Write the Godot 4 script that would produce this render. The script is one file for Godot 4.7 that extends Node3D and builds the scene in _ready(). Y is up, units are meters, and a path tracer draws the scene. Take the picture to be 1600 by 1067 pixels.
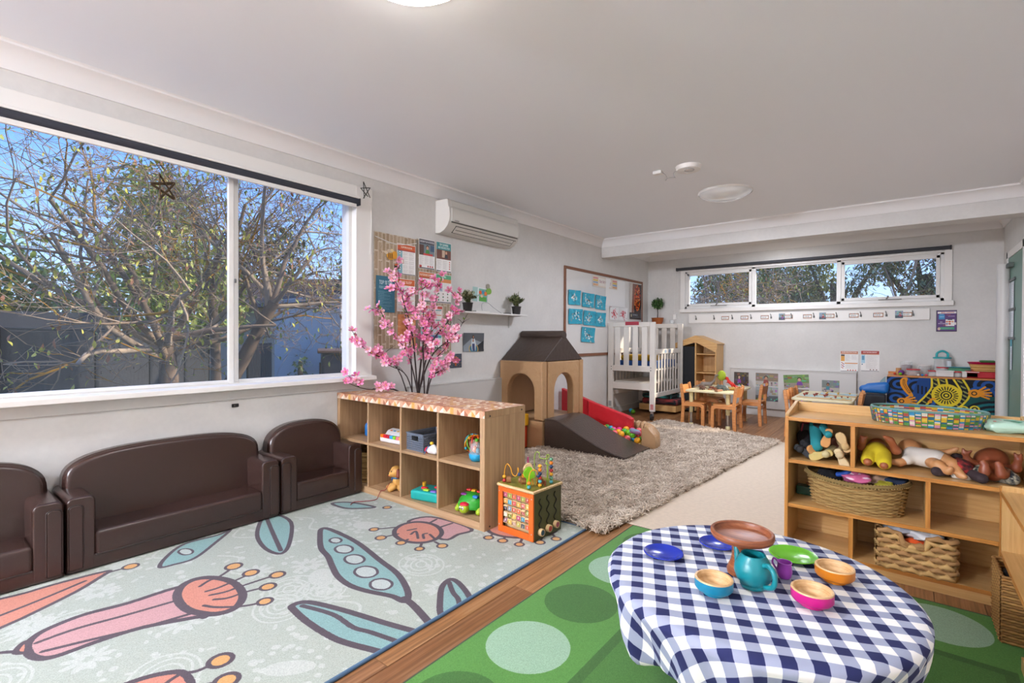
extends Node3D
# A child-care playroom: camera, sky and lights first, then the shell, then the things.

class MB:
	var v := PackedVector3Array()
	var n := PackedVector3Array()
	var u := PackedVector2Array()
	var c := PackedColorArray()
	var ix := PackedInt32Array()
	var nb := Basis()
	var xf := Transform3D():
		set(t):
			xf = t; nb = t.basis.inverse().transposed()
	var col := Color(1,1,1)
	var use_col := false
	func vert(p: Vector3,nn: Vector3,uv: Vector2) -> int:
		v.append(xf*p)
		n.append((nb*nn).normalized())
		u.append(uv)
		if use_col:
			c.append(col)
		return v.size()-1
	func face(a: int,b: int,d: int) -> void:
		ix.append(a); ix.append(d); ix.append(b)
	func tri(a: Vector3,b: Vector3,d: Vector3,ua := Vector2(),ub := Vector2(),ud := Vector2()) -> void:
		var nn := (b-a).cross(d-a).normalized()
		face(vert(a,nn,ua),vert(b,nn,ub),vert(d,nn,ud))
	func quad(a: Vector3,b: Vector3,d: Vector3,e: Vector3,u0 := Vector2(0,1),u1 := Vector2(1,1),u2 := Vector2(1,0),u3 := Vector2(0,0)) -> void:
		var nn := (d-a).cross(e-b).normalized()
		var i := vert(a,nn,u0)
		vert(b,nn,u1); vert(d,nn,u2); vert(e,nn,u3)
		face(i,i+1,i+2); face(i,i+2,i+3)
	# smooth grid: rows of points, rows run v, columns run u; outward = du x dv
	func grid(rows: Array,closed_u := false,uvs := Vector2(1,1),flip := false) -> void:
		var h := rows.size()
		var w: int = rows[0].size()
		var base := v.size()
		var N := []
		for j in h:
			var nr := PackedVector3Array()
			for i in w:
				var i0 := (i-1+w) % w if closed_u else maxi(i-1,0)
				var i1 := (i+1) % w if closed_u else mini(i+1,w-1)
				if closed_u and w>2 and (rows[j][0] as Vector3).is_equal_approx(rows[j][w-1]):
					if i==0: i0 = w-2
					if i==w-1: i1 = 1
				var j0 := maxi(j-1,0)
				var j1 := mini(j+1,h-1)
				var du: Vector3 = rows[j][i1]-rows[j][i0]
				var dv: Vector3 = rows[j1][i]-rows[j0][i]
				if du.length_squared()<1e-12:
					var jj := j+1 if j==0 else j-1
					jj = clampi(jj,0,h-1)
					du = rows[jj][i1]-rows[jj][i0]
				var nn := du.cross(dv)
				nn = nn.normalized() if nn.length_squared()>1e-20 else Vector3.UP
				nr.append(-nn if flip else nn)
			N.append(nr)
		for j in h:
			for i in w:
				vert(rows[j][i],N[j][i],Vector2(float(i)/maxi(w-1,1)*uvs.x,float(j)/maxi(h-1,1)*uvs.y))
		for j in h-1:
			for i in w-1:
				var a := base+j*w+i
				if flip:
					face(a,a+w,a+w+1); face(a,a+w+1,a+1)
				else:
					face(a,a+1,a+w+1); face(a,a+w+1,a+w)
	# chamfered box; grain = axis the wood grain (texture u) runs along; uv in metres
	func box(at: Vector3,s: Vector3,bev := 0.0,grain := 0,off := Vector2()) -> void:
		var hs := s*0.5
		bev = minf(bev,minf(hs.x,minf(hs.y,hs.z))*0.9)
		var id := {}
		for ax in 3:
			for sg in [-1,1]:
				var nn := Vector3(); nn[ax] = sg
				var b := (ax+1) % 3
				var d := (ax+2) % 3
				var g1 := b; var g2 := d
				if d==grain: g1 = d; g2 = b
				for k in 4:
					var sb := -1 if k==0 or k==3 else 1
					var sd := -1 if k<2 else 1
					var p := Vector3()
					p[ax] = sg*hs[ax]; p[b] = sb*(hs[b]-bev); p[d] = sd*(hs[d]-bev)
					var key := Vector3i(); key[ax] = sg; key[b] = sb; key[d] = sd
					id[[ax,key]] = vert(at+p,nn,Vector2(p[g1]+hs[g1],p[g2]+hs[g2])+off)
				var q := []
				for k in 4:
					var sb := -1 if k==0 or k==3 else 1
					var sd := -1 if k<2 else 1
					var key := Vector3i(); key[ax] = sg; key[b] = sb; key[d] = sd
					q.append(id[[ax,key]])
				if sg>0:
					face(q[0],q[1],q[2]); face(q[0],q[2],q[3])
				else:
					face(q[0],q[2],q[1]); face(q[0],q[3],q[2])
		if bev<=0.0: return
		for ax in 3:      # edges along ax
			var b := (ax+1) % 3
			var d := (ax+2) % 3
			for sb in [-1,1]:
				for sd in [-1,1]:
					var k0 := Vector3i(); k0[ax] = -1; k0[b] = sb; k0[d] = sd
					var k1 := k0; k1[ax] = 1
					var a0: int = id[[b,k0]]; var a1: int = id[[b,k1]]
					var e0: int = id[[d,k0]]; var e1: int = id[[d,k1]]
					if sb*sd>0:
						face(a0,e0,e1); face(a0,e1,a1)
					else:
						face(a0,e1,e0); face(a0,a1,e1)
		for sx in [-1,1]:
			for sy in [-1,1]:
				for sz in [-1,1]:
					var k := Vector3i(sx,sy,sz)
					if sx*sy*sz>0:
						face(id[[0,k]],id[[1,k]],id[[2,k]])
					else:
						face(id[[0,k]],id[[2,k]],id[[1,k]])
	# soft rounded box
	func rbox(at: Vector3,s: Vector3,r: float,k := 6) -> void:
		var hs := s*0.5
		r = minf(r,minf(hs.x,minf(hs.y,hs.z)))
		for ax in 3:
			for sg in [-1.0,1.0]:
				var b := (ax+1) % 3
				var d := (ax+2) % 3
				var rows := []
				var cb := _stops(hs[b],r,k)
				var cd := _stops(hs[d],r,k)
				for j in cd.size():
					var row := PackedVector3Array()
					for i in cb.size():
						var p := Vector3()
						p[ax] = sg*hs[ax]; p[b] = cb[i]; p[d] = cd[j]
						var q := p.clamp(-hs+Vector3(r,r,r),hs-Vector3(r,r,r))
						var dl := p-q
						var w := q+dl.normalized()*r if dl.length()>1e-9 else p
						row.append(at+w)
					rows.append(row)
				grid(rows,false,Vector2(s[b],s[d]),sg<0)
	func _stops(h: float,r: float,k: int) -> PackedFloat32Array:
		var o := PackedFloat32Array()
		for i in k+1: o.append(-h+r-r*cos(float(i)/k*PI/2) if true else 0.0)
		for i in range(1,4): o.append(lerpf(-h+r,h-r,i/4.0))
		for i in k+1: o.append(h-r+r*sin(float(i)/k*PI/2))
		return o
	func tube(p: PackedVector3Array,rad,sides := 8,cap := true) -> void:
		var m := p.size()
		var t := (p[1]-p[0]).normalized()
		var nx := t.cross(Vector3.UP if absf(t.y)<0.9 else Vector3.RIGHT).normalized()
		var rows := []
		for i in m:
			var tt: Vector3 = ((p[mini(i+1,m-1)]-p[maxi(i-1,0)])).normalized()
			if tt.length_squared()<0.5: tt = t
			nx = (nx-tt*nx.dot(tt)).normalized()
			var ny := tt.cross(nx)
			var r: float = rad if (rad is float or rad is int) else rad[i]
			var row := PackedVector3Array()
			for k in sides+1:
				var a := TAU*k/sides
				row.append(p[i]+(nx*cos(a)+ny*sin(a))*r)
			rows.append(row)
			t = tt
		grid(rows,true,Vector2(1,1),false)
		if cap:
			for e in [0,m-1]:
				var nn: Vector3 = (p[0]-p[1]).normalized() if e==0 else (p[m-1]-p[m-2]).normalized()
				var ci := vert(p[e],nn,Vector2())
				var st := v.size()
				for k in sides+1: vert(rows[e][k],nn,Vector2())
				for k in sides:
					if e==0: face(ci,st+k+1,st+k)
					else: face(ci,st+k,st+k+1)
	# profile of (radius, y) from bottom to top, turned round y
	func lathe(pr: PackedVector2Array,seg := 24,at := Vector3(),uv := Vector2(1,1),ell := Vector2(1,1)) -> void:
		var m := pr.size()
		for i in m-1:
			var d := pr[i+1]-pr[i]
			if d.length_squared()<1e-14: continue
			var ns := Vector2(d.y,-d.x).normalized()
			var n0 := ns; var n1 := ns
			if i>0:
				var e := pr[i]-pr[i-1]
				var ne := Vector2(e.y,-e.x).normalized()
				if ne.dot(ns)>0.6: n0 = (ns+ne).normalized()
			if i<m-2:
				var e := pr[i+2]-pr[i+1]
				var ne := Vector2(e.y,-e.x).normalized()
				if ne.dot(ns)>0.6: n1 = (ns+ne).normalized()
			var st := v.size()
			for k in seg+1:
				var a := TAU*k/seg
				var ca := cos(a); var sa := -sin(a)
				vert(at+Vector3(pr[i].x*ca*ell.x,pr[i].y,pr[i].x*sa*ell.y),Vector3(n0.x*ca/ell.x,n0.y,n0.x*sa/ell.y),Vector2(float(k)/seg*uv.x,float(i)/(m-1)*uv.y))
				vert(at+Vector3(pr[i+1].x*ca*ell.x,pr[i+1].y,pr[i+1].x*sa*ell.y),Vector3(n1.x*ca/ell.x,n1.y,n1.x*sa/ell.y),Vector2(float(k)/seg*uv.x,float(i+1)/(m-1)*uv.y))
			for k in seg:
				var a := st+k*2
				face(a,a+2,a+3); face(a,a+3,a+1)
	func ball(at: Vector3,r: Vector3,seg := 16) -> void:
		var rows := []
		var h := seg/2+1
		for j in h+1:
			var row := PackedVector3Array()
			var b := -PI/2+PI*j/h
			for i in seg+1:
				var a := -TAU*i/seg
				row.append(Vector3(cos(a)*cos(b)*r.x,sin(b)*r.y,sin(a)*cos(b)*r.z))
			rows.append(row)
		var st := v.size()
		for j in h+1:
			for i in seg+1:
				var p: Vector3 = rows[j][i]
				vert(at+p,Vector3(p.x/(r.x*r.x),p.y/(r.y*r.y),p.z/(r.z*r.z)).normalized(),Vector2(float(i)/seg,1.0-float(j)/h))
		for j in h:
			for i in seg:
				var a := st+j*(seg+1)+i
				face(a,a+1,a+seg+2); face(a,a+seg+2,a+seg+1)
	# polygon in xy (counter-clockwise), extruded from z=0 to z=depth; bevel rounds the front and back rims
	func extr(poly: PackedVector2Array,depth: float,bev := 0.0,uvs := 1.0,grain := 0) -> void:
		if Geometry2D.is_polygon_clockwise(poly): poly = poly.duplicate(); poly.reverse()
		var m := poly.size()
		var nrm := []
		for i in m:
			var e := poly[(i+1) % m]-poly[i]
			nrm.append(Vector2(e.y,-e.x).normalized())
		var inner := poly
		if bev>0.0:
			inner = PackedVector2Array()
			for i in m:
				var nn: Vector2 = nrm[i]+nrm[(i-1+m) % m]
				nn /= maxf(nn.length_squared()*0.5,0.4)
				inner.append(poly[i]-nn*bev)
		var ti := Geometry2D.triangulate_polygon(inner)
		for side in 2:
			var z := depth if side==0 else 0.0
			var st := v.size()
			for q in inner: vert(Vector3(q.x,q.y,z),Vector3(0,0,1 if side==0 else -1),(q if grain==0 else Vector2(q.y,q.x))*uvs)
			for k in range(0,ti.size(),3):
				var a := ti[k]; var b := ti[k+1]; var d := ti[k+2]
				var ccw := (inner[b]-inner[a]).cross(inner[d]-inner[a])>0
				if ccw==(side==0): face(st+a,st+b,st+d)
				else: face(st+a,st+d,st+b)
		var run := 0.0
		for i in m:
			var j := (i+1) % m
			var n0: Vector2 = nrm[i]; var n1: Vector2 = nrm[i]
			var pv: Vector2 = nrm[(i-1+m) % m]; var nx: Vector2 = nrm[j]
			if pv.dot(n0)>0.75: n0 = (n0+pv).normalized()
			if nx.dot(n1)>0.75: n1 = (n1+nx).normalized()
			var len := poly[i].distance_to(poly[j])
			var zs := [0.0,depth] if bev<=0.0 else [bev,depth-bev]
			var st := v.size()
			for z in zs:
				vert(Vector3(poly[i].x,poly[i].y,z),Vector3(n0.x,n0.y,0),(Vector2(run,z))*uvs)
				vert(Vector3(poly[j].x,poly[j].y,z),Vector3(n1.x,n1.y,0),(Vector2(run+len,z))*uvs)
			face(st,st+1,st+3); face(st,st+3,st+2)
			if bev>0.0:
				for side in 2:
					var zo: float = zs[side]
					var zi := 0.0 if side==0 else depth
					var nz := Vector3(0,0,-1 if side==0 else 1)
					var s2 := v.size()
					vert(Vector3(poly[i].x,poly[i].y,zo),Vector3(n0.x,n0.y,0),Vector2(run,zo)*uvs)
					vert(Vector3(poly[j].x,poly[j].y,zo),Vector3(n1.x,n1.y,0),Vector2(run+len,zo)*uvs)
					vert(Vector3(inner[i].x,inner[i].y,zi),nz,Vector2(run,zi)*uvs)
					vert(Vector3(inner[j].x,inner[j].y,zi),nz,Vector2(run+len,zi)*uvs)
					if side==0: face(s2+2,s2+3,s2+1); face(s2+2,s2+1,s2)
					else: face(s2,s2+1,s2+3); face(s2,s2+3,s2+2)
			run += len
	func mesh() -> ArrayMesh:
		var ar := []
		ar.resize(Mesh.ARRAY_MAX)
		ar[Mesh.ARRAY_VERTEX] = v; ar[Mesh.ARRAY_NORMAL] = n; ar[Mesh.ARRAY_TEX_UV] = u
		if use_col: ar[Mesh.ARRAY_COLOR] = c
		ar[Mesh.ARRAY_INDEX] = ix
		var m := ArrayMesh.new()
		m.add_surface_from_arrays(Mesh.PRIMITIVE_TRIANGLES,ar)
		return m

# ---------------------------------------------------------------- helpers
var names := {}
var mats := {}
var rng := RandomNumberGenerator.new()
const V3 = Vector3.ZERO

func numbered(s: String) -> String:
	if names.has(s):
		names[s] += 1
		return "%s_%03d" % [s,names[s]]
	names[s] = 0
	return s
func tag(o: Node,label := "",category := "",group := "",kind := "") -> void:
	if label: o.set_meta("label",label)
	if category: o.set_meta("category",category)
	if group: o.set_meta("group",group)
	if kind: o.set_meta("kind",kind)
func thing(called: String,label: String,category: String,at := Vector3(),turn := 0.0,group := "") -> Node3D:
	var o := Node3D.new()
	o.name = numbered(called)
	add_child(o)
	o.position = at
	o.rotation.y = deg_to_rad(turn)
	tag(o,label,category,group)
	return o
func struct(called: String) -> Node3D:
	var o := Node3D.new()
	o.name = numbered(called)
	add_child(o)
	o.set_meta("kind","structure")
	return o
func put(called: String,m,material: Material,parent: Node = null,at := Vector3(),label := "") -> MeshInstance3D:
	var o := MeshInstance3D.new()
	o.mesh = m.mesh() if m is MB else m
	o.material_override = material
	o.cast_shadow = GeometryInstance3D.SHADOW_CASTING_SETTING_ON
	if parent==null:
		o.name = numbered(called)
		add_child(o)
	else:
		o.name = called
		parent.add_child(o,true)
	o.position = at
	if label: o.set_meta("label",label)
	return o
func solo(called: String,m,material: Material,label: String,category: String,at := Vector3(),group := "") -> MeshInstance3D:
	var o := put(called,m,material,null,at)
	tag(o,label,category,group)
	return o
func stuff(o: Node) -> Node:
	o.set_meta("kind","stuff")
	return o
func copy(o: Node3D,called: String,label: String,at: Vector3,turn := 0.0,group := "") -> Node3D:
	var r: Node3D = o.duplicate()
	r.name = numbered(called)
	add_child(r)
	r.position = at
	r.rotation.y = deg_to_rad(turn)
	r.set_meta("label",label)
	if group: r.set_meta("group",group)
	return r
func bx(at: Vector3,s: Vector3,bev := 0.0,grain := 0) -> MB:
	var m := MB.new()
	m.box(at,s,bev,grain,Vector2(rng.randf(),rng.randf()))
	return m
func rb(at: Vector3,s: Vector3,r: float,k := 5) -> MB:
	var m := MB.new()
	m.rbox(at,s,r,k)
	return m
func tb(p: Array,r,sides := 8) -> MB:
	var m := MB.new()
	m.tube(PackedVector3Array(p),r,sides)
	return m
func lt(pr: Array,seg := 24,at := Vector3()) -> MB:
	var m := MB.new()
	m.lathe(PackedVector2Array(pr),seg,at)
	return m
func bl(at: Vector3,r: Vector3,seg := 16) -> MB:
	var m := MB.new()
	m.ball(at,r,seg)
	return m
func smooth_path(p: Array,k := 6) -> PackedVector3Array:
	var o := PackedVector3Array()
	var n := p.size()
	for i in n-1:
		var a: Vector3 = p[maxi(i-1,0)]; var b: Vector3 = p[i]; var d: Vector3 = p[i+1]; var e: Vector3 = p[mini(i+2,n-1)]
		for j in k:
			o.append(b.cubic_interpolate(d,a,e,float(j)/k))
	o.append(p[n-1])
	return o
func smooth2(p: Array,k := 5,closed := true) -> PackedVector2Array:
	var o := PackedVector2Array()
	var n := p.size()
	for i in (n if closed else n-1):
		var a: Vector2; var b: Vector2; var d: Vector2; var e: Vector2
		if closed: a = p[(i-1+n) % n]; b = p[i]; d = p[(i+1) % n]; e = p[(i+2) % n]
		else: a = p[maxi(i-1,0)]; b = p[i]; d = p[i+1]; e = p[mini(i+2,n-1)]
		for j in k: o.append(b.cubic_interpolate(d,a,e,float(j)/k))
	if not closed: o.append(p[n-1])
	return o
# face x,y -> frame: local x = right, y = up, z = out of the surface
func face_xf(at: Vector3,normal: Vector3) -> Transform3D:
	var z := normal.normalized()
	var x := Vector3.UP.cross(z).normalized()
	return Transform3D(Basis(x,z.cross(x),z),at)

func pm(key: String,color: Color,rough := 0.6,o := {}) -> StandardMaterial3D:
	if mats.has(key): return mats[key]
	var m := StandardMaterial3D.new()
	m.albedo_color = color
	m.roughness = rough
	m.resource_name = key
	if o.has("metal"): m.metallic = o.metal
	if o.has("tex"): m.albedo_texture = o.tex
	if o.has("scale"): m.uv1_scale = o.scale
	if o.has("spec"): m.metallic_specular = o.spec
	if o.has("coat"):
		m.clearcoat_enabled = true; m.clearcoat = o.coat; m.clearcoat_roughness = o.get("coat_rough",0.1)
	if o.has("rim"):
		m.rim_enabled = true; m.rim = o.rim; m.rim_tint = 0.5
	if o.has("alpha"):
		m.transparency = BaseMaterial3D.TRANSPARENCY_ALPHA; m.albedo_color.a = o.alpha
	if o.has("back"):
		m.backlight_enabled = true; m.backlight = o.back
	if o.has("sss"):
		m.subsurf_scatter_enabled = true; m.subsurf_scatter_strength = o.sss
	if o.has("vcol"): m.vertex_color_use_as_albedo = true
	if o.has("tri"):
		m.uv1_triplanar = true; m.uv1_scale = Vector3(o.tri,o.tri,o.tri)
	if o.has("world"): m.uv1_world_triplanar = true
	if o.has("bump"):
		m.heightmap_enabled = true; m.heightmap_texture = o.bump; m.heightmap_scale = o.get("bump_cm",0.1)
	if o.has("nrm"):
		m.normal_enabled = true; m.normal_texture = o.nrm; m.normal_scale = o.get("nrm_s",1.0)
	if o.has("emit"):
		m.emission_enabled = true; m.emission = o.emit; m.emission_energy_multiplier = o.get("emit_e",1.0)
	mats[key] = m
	return m
func hx(s: String) -> Color: return Color(s)

# ---------------------------------------------------------------- textures
func noise(seed_: int,freq: float,oct := 3) -> FastNoiseLite:
	var f := FastNoiseLite.new()
	f.seed = seed_; f.frequency = freq
	f.noise_type = FastNoiseLite.TYPE_SIMPLEX_SMOOTH
	f.fractal_octaves = oct
	return f
func gray(w: int,h: int,seed_: int,freq: float,oct := 3) -> PackedByteArray:
	var im := noise(seed_,freq,oct).get_seamless_image(w,h)
	im.convert(Image.FORMAT_L8)
	return im.get_data()
func streak(w: int,h: int,squash: int,seed_: int,freq: float) -> PackedByteArray:
	var im := noise(seed_,freq,3).get_seamless_image(maxi(w/squash,8),h)
	im.convert(Image.FORMAT_L8)
	im.resize(w,h,Image.INTERPOLATE_CUBIC)
	return im.get_data()
# wood: grain along u
func wood(seed_: int,dark: Color,mid: Color,light: Color,squash := 24,boards := 0,w := 512,h := 512) -> ImageTexture:
	var a := streak(w,h,squash,seed_,0.035)
	var b := streak(w,h,squash/2,seed_+7,0.16)
	var bt := PackedByteArray(); bt.resize(w*h*3)
	var r2 := RandomNumberGenerator.new(); r2.seed = seed_
	var tone := []
	for i in 64: tone.append(r2.randf_range(-0.22,0.22))
	for y in h:
		var tn: float = tone[(y*boards/h) % 64] if boards>0 else 0.0
		for x in w:
			var i := y*w+x
			var t := (a[i]*0.62+b[i]*0.38)/255.0+tn
			t = clampf((t-0.5)*1.5+0.5,0.0,1.0)
			var c := dark.lerp(mid,t*2.0) if t<0.5 else mid.lerp(light,t*2.0-1.0)
			bt[i*3] = int(c.r*255.0); bt[i*3+1] = int(c.g*255.0); bt[i*3+2] = int(c.b*255.0)
	return _tex(Image.create_from_data(w,h,false,Image.FORMAT_RGB8,bt))
func mottled(seed_: int,c0: Color,c1: Color,freq := 0.05,fine := 0.3,w := 256,contrast := 1.4) -> ImageTexture:
	var a := gray(w,w,seed_,freq)
	var b := gray(w,w,seed_+3,fine)
	var bt := PackedByteArray(); bt.resize(w*w*3)
	for i in w*w:
		var t := clampf(((a[i]*0.6+b[i]*0.4)/255.0-0.5)*contrast+0.5,0.0,1.0)
		var c := c0.lerp(c1,t)
		bt[i*3] = int(c.r*255.0); bt[i*3+1] = int(c.g*255.0); bt[i*3+2] = int(c.b*255.0)
	return _tex(Image.create_from_data(w,w,false,Image.FORMAT_RGB8,bt))
var bumps := {}
func bumpy(_seed: int,freq: float,w := 256,oct := 3) -> ImageTexture:
	var key := 0.025 if freq<0.04 else (0.08 if freq<0.11 else 0.25)
	if not bumps.has(key): bumps[key] = _bump(7,key,w,oct)
	return bumps[key]
func _bump(seed_: int,freq: float,w: int,oct: int) -> ImageTexture:
	var im := noise(seed_,freq,oct).get_seamless_image(w,w)
	im.convert(Image.FORMAT_L8)
	return _tex(im)
func _tex(im: Image) -> ImageTexture:
	return ImageTexture.create_from_image(im)
# 2-D drawing on an image (flat print only)
class Pad:
	var im: Image
	var w: int
	var h: int
	func _init(w_: int,h_: int,bg: Color) -> void:
		w = w_; h = h_
		im = Image.create(w,h,false,Image.FORMAT_RGB8)
		im.fill(bg)
	func rect(x: float,y: float,ww: float,hh: float,c: Color) -> void:
		im.fill_rect(Rect2i(int(round(x)),int(round(y)),maxi(1,int(round(ww))),maxi(1,int(round(hh)))),c)
	func poly(p: PackedVector2Array,c: Color) -> void:
		var y0 := 1e9; var y1 := -1e9
		for q in p: y0 = minf(y0,q.y); y1 = maxf(y1,q.y)
		var m := p.size()
		for y in range(maxi(0,int(floor(y0))),mini(h-1,int(ceil(y1)))+1):
			var yy := y+0.5
			var xs := PackedFloat32Array()
			for i in m:
				var a := p[i]; var b := p[(i+1) % m]
				if (a.y<=yy)!=(b.y<=yy):
					xs.append(a.x+(yy-a.y)/(b.y-a.y)*(b.x-a.x))
			xs.sort()
			for k in range(0,xs.size()-1,2):
				var xa := maxi(0,int(round(xs[k]))); var xb := mini(w,int(round(xs[k+1])))
				if xb>xa: im.fill_rect(Rect2i(xa,y,xb-xa,1),c)
	func disc(x: float,y: float,rx: float,ry: float,c: Color,rot := 0.0,n := 28) -> void:
		var p := PackedVector2Array()
		for i in n: p.append(Vector2(x,y)+Vector2(cos(TAU*i/n)*rx,sin(TAU*i/n)*ry).rotated(rot))
		poly(p,c)
	func line(p: PackedVector2Array,wd: float,c: Color,closed := false) -> void:
		var m := p.size()
		for i in (m if closed else m-1):
			var a := p[i]; var b := p[(i+1) % m]
			var d := (b-a)
			if d.length()<0.01: continue
			var nn := Vector2(-d.y,d.x).normalized()*wd*0.5
			poly(PackedVector2Array([a+nn,b+nn,b-nn,a-nn]),c)
			if wd>3.0: disc(a.x,a.y,wd*0.5,wd*0.5,c,0.0,10)
		if not closed and wd>3.0: disc(p[m-1].x,p[m-1].y,wd*0.5,wd*0.5,c,0.0,10)
	func ring(x: float,y: float,rx: float,ry: float,wd: float,c: Color,rot := 0.0) -> void:
		var p := PackedVector2Array()
		for i in 32: p.append(Vector2(x,y)+Vector2(cos(TAU*i/32)*rx,sin(TAU*i/32)*ry).rotated(rot))
		line(p,wd,c,true)
	func lines(x: float,y: float,ww: float,n: int,step: float,c: Color,seed_ := 1,th := 1.0) -> void:
		var r := RandomNumberGenerator.new(); r.seed = seed_
		for i in n:
			var xx := x
			var end := x+ww*(r.randf_range(0.75,1.0) if i % 4!=3 else r.randf_range(0.3,0.6))
			while xx<end:
				var l := r.randf_range(2.0,7.0)*maxf(1.0,th)
				rect(xx,y+i*step,minf(l,end-xx),th,c)
				xx += l+1.5*maxf(1.0,th)
	# a word printed with a font, its letters filled in
	func text(s: String,x: float,y: float,ww: float,hh: float,c: Color,serif := false) -> void:
		var tm := TextMesh.new()
		var f := SystemFont.new()
		f.font_names = PackedStringArray(["Droid Serif" if serif else "Droid Sans"])
		f.font_weight = 700
		tm.font = f; tm.text = s; tm.font_size = 32; tm.depth = 0.0; tm.pixel_size = 1.0; tm.curve_step = 2.0
		if tm.get_surface_count()==0: return
		var ar := tm.surface_get_arrays(0)
		var vs: PackedVector3Array = ar[Mesh.ARRAY_VERTEX]
		var ids = ar[Mesh.ARRAY_INDEX]
		var bb := tm.get_aabb()
		if bb.size.x<0.001: return
		var sx := ww/bb.size.x; var sy := hh/bb.size.y
		var cnt: int = ids.size() if ids!=null and ids.size()>0 else vs.size()
		for k in range(0,cnt,3):
			var p := PackedVector2Array()
			for e in 3:
				var q: Vector3 = vs[ids[k+e]] if ids!=null and ids.size()>0 else vs[k+e]
				p.append(Vector2(x+(q.x-bb.position.x)*sx,y+hh-(q.y-bb.position.y)*sy))
			poly(p,c)
	func tex() -> ImageTexture:
		im.generate_mipmaps()
		return ImageTexture.create_from_image(im)
# a printed sheet lying on a wall: thin box whose front carries the print
func sheet(called: String,w: float,h: float,tex_: Texture2D,at: Vector3,normal: Vector3,tilt := 0.0,parent: Node = null,curl := 0.0,rough := 0.55) -> MeshInstance3D:
	var m := MB.new()
	var rows := []
	for j in 7:
		var row := PackedVector3Array()
		for i in 7:
			var x := (i/6.0-0.5); var y := (0.5-j/6.0)
			var z := 0.0015+curl*pow(absf(x)*2.0,3.0)*(0.4+y)*0.02+curl*pow(maxf(-y,0.0)*2.0,3.0)*0.015
			row.append(Vector3(x*w,y*h,z))
		rows.append(row)
	m.grid(rows,false,Vector2(1,1),true)
	var back := []
	for r in rows:
		var row := PackedVector3Array()
		for p in r: row.append(p-Vector3(0,0,0.0012))
		back.append(row)
	m.grid(back,false,Vector2(0.01,0.01),false)
	var mt := StandardMaterial3D.new()
	mt.albedo_texture = tex_; mt.roughness = rough
	var o := put(called,m,mt,parent)
	var t := face_xf(at,normal)
	o.transform = Transform3D(t.basis*Basis(Vector3(0,0,1),deg_to_rad(tilt)),at)
	return o

# ---------------------------------------------------------------- the room
const XL := -3.69
const XR := 0.96
const ZB := -8.65
const ZF := 4.6
const ZM := -6.86
const CH := 2.735
var wall_mat: StandardMaterial3D
var white_gloss: StandardMaterial3D
var maple: StandardMaterial3D
var maple_edge: StandardMaterial3D

func _ready() -> void:
	rng.seed = 11
	setup_view()
	materials()
	shell()
	outside()
	rugs()
	big_things()
	wall_things()
	back_things()
	shelf_things()
	table_things()

func setup_view() -> void:
	var cam := Camera3D.new()
	cam.name = "camera"
	add_child(cam)
	cam.fov = rad_to_deg(2.0*atan(533.5/772.5))
	cam.near = 0.05
	cam.far = 200.0
	var th := deg_to_rad(38.46); var pit := deg_to_rad(-0.504); var rol := deg_to_rad(0.239)
	var fw := Vector3(-sin(th)*cos(pit),sin(pit),-cos(th)*cos(pit))
	var r0 := Vector3(cos(th),0,-sin(th))
	var u0 := r0.cross(fw)
	var rt := r0*cos(rol)+u0*sin(rol)
	cam.transform = Transform3D(Basis(rt,rt.cross(fw),-fw),Vector3(0,1.23,0))
	cam.current = true
	var env := Environment.new()
	env.background_mode = Environment.BG_SKY
	var sky := Sky.new()
	var sm := ProceduralSkyMaterial.new()
	sm.sky_top_color = Color("3f7fd8")
	sm.sky_horizon_color = Color("b9d4f2")
	sm.sky_curve = 0.12
	sm.ground_bottom_color = Color("4a4740")
	sm.ground_horizon_color = Color("8d8f8c")
	sm.sun_angle_max = 1.0
	sm.energy_multiplier = 1.0
	sky.sky_material = sm
	env.sky = sky
	env.background_energy_multiplier = SKY_E
	env.tonemap_mode = Environment.TONE_MAPPER_LINEAR
	env.tonemap_exposure = EXPO
	env.sdfgi_enabled = true; env.ssao_enabled = true; env.ssil_enabled = true
	var we := WorldEnvironment.new()
	we.name = "world_environment"
	we.environment = env
	add_child(we)
	var sun := DirectionalLight3D.new()
	sun.name = "sun"
	add_child(sun)
	sun.look_at_from_position(Vector3(2.9,2.9,-3.1),Vector3.ZERO)
	sun.light_energy = SUN_E
	sun.light_color = Color("fff0dc")
	sun.light_angular_distance = 2.0
	sun.shadow_enabled = true
const SKY_E := 1.45
const EXPO := 1.55
const SUN_E := 1.5
const LAMP_E := 5.6

func materials() -> void:
	wall_mat = pm("wall_paint",hx("dedcd8"),0.62,{"tex": mottled(3,hx("f2f2f2"),hx("ffffff"),0.01,0.08,512,1.2),"tri": 0.5,"world": 1,"bump": bumpy(5,0.12),"bump_cm": 0.03})
	white_gloss = pm("white_gloss_paint",hx("ece9e4"),0.35)
	maple = pm("maple_laminate",hx("ffffff"),0.3,{"tex": wood(21,hx("c3965a"),hx("cfa468"),hx("d9b179")),"scale": Vector3(1.2,2.6,1)})
	maple_edge = pm("maple_edge_band",hx("ffffff"),0.4,{"tex": wood(22,hx("a8692a"),hx("bd7e38"),hx("cd9350")),"scale": Vector3(1.5,3,1)})

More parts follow.
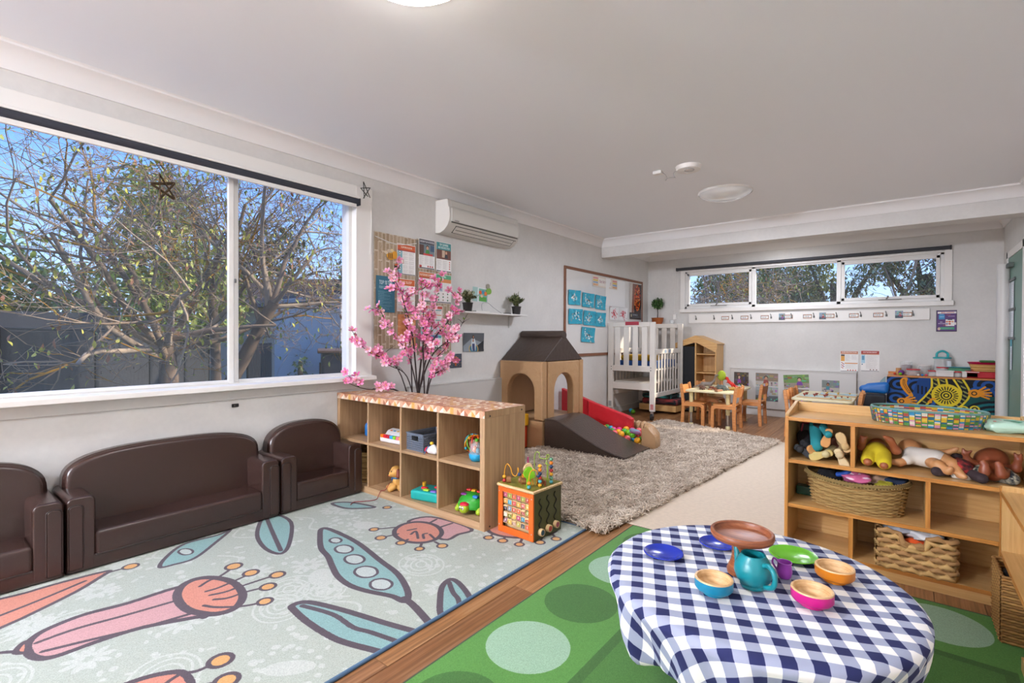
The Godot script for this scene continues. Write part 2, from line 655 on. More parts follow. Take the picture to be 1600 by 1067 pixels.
func shell() -> void:
	# floor planks over a dark underlay
	var fl := struct("floor")
	put("underlay",bx(Vector3((XL+XR)/2,-0.06,(ZB+ZF)/2),Vector3(XR-XL+0.4,0.1,ZF-ZB+0.4)),pm("underlay",hx("3a2a1c"),0.9),fl)
	var pmats := []
	for k in 4:
		var d := [hx("8a5d38"),hx("96683f"),hx("7d5230"),hx("a07147")][k] as Color
		pmats.append(pm("vinyl_plank_%d" % k,hx("ffffff"),0.38,{"tex": wood(40+k,d.darkened(0.22),d,d.lightened(0.16),20),"scale": Vector3(0.8,3.0,1)}))
	var pw := 0.18; var pl := 1.22
	var vars := []
	for k in 6:
		var m := MB.new()
		m.box(Vector3.ZERO,Vector3(pw-0.0016,0.012,pl-0.0016),0.0012,2,Vector2(k*0.37,k*0.21))
		vars.append(m.mesh())
	var row := 0
	var x := -1.59+pw*14
	while x>XL-pw:
		var z := ZF-fmod(row*0.45,pl)+0.55
		while z>ZB-pl*0.5:
			var zc := z-pl/2
			if zc-pl/2>ZB-0.15-pl and x<XR+0.1 and x>XL-0.1 and zc<ZF+0.3:
				put("plank",vars[rng.randi() % 6],pmats[rng.randi() % 4],fl,Vector3(x,-0.006,zc))
			z -= pl
		x -= pw
		row += 1
	# walls
	var t := 0.2
	var w := MB.new()
	var wy0 := 0.86; var wy1 := 2.46; var wz0 := -2.5; var wz1 := 0.7
	w.box(Vector3(XL-t/2,CH/2,(ZB-t+wz0)/2),Vector3(t,CH,wz0-ZB+t))
	w.box(Vector3(XL-t/2,CH/2,(wz1+ZF+t)/2),Vector3(t,CH,ZF+t-wz1))
	w.box(Vector3(XL-t/2,wy0/2,(wz0+wz1)/2),Vector3(t,wy0,wz1-wz0))
	w.box(Vector3(XL-t/2,(wy1+CH)/2,(wz0+wz1)/2),Vector3(t,CH-wy1,wz1-wz0))
	put("wall_left",w,wall_mat).set_meta("kind","structure")
	w = MB.new()
	var bx0 := -3.03; var bx1 := 0.41; var by0 := 1.72; var by1 := 2.40
	w.box(Vector3((XL+bx0)/2,CH/2,ZB-t/2),Vector3(bx0-XL,CH,t))
	w.box(Vector3((XR+t+bx1)/2,CH/2,ZB-t/2),Vector3(XR+t-bx1,CH,t))
	w.box(Vector3((bx0+bx1)/2,by0/2,ZB-t/2),Vector3(bx1-bx0,by0,t))
	w.box(Vector3((bx0+bx1)/2,(by1+CH)/2,ZB-t/2),Vector3(bx1-bx0,CH-by1,t))
	put("wall_back",w,wall_mat).set_meta("kind","structure")
	put("wall_right",bx(Vector3(XR+t/2,CH/2,(ZB+ZF)/2),Vector3(t,CH,ZF-ZB+2*t)),wall_mat).set_meta("kind","structure")
	put("wall_front",bx(Vector3((XL+XR)/2,CH/2,ZF+t/2),Vector3(XR-XL,CH,t)),wall_mat).set_meta("kind","structure")
	var ceil_mat := pm("ceiling_paint",hx("f1f4f8"),0.8,{"bump": bumpy(6,0.1),"bump_cm": 0.02,"tri": 1.0,"world": 1})
	put("ceiling",bx(Vector3((XL+XR)/2,CH+0.1,(ZB+ZF)/2),Vector3(XR-XL+2*t,0.2,ZF-ZB+2*t)),ceil_mat).set_meta("kind","structure")
	put("ceiling_beam",bx(Vector3((XL+XR)/2,(2.46+CH)/2,ZM-0.13),Vector3(XR-XL,CH-2.46,0.26),0.004),wall_mat).set_meta("kind","structure")
	# cornices
	var pr := PackedVector2Array([Vector2(0,0),Vector2(0.012,0.0),Vector2(0.016,0.014),Vector2(0.024,0.035),Vector2(0.042,0.062),Vector2(0.066,0.086),Vector2(0.092,0.098),Vector2(0.104,0.101),Vector2(0.106,0.112),Vector2(0.118,0.118),Vector2(0,0.118)])
	var cs := [[Vector3(XL,CH-0.118,ZM),Vector3(0,0,1),ZF-ZM,"trim_1"],[Vector3(XL,CH-0.118,ZM),Vector3(1,0,0),XR-XL,"trim_2"],
		[Vector3(XL,CH-0.118,ZB),Vector3(0,0,1),-ZB+ZM-0.26,"trim_3"],[Vector3(XL,CH-0.118,ZB),Vector3(1,0,0),XR-XL,"trim_4"],
		[Vector3(XR,CH-0.118,ZB),Vector3(0,0,1),-ZB+ZM-0.26,"trim_5"],[Vector3(XR,CH-0.118,ZM),Vector3(0,0,1),ZF-ZM,"trim_6"]]
	var corn := pm("cornice_paint",hx("ecebea"),0.5)
	for e in cs:
		var m := MB.new()
		var dir: Vector3 = e[1]
		var inw: Vector3 = Vector3(1,0,0) if dir.z>0 and e[0].x<0 else (Vector3(-1,0,0) if dir.z>0 else Vector3(0,0,1))
		# local x = into the room, y = up, z = along
		var bs := Basis(inw,Vector3.UP,inw.cross(Vector3.UP))
		var st: Vector3 = e[0]
		if bs.z.dot(dir)<0: st += dir*float(e[2])
		m.xf = Transform3D(bs,st)
		m.extr(pr,e[2])
		put(e[3],m,corn).set_meta("kind","structure")
	# skirting
	var sk := pm("skirting_paint",hx("dedbd5"),0.45)
	for e in [["baseboard_left",Vector3(XL+0.008,0.05,(ZB+ZF)/2),Vector3(0.016,0.1,ZF-ZB)],["baseboard_back",Vector3((XL+XR)/2,0.05,ZB+0.008),Vector3(XR-XL,0.1,0.016)],
		["baseboard_right",Vector3(XR-0.008,0.05,(ZB-6.4)/2),Vector3(0.016,0.1,-6.4-ZB)]]:
		put(e[0],bx(e[1],e[2],0.004),sk).set_meta("kind","structure")
	window_left()
	window_back()

func glass() -> StandardMaterial3D:
	return pm("window_glass",Color(0.9,0.95,0.95),0.0,{"alpha": 0.03,"spec": 0.0})

func window_left() -> void:
	var alu := pm("window_frame_white",hx("e6e4e0"),0.3)
	var w := struct("window_1")
	var z0 := -2.5; var z1 := 0.7; var y0 := 0.86; var y1 := 2.46
	# architrave and sill inside the room
	put("architrave",bx(Vector3(XL+0.011,(2.37+2.51)/2,(z0+z1)/2-0.0),Vector3(0.022,0.15,z1-z0+0.28),0.003),white_gloss,w)
	for z in [z0-0.055,z1+0.055]:
		put("architrave",bx(Vector3(XL+0.012,(0.88+2.51)/2,z),Vector3(0.024,1.63,0.16),0.003),white_gloss,w)
	put("window_sill",bx(Vector3(XL+0.0,0.873,(z0+z1)/2),Vector3(0.19,0.036,z1-z0+0.28),0.006),white_gloss,w)
	put("apron",bx(Vector3(XL+0.008,0.82,(z0+z1)/2),Vector3(0.016,0.07,z1-z0+0.28),0.003),wall_mat,w)
	# jambs
	var fr := XL-0.07
	for z in [z0+0.012,z1-0.012]:
		put("jamb",bx(Vector3(XL-0.09,(y0+y1)/2,z),Vector3(0.2,y1-y0,0.024),0.002),white_gloss,w)
	put("jamb",bx(Vector3(XL-0.09,y1-0.012,(z0+z1)/2),Vector3(0.2,0.024,z1-z0),0.002),white_gloss,w)
	# aluminium frame, fixed light and two sliding sashes
	for e in [[0.885,0.03],[2.42,0.04]]:
		put("frame_rail",bx(Vector3(fr,e[0],(z0+z1)/2),Vector3(0.06,e[1],z1-z0),0.004),alu,w)
	for z in [z0+0.035,z1-0.035]:
		put("frame_stile",bx(Vector3(fr,(y0+y1)/2,z),Vector3(0.06,y1-y0,0.04),0.004),alu,w)
	for s in [[-1.56,-1.525,0.022],[-1.52,-1.485,0.0],[-0.31,-0.275,0.0],[-0.27,-0.235,0.022]]:
		put("mullion",bx(Vector3(fr+0.02-s[2],(y0+y1)/2,(s[0]+s[1])/2),Vector3(0.03,y1-y0-0.06,0.036),0.004),alu,w)
	for s in [[z0+0.055,-1.56,0.0],[-1.52,-0.27,0.02],[-0.27,z1-0.055,0.0]]:
		put("pane",bx(Vector3(fr+s[2]-0.008,(0.90+2.41)/2,(s[0]+s[1])/2),Vector3(0.005,1.52,s[1]-s[0])),glass(),w)
		put("sash_rail",bx(Vector3(fr+s[2],0.908,(s[0]+s[1])/2),Vector3(0.028,0.022,s[1]-s[0]),0.003),alu,w)
	put("latch",bx(Vector3(fr+0.045,1.62,-1.525),Vector3(0.012,0.03,0.012),0.003),pm("latch",hx("555555"),0.4),w)
	# roller blind drawn right up
	var b := thing("roller_blind","rolled up charcoal roller blind above the large side window","blind",Vector3(XL+0.03,2.37,0))
	put("fabric_roll",tb([Vector3(0.014,0.005,-2.475),Vector3(0.014,0.005,0.68)],0.026,14),pm("blind_fabric",hx("33353f"),0.75),b)
	put("bracket_cover",bx(Vector3(0.0,0.035,-0.9),Vector3(0.07,0.018,3.17),0.004),white_gloss,b)
	put("bottom_rail",bx(Vector3(0.012,-0.032,-0.9),Vector3(0.02,0.036,3.13),0.006),white_gloss,b)
	put("end_cap",bx(Vector3(0.01,0.0,-2.485),Vector3(0.06,0.06,0.014),0.004),pm("blind_cap",hx("26262a"),0.5),b)
	# twig stars
	for e in [[Vector3(XL-0.02,2.17,-1.09),0.085,"woven twig star hanging inside the large window","5b4a33"],[Vector3(XL+0.035,2.49,-2.555),0.075,"thin dark twig star at the window frame corner","39352e"]]:
		var s := thing("twig_star",e[2],"ornament",e[0],20.0)
		var mt := pm("twig_"+e[3],hx(e[3]),0.9)
		for k in 5:
			var a := TAU*k/5.0+0.3; var c2 := TAU*(k+2)/5.0+0.3
			var rr: float = e[1]
			for q in (3 if rr>0.08 else 1):
				var off := Vector3(q*0.006,q*0.004-0.004,q*0.005)
				put("twig",tb([Vector3(0.01*(k % 2),cos(a)*rr,sin(a)*rr)+off,Vector3(0.01*((k+1) % 2),cos(c2)*rr,sin(c2)*rr)+off],0.0035,5),mt,s)
	var cord := solo("blind_cord",tb(Array(smooth_path([Vector3(XL+0.03,2.4,-2.62),Vector3(XL+0.028,2.2,-2.628),Vector3(XL+0.028,1.98,-2.615),Vector3(XL+0.028,1.955,-2.63)])),0.0025,5),white_gloss,"thin white blind cord hanging beside the large window","cord")

func window_back() -> void:
	var w := struct("window_2")
	var alu := pm("window_frame_white",hx("e6e4e0"),0.3)
	var x0 := -3.03; var x1 := 0.41; var y0 := 1.72; var y1 := 2.40
	put("architrave",bx(Vector3((x0+x1)/2,y1+0.005,ZB+0.01),Vector3(x1-x0+0.1,0.07,0.02),0.003),white_gloss,w)
	for x in [x0-0.02,x1+0.03]:
		put("architrave",bx(Vector3(x,(y0+y1)/2,ZB+0.011),Vector3(0.08,y1-y0+0.06,0.022),0.003),white_gloss,w)
	put("window_sill",bx(Vector3((x0+x1)/2+0.01,1.70,ZB+0.0),Vector3(x1-x0+0.16,0.065,0.09),0.008),white_gloss,w)
	var fz := ZB-0.05
	for y in [1.75,2.37]:
		put("frame_rail",bx(Vector3((x0+x1)/2,y,fz),Vector3(x1-x0,0.05,0.07),0.004),alu,w)
	for x in [x0+0.02,-1.915,-0.765,x1-0.02]:
		put("frame_stile",bx(Vector3(x,(y0+y1)/2,fz),Vector3(0.055,y1-y0,0.07),0.004),alu,w)
	var grey := pm("sash_grey",hx("b9b8b4"),0.35,{"metal": 0.3})
	for s in [[-2.985,-1.945,true],[-1.885,-0.795,false],[-0.735,0.36,true]]:
		put("pane",bx(Vector3((s[0]+s[1])/2,(y0+y1)/2+0.01,fz-0.01),Vector3(s[1]-s[0],0.6,0.005)),glass(),w)
		if s[2]:
			for y in [1.797,2.325]:
				put("sash_rail",bx(Vector3((s[0]+s[1])/2,y,fz+0.012),Vector3(s[1]-s[0],0.042,0.05),0.004),alu,w)
			for x in [s[0]+0.02,s[1]-0.02]:
				put("sash_stile",bx(Vector3(x,2.06,fz+0.012),Vector3(0.042,0.57,0.05),0.004),alu,w)
			var cx: float = (s[0]+s[1])/2+0.02
			put("winder",bx(Vector3(cx,1.775,ZB+0.02),Vector3(0.26,0.012,0.025),0.004),pm("winder_grey",hx("7f7d78"),0.4),w)
			put("winder",tb([Vector3(cx-0.04,1.78,ZB+0.03),Vector3(cx-0.02,1.81,ZB+0.04),Vector3(cx-0.02,1.825,ZB+0.05)],0.01,6),pm("winder_grey",hx("7f7d78"),0.4),w)
	var b := thing("roller_blind","slim charcoal roller blind rolled up over the high back window","blind",Vector3(0,2.425,ZB+0.045))
	put("fabric_roll",tb([Vector3(-3.13,0,0),Vector3(0.45,0,0)],0.026,14),pm("blind_fabric_b",hx("3b3d42"),0.7),b)
	for x in [-3.145,0.46]:
		put("end_cap",bx(Vector3(x,0,-0.01),Vector3(0.02,0.056,0.07),0.004),pm("blind_cap",hx("26262a"),0.5),b)
	var c := thing("blind_cord","blind chain with a white tension box beside the back window","cord",Vector3(-3.17,0,ZB+0.02))
	put("chain",tb([Vector3(0,2.42,0.02),Vector3(-0.015,1.64,0.01)],0.003,5),white_gloss,c)
	put("tension_box",bx(Vector3(-0.015,1.6,0.005),Vector3(0.06,0.09,0.025),0.006),white_gloss,c)

# ---------------------------------------------------------------- rugs
func rug_color(s: String) -> Color:
	return {"d": hx("554751"),"pink": hx("dca7a8"),"coral": hx("e4937c"),"teal": hx("93bdb9"),"orange": hx("eeb06a"),"base": hx("cfd9d2")}[s]
# woven pile: tiny light and dark tufts of the yarn itself
func grain(pd) -> void:
	var r = RandomNumberGenerator.new(); r.seed = 77
	var t = Image.create(192,192,false,Image.FORMAT_RGBA8)
	for y in 192:
		for x in 192:
			var v = r.randf()
			t.set_pixel(x,y,Color(0,0,0,0.13*v) if v>0.5 else Color(1,1,1,0.13*(0.5-v)))
	pd.im.convert(Image.FORMAT_RGBA8)
	for y in range(0,pd.h,192):
		for x in range(0,pd.w,192): pd.im.blend_rect(t,Rect2i(0,0,192,192),Vector2i(x,y))
	pd.im.convert(Image.FORMAT_RGB8)
func rugs() -> void:
	var r = RandomNumberGenerator.new(); r.seed = 5
	var S = 500.0
	var wpx = 1018; var hpx = 1535
	var pd = Pad.new(wpx,hpx,hx("c2cabc"))
	var pale = hx("d6dcd2")
	for i in 70:    # soft concentric rings and rows of dots woven into the ground
		var x = r.randf()*wpx; var y = r.randf()*hpx
		var k = r.randi() % 4
		if k==0:
			for q in range(1,5): pd.ring(x,y,q*17.0,q*14.0,5.0,pale,r.randf())
		elif k==1:
			pd.disc(x,y,14+r.randf()*40,12+r.randf()*24,pale,r.randf()*3.0)
			for q in 14: pd.disc(x+cos(q*TAU/14)*66,y+sin(q*TAU/14)*52,7,6,pale)
		elif k==2:
			for q in 9:
				var a = q*TAU/9
				pd.disc(x+cos(a)*26,y+sin(a)*26,17,7,pale,a)
		else:
			pd.line(smooth2([Vector2(x-90,y),Vector2(x-30,y-30),Vector2(x+40,y+20),Vector2(x+100,y-25)],6,false),7.0,pale)
	for i in 900:
		pd.disc(r.randf()*wpx,r.randf()*hpx,4+r.randf()*8,4+r.randf()*7,pale,r.randf(),10)
	for e in RUG_PRINT:
		var p = []
		for k in range(0,e[3].size(),2): p.append(Vector2(e[3][k],e[3][k+1]))
		var c = rug_color(e[1])
		match e[0]:
			"P":
				var q = smooth2(p,4)
				pd.poly(q,c); pd.line(q,e[2]*1.35,rug_color("d"),true)
			"L":
				pd.line(smooth2(p,5,false),e[2]*1.4,rug_color("d"))
			"R":
				var q = smooth2(p,3)
				pd.poly(q,c); pd.line(q,e[2],rug_color("d"),true)
			"C":
				var rr: float = (p[0] as Vector2).distance_to(p[1])
				pd.disc(p[0].x,p[0].y,rr,rr,c); pd.ring(p[0].x,p[0].y,rr,rr,e[2],rug_color("d"))
	grain(pd)
	var rm = pm("floral_rug_pile",hx("dcdcdc"),0.95,{"tex": pd.tex(),"rim": 0.25})
	var o = thing("floral_rug","pale sage rug printed with pink flowers and teal leaves","rug",Vector3(-3.62,0,-2.77))
	var m = MB.new()
	var rows = []
	for j in 2:
		rows.append(PackedVector3Array([Vector3(0,0.009,j*3.07),Vector3(2.036,0.009,j*3.07)]))
	m.grid(rows,false,Vector2(1,1),true)
	put("printed_pile",m,rm,o)
	put("backing",bx(Vector3(1.018,0.004,1.535),Vector3(2.036,0.008,3.07),0.002),pm("rug_backing",hx("8b8a80"),0.9),o)
	var edge = pm("rug_binding_blue",hx("4b6884"),0.85)
	put("binding",tb([Vector3(2.036,0.006,0),Vector3(2.036,0.006,3.07)],0.008,8),edge,o,V3,"blue bound edge")
	put("binding",tb([Vector3(0,0.006,0),Vector3(2.036,0.006,0)],0.008,8),edge,o,V3,"blue bound edge")
	# green circles rug
	var gp = Pad.new(930, 1200, hx("5fa341"))     # 1.86 m x 2.4 m, 2 mm a pixel
	gp.rect(225,225,930-225,1200-225,hx("4f8d35"))
	gp.rect(225,225,20,1200,hx("3f7629")); gp.rect(225,225,705,20,hx("3f7629"))
	gp.rect(700+135,225,20,1200,hx("3f7629")); gp.rect(855,225,75,975,hx("5fa341"))
	for k in 6:
		var cy = (-2.80+k*0.41+3.01)*S
		gp.disc(0.215*S,cy,84,84,hx("437d2c") if k % 2==0 else hx("b0d8b4"),0.0,48)
	for k in 3:
		gp.disc((0.215+0.43*(k+1))*S,0.205*S,84,84,hx("437d2c") if k % 2==1 else hx("b0d8b4"),0.0,48)
	grain(gp)
	var gm = pm("green_rug_pile",hx("d6d6d6"),0.95,{"tex": gp.tex(),"rim": 0.25})
	o = thing("green_rug","grass green rug with mint and dark green circles under the round table","rug",Vector3(-1.375,0,-3.01))
	m = MB.new()
	m.quad(Vector3(0,0.008,2.4),Vector3(1.86,0.008,2.4),Vector3(1.86,0.008,0),Vector3(0,0.008,0))
	put("printed_pile",m,gm,o)
	put("backing",bx(Vector3(0.93,0.0035,1.2),Vector3(1.86,0.007,2.4),0.001),pm("green_rug_backing",hx("3c5a34"),0.95),o)
	var ge = pm("green_rug_binding",hx("47533f"),0.9)
	put("binding",tb([Vector3(0,0.005,0),Vector3(0,0.005,2.4)],0.005,6),ge,o)
	put("binding",tb([Vector3(0,0.005,0),Vector3(1.86,0.005,0)],0.005,6),ge,o)
	# short pile on the two rugs: fibres a few millimetres high
	# thin cream sheet on the floor
	var cm = bx(Vector3(-0.9,0.004,-4.78),Vector3(1.5,0.007,3.5),0.002)
	solo("cream_sheet",cm,pm("cream_sheet_surface",hx("d9c7b2"),0.85,{"tex": mottled(31,hx("f0f0f0"),hx("ffffff"),0.03,0.4),"scale": Vector3(3,3,1)}),"flat cream sheet between the shaggy rug and the toy shelf","mat")
	# shaggy rug
	o = thing("shaggy_rug","beige long pile shaggy rug in the middle of the room","rug")
	var q = [Vector3(-1.45,0,-2.74),Vector3(-1.15,0,-6.42),Vector3(-2.72,0,-7.0),Vector3(-3.3,0,-2.95)]
	m = MB.new()
	m.quad(q[0]+Vector3(0,0.013,0),q[1]+Vector3(0,0.013,0),q[2]+Vector3(0,0.013,0),q[3]+Vector3(0,0.013,0))
	put("backing",m,pm("shag_backing",hx("a08c78"),1.0),o)
	var st = MB.new()
	st.use_col = true
	for k in 3:      # a tuft of three bent yarns
		var a = k*2.1
		var d = Vector3(cos(a),0,sin(a))
		var pth = smooth_path([Vector3(),Vector3(0,0.018,0)+d*0.004,Vector3(0,0.032,0)+d*0.016,Vector3(0,0.034,0)+d*0.034],1)
		st.tube(pth,[0.0026,0.003,0.0028,0.0012],4,false)
	var sm = st.mesh()
	var mm = MultiMesh.new()
	mm.transform_format = MultiMesh.TRANSFORM_3D
	mm.use_colors = true
	mm.mesh = sm
	var n = 44000
	mm.instance_count = n
	var nz = noise(4,2.2,3)
	for i in n:
		var a = r.randf(); var b = r.randf()
		var p: Vector3 = (q[0] as Vector3).lerp(q[1],a).lerp((q[3] as Vector3).lerp(q[2],a),b)
		p += Vector3(r.randf_range(-0.02,0.02),0.01,r.randf_range(-0.02,0.02))
		var lean = nz.get_noise_2d(p.x*1.2,p.z*1.2)*9.0
		var bs = Basis(Vector3.UP,lean+r.randf_range(-0.9,0.9))*Basis(Vector3(1,0,0),r.randf_range(-0.55,0.55))
		var sc = r.randf_range(0.75,1.35)
		mm.set_instance_transform(i,Transform3D(bs.scaled(Vector3(sc,sc*r.randf_range(0.7,1.1),sc)),p))
		var t = clampf(0.5+nz.get_noise_2d(p.x*3.0+9.0,p.z*3.0)*0.9+r.randf_range(-0.22,0.22),0,1)
		mm.set_instance_color(i,Color(0.48,0.38,0.29).lerp(Color(0.80,0.69,0.57),t))
	var mi = MultiMeshInstance3D.new()
	mi.name = "pile"
	mi.multimesh = mm
	mi.material_override = pm("shag_yarn",Color(1,1,1),0.85,{"vcol": 1,"rim": 0.2})
	o.add_child(mi)
	stuff(mi)

# ---------------------------------------------------------------- furniture
func brown_vinyl() -> StandardMaterial3D:
	return pm("brown_vinyl",hx("3a2722"),0.27,{"bump": bumpy(51,0.2),"bump_cm": 0.04,"scale": Vector3(6,6,1),"coat": 0.25,"coat_rough": 0.25})
func arch_poly(w: float,y0: float,ye: float,yt: float,e := 2.6) -> PackedVector2Array:
	var p = PackedVector2Array([Vector2(-w/2,y0),Vector2(w/2,y0)])
	for i in 25:
		var t = PI*i/24.0
		var x = cos(t); var s = pow(maxf(sin(t),0.0),2.0/e)
		p.append(Vector2(signf(x)*pow(absf(x),2.0/e)*w/2,ye+(yt-ye)*s))
	return p
func sofa(called: String,label: String,width: float,at: Vector3) -> Node3D:
	var o = thing(called,label,"sofa" if width>0.9 else "armchair",at,90.0,"brown vinyl lounge set")
	var v = brown_vinyl()
	var D = 0.375; var aw = 0.118; var ah = 0.388
	put("base",rb(Vector3(0,0.038,-D/2-0.004),Vector3(width-0.01,0.076,D),0.012,3),v,o)
	put("seat",rb(Vector3(0,0.128,-D/2+0.004),Vector3(width-2*aw+0.01,0.134,D-0.006),0.022),v,o)
	for s in [-1,1]:
		var x = s*(width/2-aw/2)
		var p = PackedVector2Array([Vector2(-aw/2,0.004),Vector2(aw/2,0.004)])
		for k in 7: p.append(Vector2(aw/2-0.032,ah-0.032)+Vector2(cos(PI/2*k/6),sin(PI/2*k/6))*0.032)
		for k in 7: p.append(Vector2(-aw/2+0.032,ah-0.032)+Vector2(-sin(PI/2*k/6),cos(PI/2*k/6))*0.032)
		var m = MB.new()
		m.xf = Transform3D(Basis(),Vector3(x,0,-D))
		m.extr(p,D,0.012)
		var arm = put("armrest",m,v,o)
		# raised front panel of the arm, with its seam
		var pw = 0.056; var py1 = ah-0.04
		var q = PackedVector2Array([Vector2(-pw/2,0.02),Vector2(pw/2,0.02)])
		for k in 7: q.append(Vector2(pw/2-0.02,py1-0.02)+Vector2(cos(PI/2*k/6),sin(PI/2*k/6))*0.02)
		for k in 7: q.append(Vector2(-pw/2+0.02,py1-0.02)+Vector2(-sin(PI/2*k/6),cos(PI/2*k/6))*0.02)
		m = MB.new()
		m.xf = Transform3D(Basis(),Vector3(x+s*0.022,0,-0.003))
		m.extr(q,0.01,0.005)
		put("arm_panel",m,v,arm)
		var pip = []
		for k in q.size()-2: pip.append(Vector3(x+s*0.022+q[k+2].x*1.06,q[k+2].y+0.001,0.001))
		pip.push_front(Vector3(x+s*0.022+pw/2*1.06,0.03,0.001)); pip.append(Vector3(x+s*0.022-pw/2*1.06,0.03,0.001))
		put("piping",tb(pip,0.0035,6),pm("vinyl_piping",hx("2f1f1c"),0.4),arm)
	var mb = MB.new()
	mb.xf = Transform3D(Basis(Vector3(1,0,0),deg_to_rad(-4)),Vector3(0,0,-D+0.045))
	mb.extr(arch_poly(width-0.05,0.12,0.40,0.575,2.4 if width<0.9 else 3.0),0.135,0.034)
	put("backrest",mb,v,o)
	put("piping",tb([Vector3(-width/2+aw,0.072,0.0),Vector3(width/2-aw,0.072,0.0)],0.004,6),pm("vinyl_piping",hx("2f1f1c"),0.4),o)
	return o

func big_things() -> void:
	sofa("sofa","dark brown vinyl children's two seat sofa below the window",1.09,Vector3(-3.305,0.012,-1.095))
	sofa("armchair","dark brown vinyl children's armchair next to the cube shelf",0.64,Vector3(-3.31,0.012,-1.972))
	sofa("armchair","dark brown vinyl children's armchair cut off by the picture edge",0.64,Vector3(-3.30,0.012,-0.222))
	cube_shelf()
	activity_cube()
	playhouse()
	cot()
	toy_cabinet()
	bookcase()
	round_table()

func cube_shelf() -> void:
	var oak = pm("oak_laminate",hx("ffffff"),0.5,{"tex": wood(61,hx("a07d5a"),hx("ae8c67"),hx("bb9a75"),22,9),"scale": Vector3(0.9,2.0,1)})
	var x0 = -3.685; var x1 = -2.05; var zf = -2.31; var d = 0.42; var h = 0.762
	var o = thing("cube_shelf","light oak eight cube shelf with patterned paper on top","shelf",Vector3((x0+x1)/2,0.0,zf-d/2))
	var w = x1-x0
	put("top_board",bx(Vector3(0,h-0.022,0),Vector3(w,0.044,d),0.001,0),oak,o)
	put("bottom_board",bx(Vector3(0,0.03,0),Vector3(w-0.08,0.06,d),0.001,0),oak,o)
	for s in [-1,1]:
		put("side_board",bx(Vector3(s*(w/2-0.02),(h-0.044)/2,0),Vector3(0.04,h-0.044,d),0.001,1),oak,o)
	for x in [-3.273,-2.878,-2.484]:
		put("divider",bx(Vector3(x-(x0+x1)/2,h/2,-0.004),Vector3(0.018,h-0.1,d-0.008),0.001,1),oak,o)
	var xs = [x0+0.04,-3.273,-2.878,-2.484,x1-0.04]
	for k in 4:
		put("shelf_board",bx(Vector3((xs[k]+xs[k+1])/2-(x0+x1)/2,0.392,-0.004),Vector3(xs[k+1]-xs[k]-0.018,0.02,d-0.01),0.001,0),oak,o)
	put("back_board",bx(Vector3(0,h/2,-d/2+0.004),Vector3(w-0.02,h-0.04,0.008),0,1),oak,o)
	for y in [0.73,0.03]:
		put("screw_cap",tb([Vector3(w/2-0.001,y,d/2-0.05),Vector3(w/2+0.002,y,d/2-0.05)],0.006,8),pm("black_plastic",hx("141414"),0.5),o)
	put("screw_cap",tb([Vector3(w/2-0.001,0.735,-d/2+0.04),Vector3(w/2+0.002,0.735,-d/2+0.04)],0.006,8),pm("black_plastic",hx("141414"),0.5),o)
	# herringbone contact paper: covers the top and folds over the front edge
	var pd = Pad.new(512,512,hx("cfa184"))
	var r = RandomNumberGenerator.new(); r.seed = 8
	var cols = [hx("c98f6d"),hx("d7ab8a"),hx("e3c5a6"),hx("b97a58"),hx("efdfcb"),hx("cda183"),hx("d3a050"),hx("a96a4c")]
	for i in range(-2,14):
		for j in range(-2,8):
			var cx = j*85.0; var cy = i*40.0
			for s in 2:
				var dr = Vector2(1,-0.75) if s==0 else Vector2(1,0.75)
				var a = Vector2(cx+s*42.5,cy-s*32.0)
				var b = a+dr*42.5
				var c: Color = cols[r.randi() % 8]
				pd.poly(PackedVector2Array([a,b,b+Vector2(0,38),a+Vector2(0,38)]),c)
				for q in 4:
					var t = r.randf()*36.0
					pd.line(PackedVector2Array([a+Vector2(0,t),b+Vector2(0,t)]),1.5,c.darkened(0.12))
	var paper = pm("herringbone_paper",hx("ffffff"),0.45,{"tex": pd.tex(),"scale": Vector3(4.2,1.0,1)})
	var m = MB.new()
	m.quad(Vector3(-w/2,h+0.0015,d/2),Vector3(w/2,h+0.0015,d/2),Vector3(w/2,h+0.0015,-d/2),Vector3(-w/2,h+0.0015,-d/2))
	m.quad(Vector3(-w/2,h-0.043,d/2+0.0015),Vector3(w/2,h-0.043,d/2+0.0015),Vector3(w/2,h+0.0015,d/2+0.0015),Vector3(-w/2,h+0.0015,d/2+0.0015),Vector2(0,1.1),Vector2(1,1.1),Vector2(1,1),Vector2(0,1))
	put("contact_paper",m,paper,o,V3,"herringbone wood print covering")

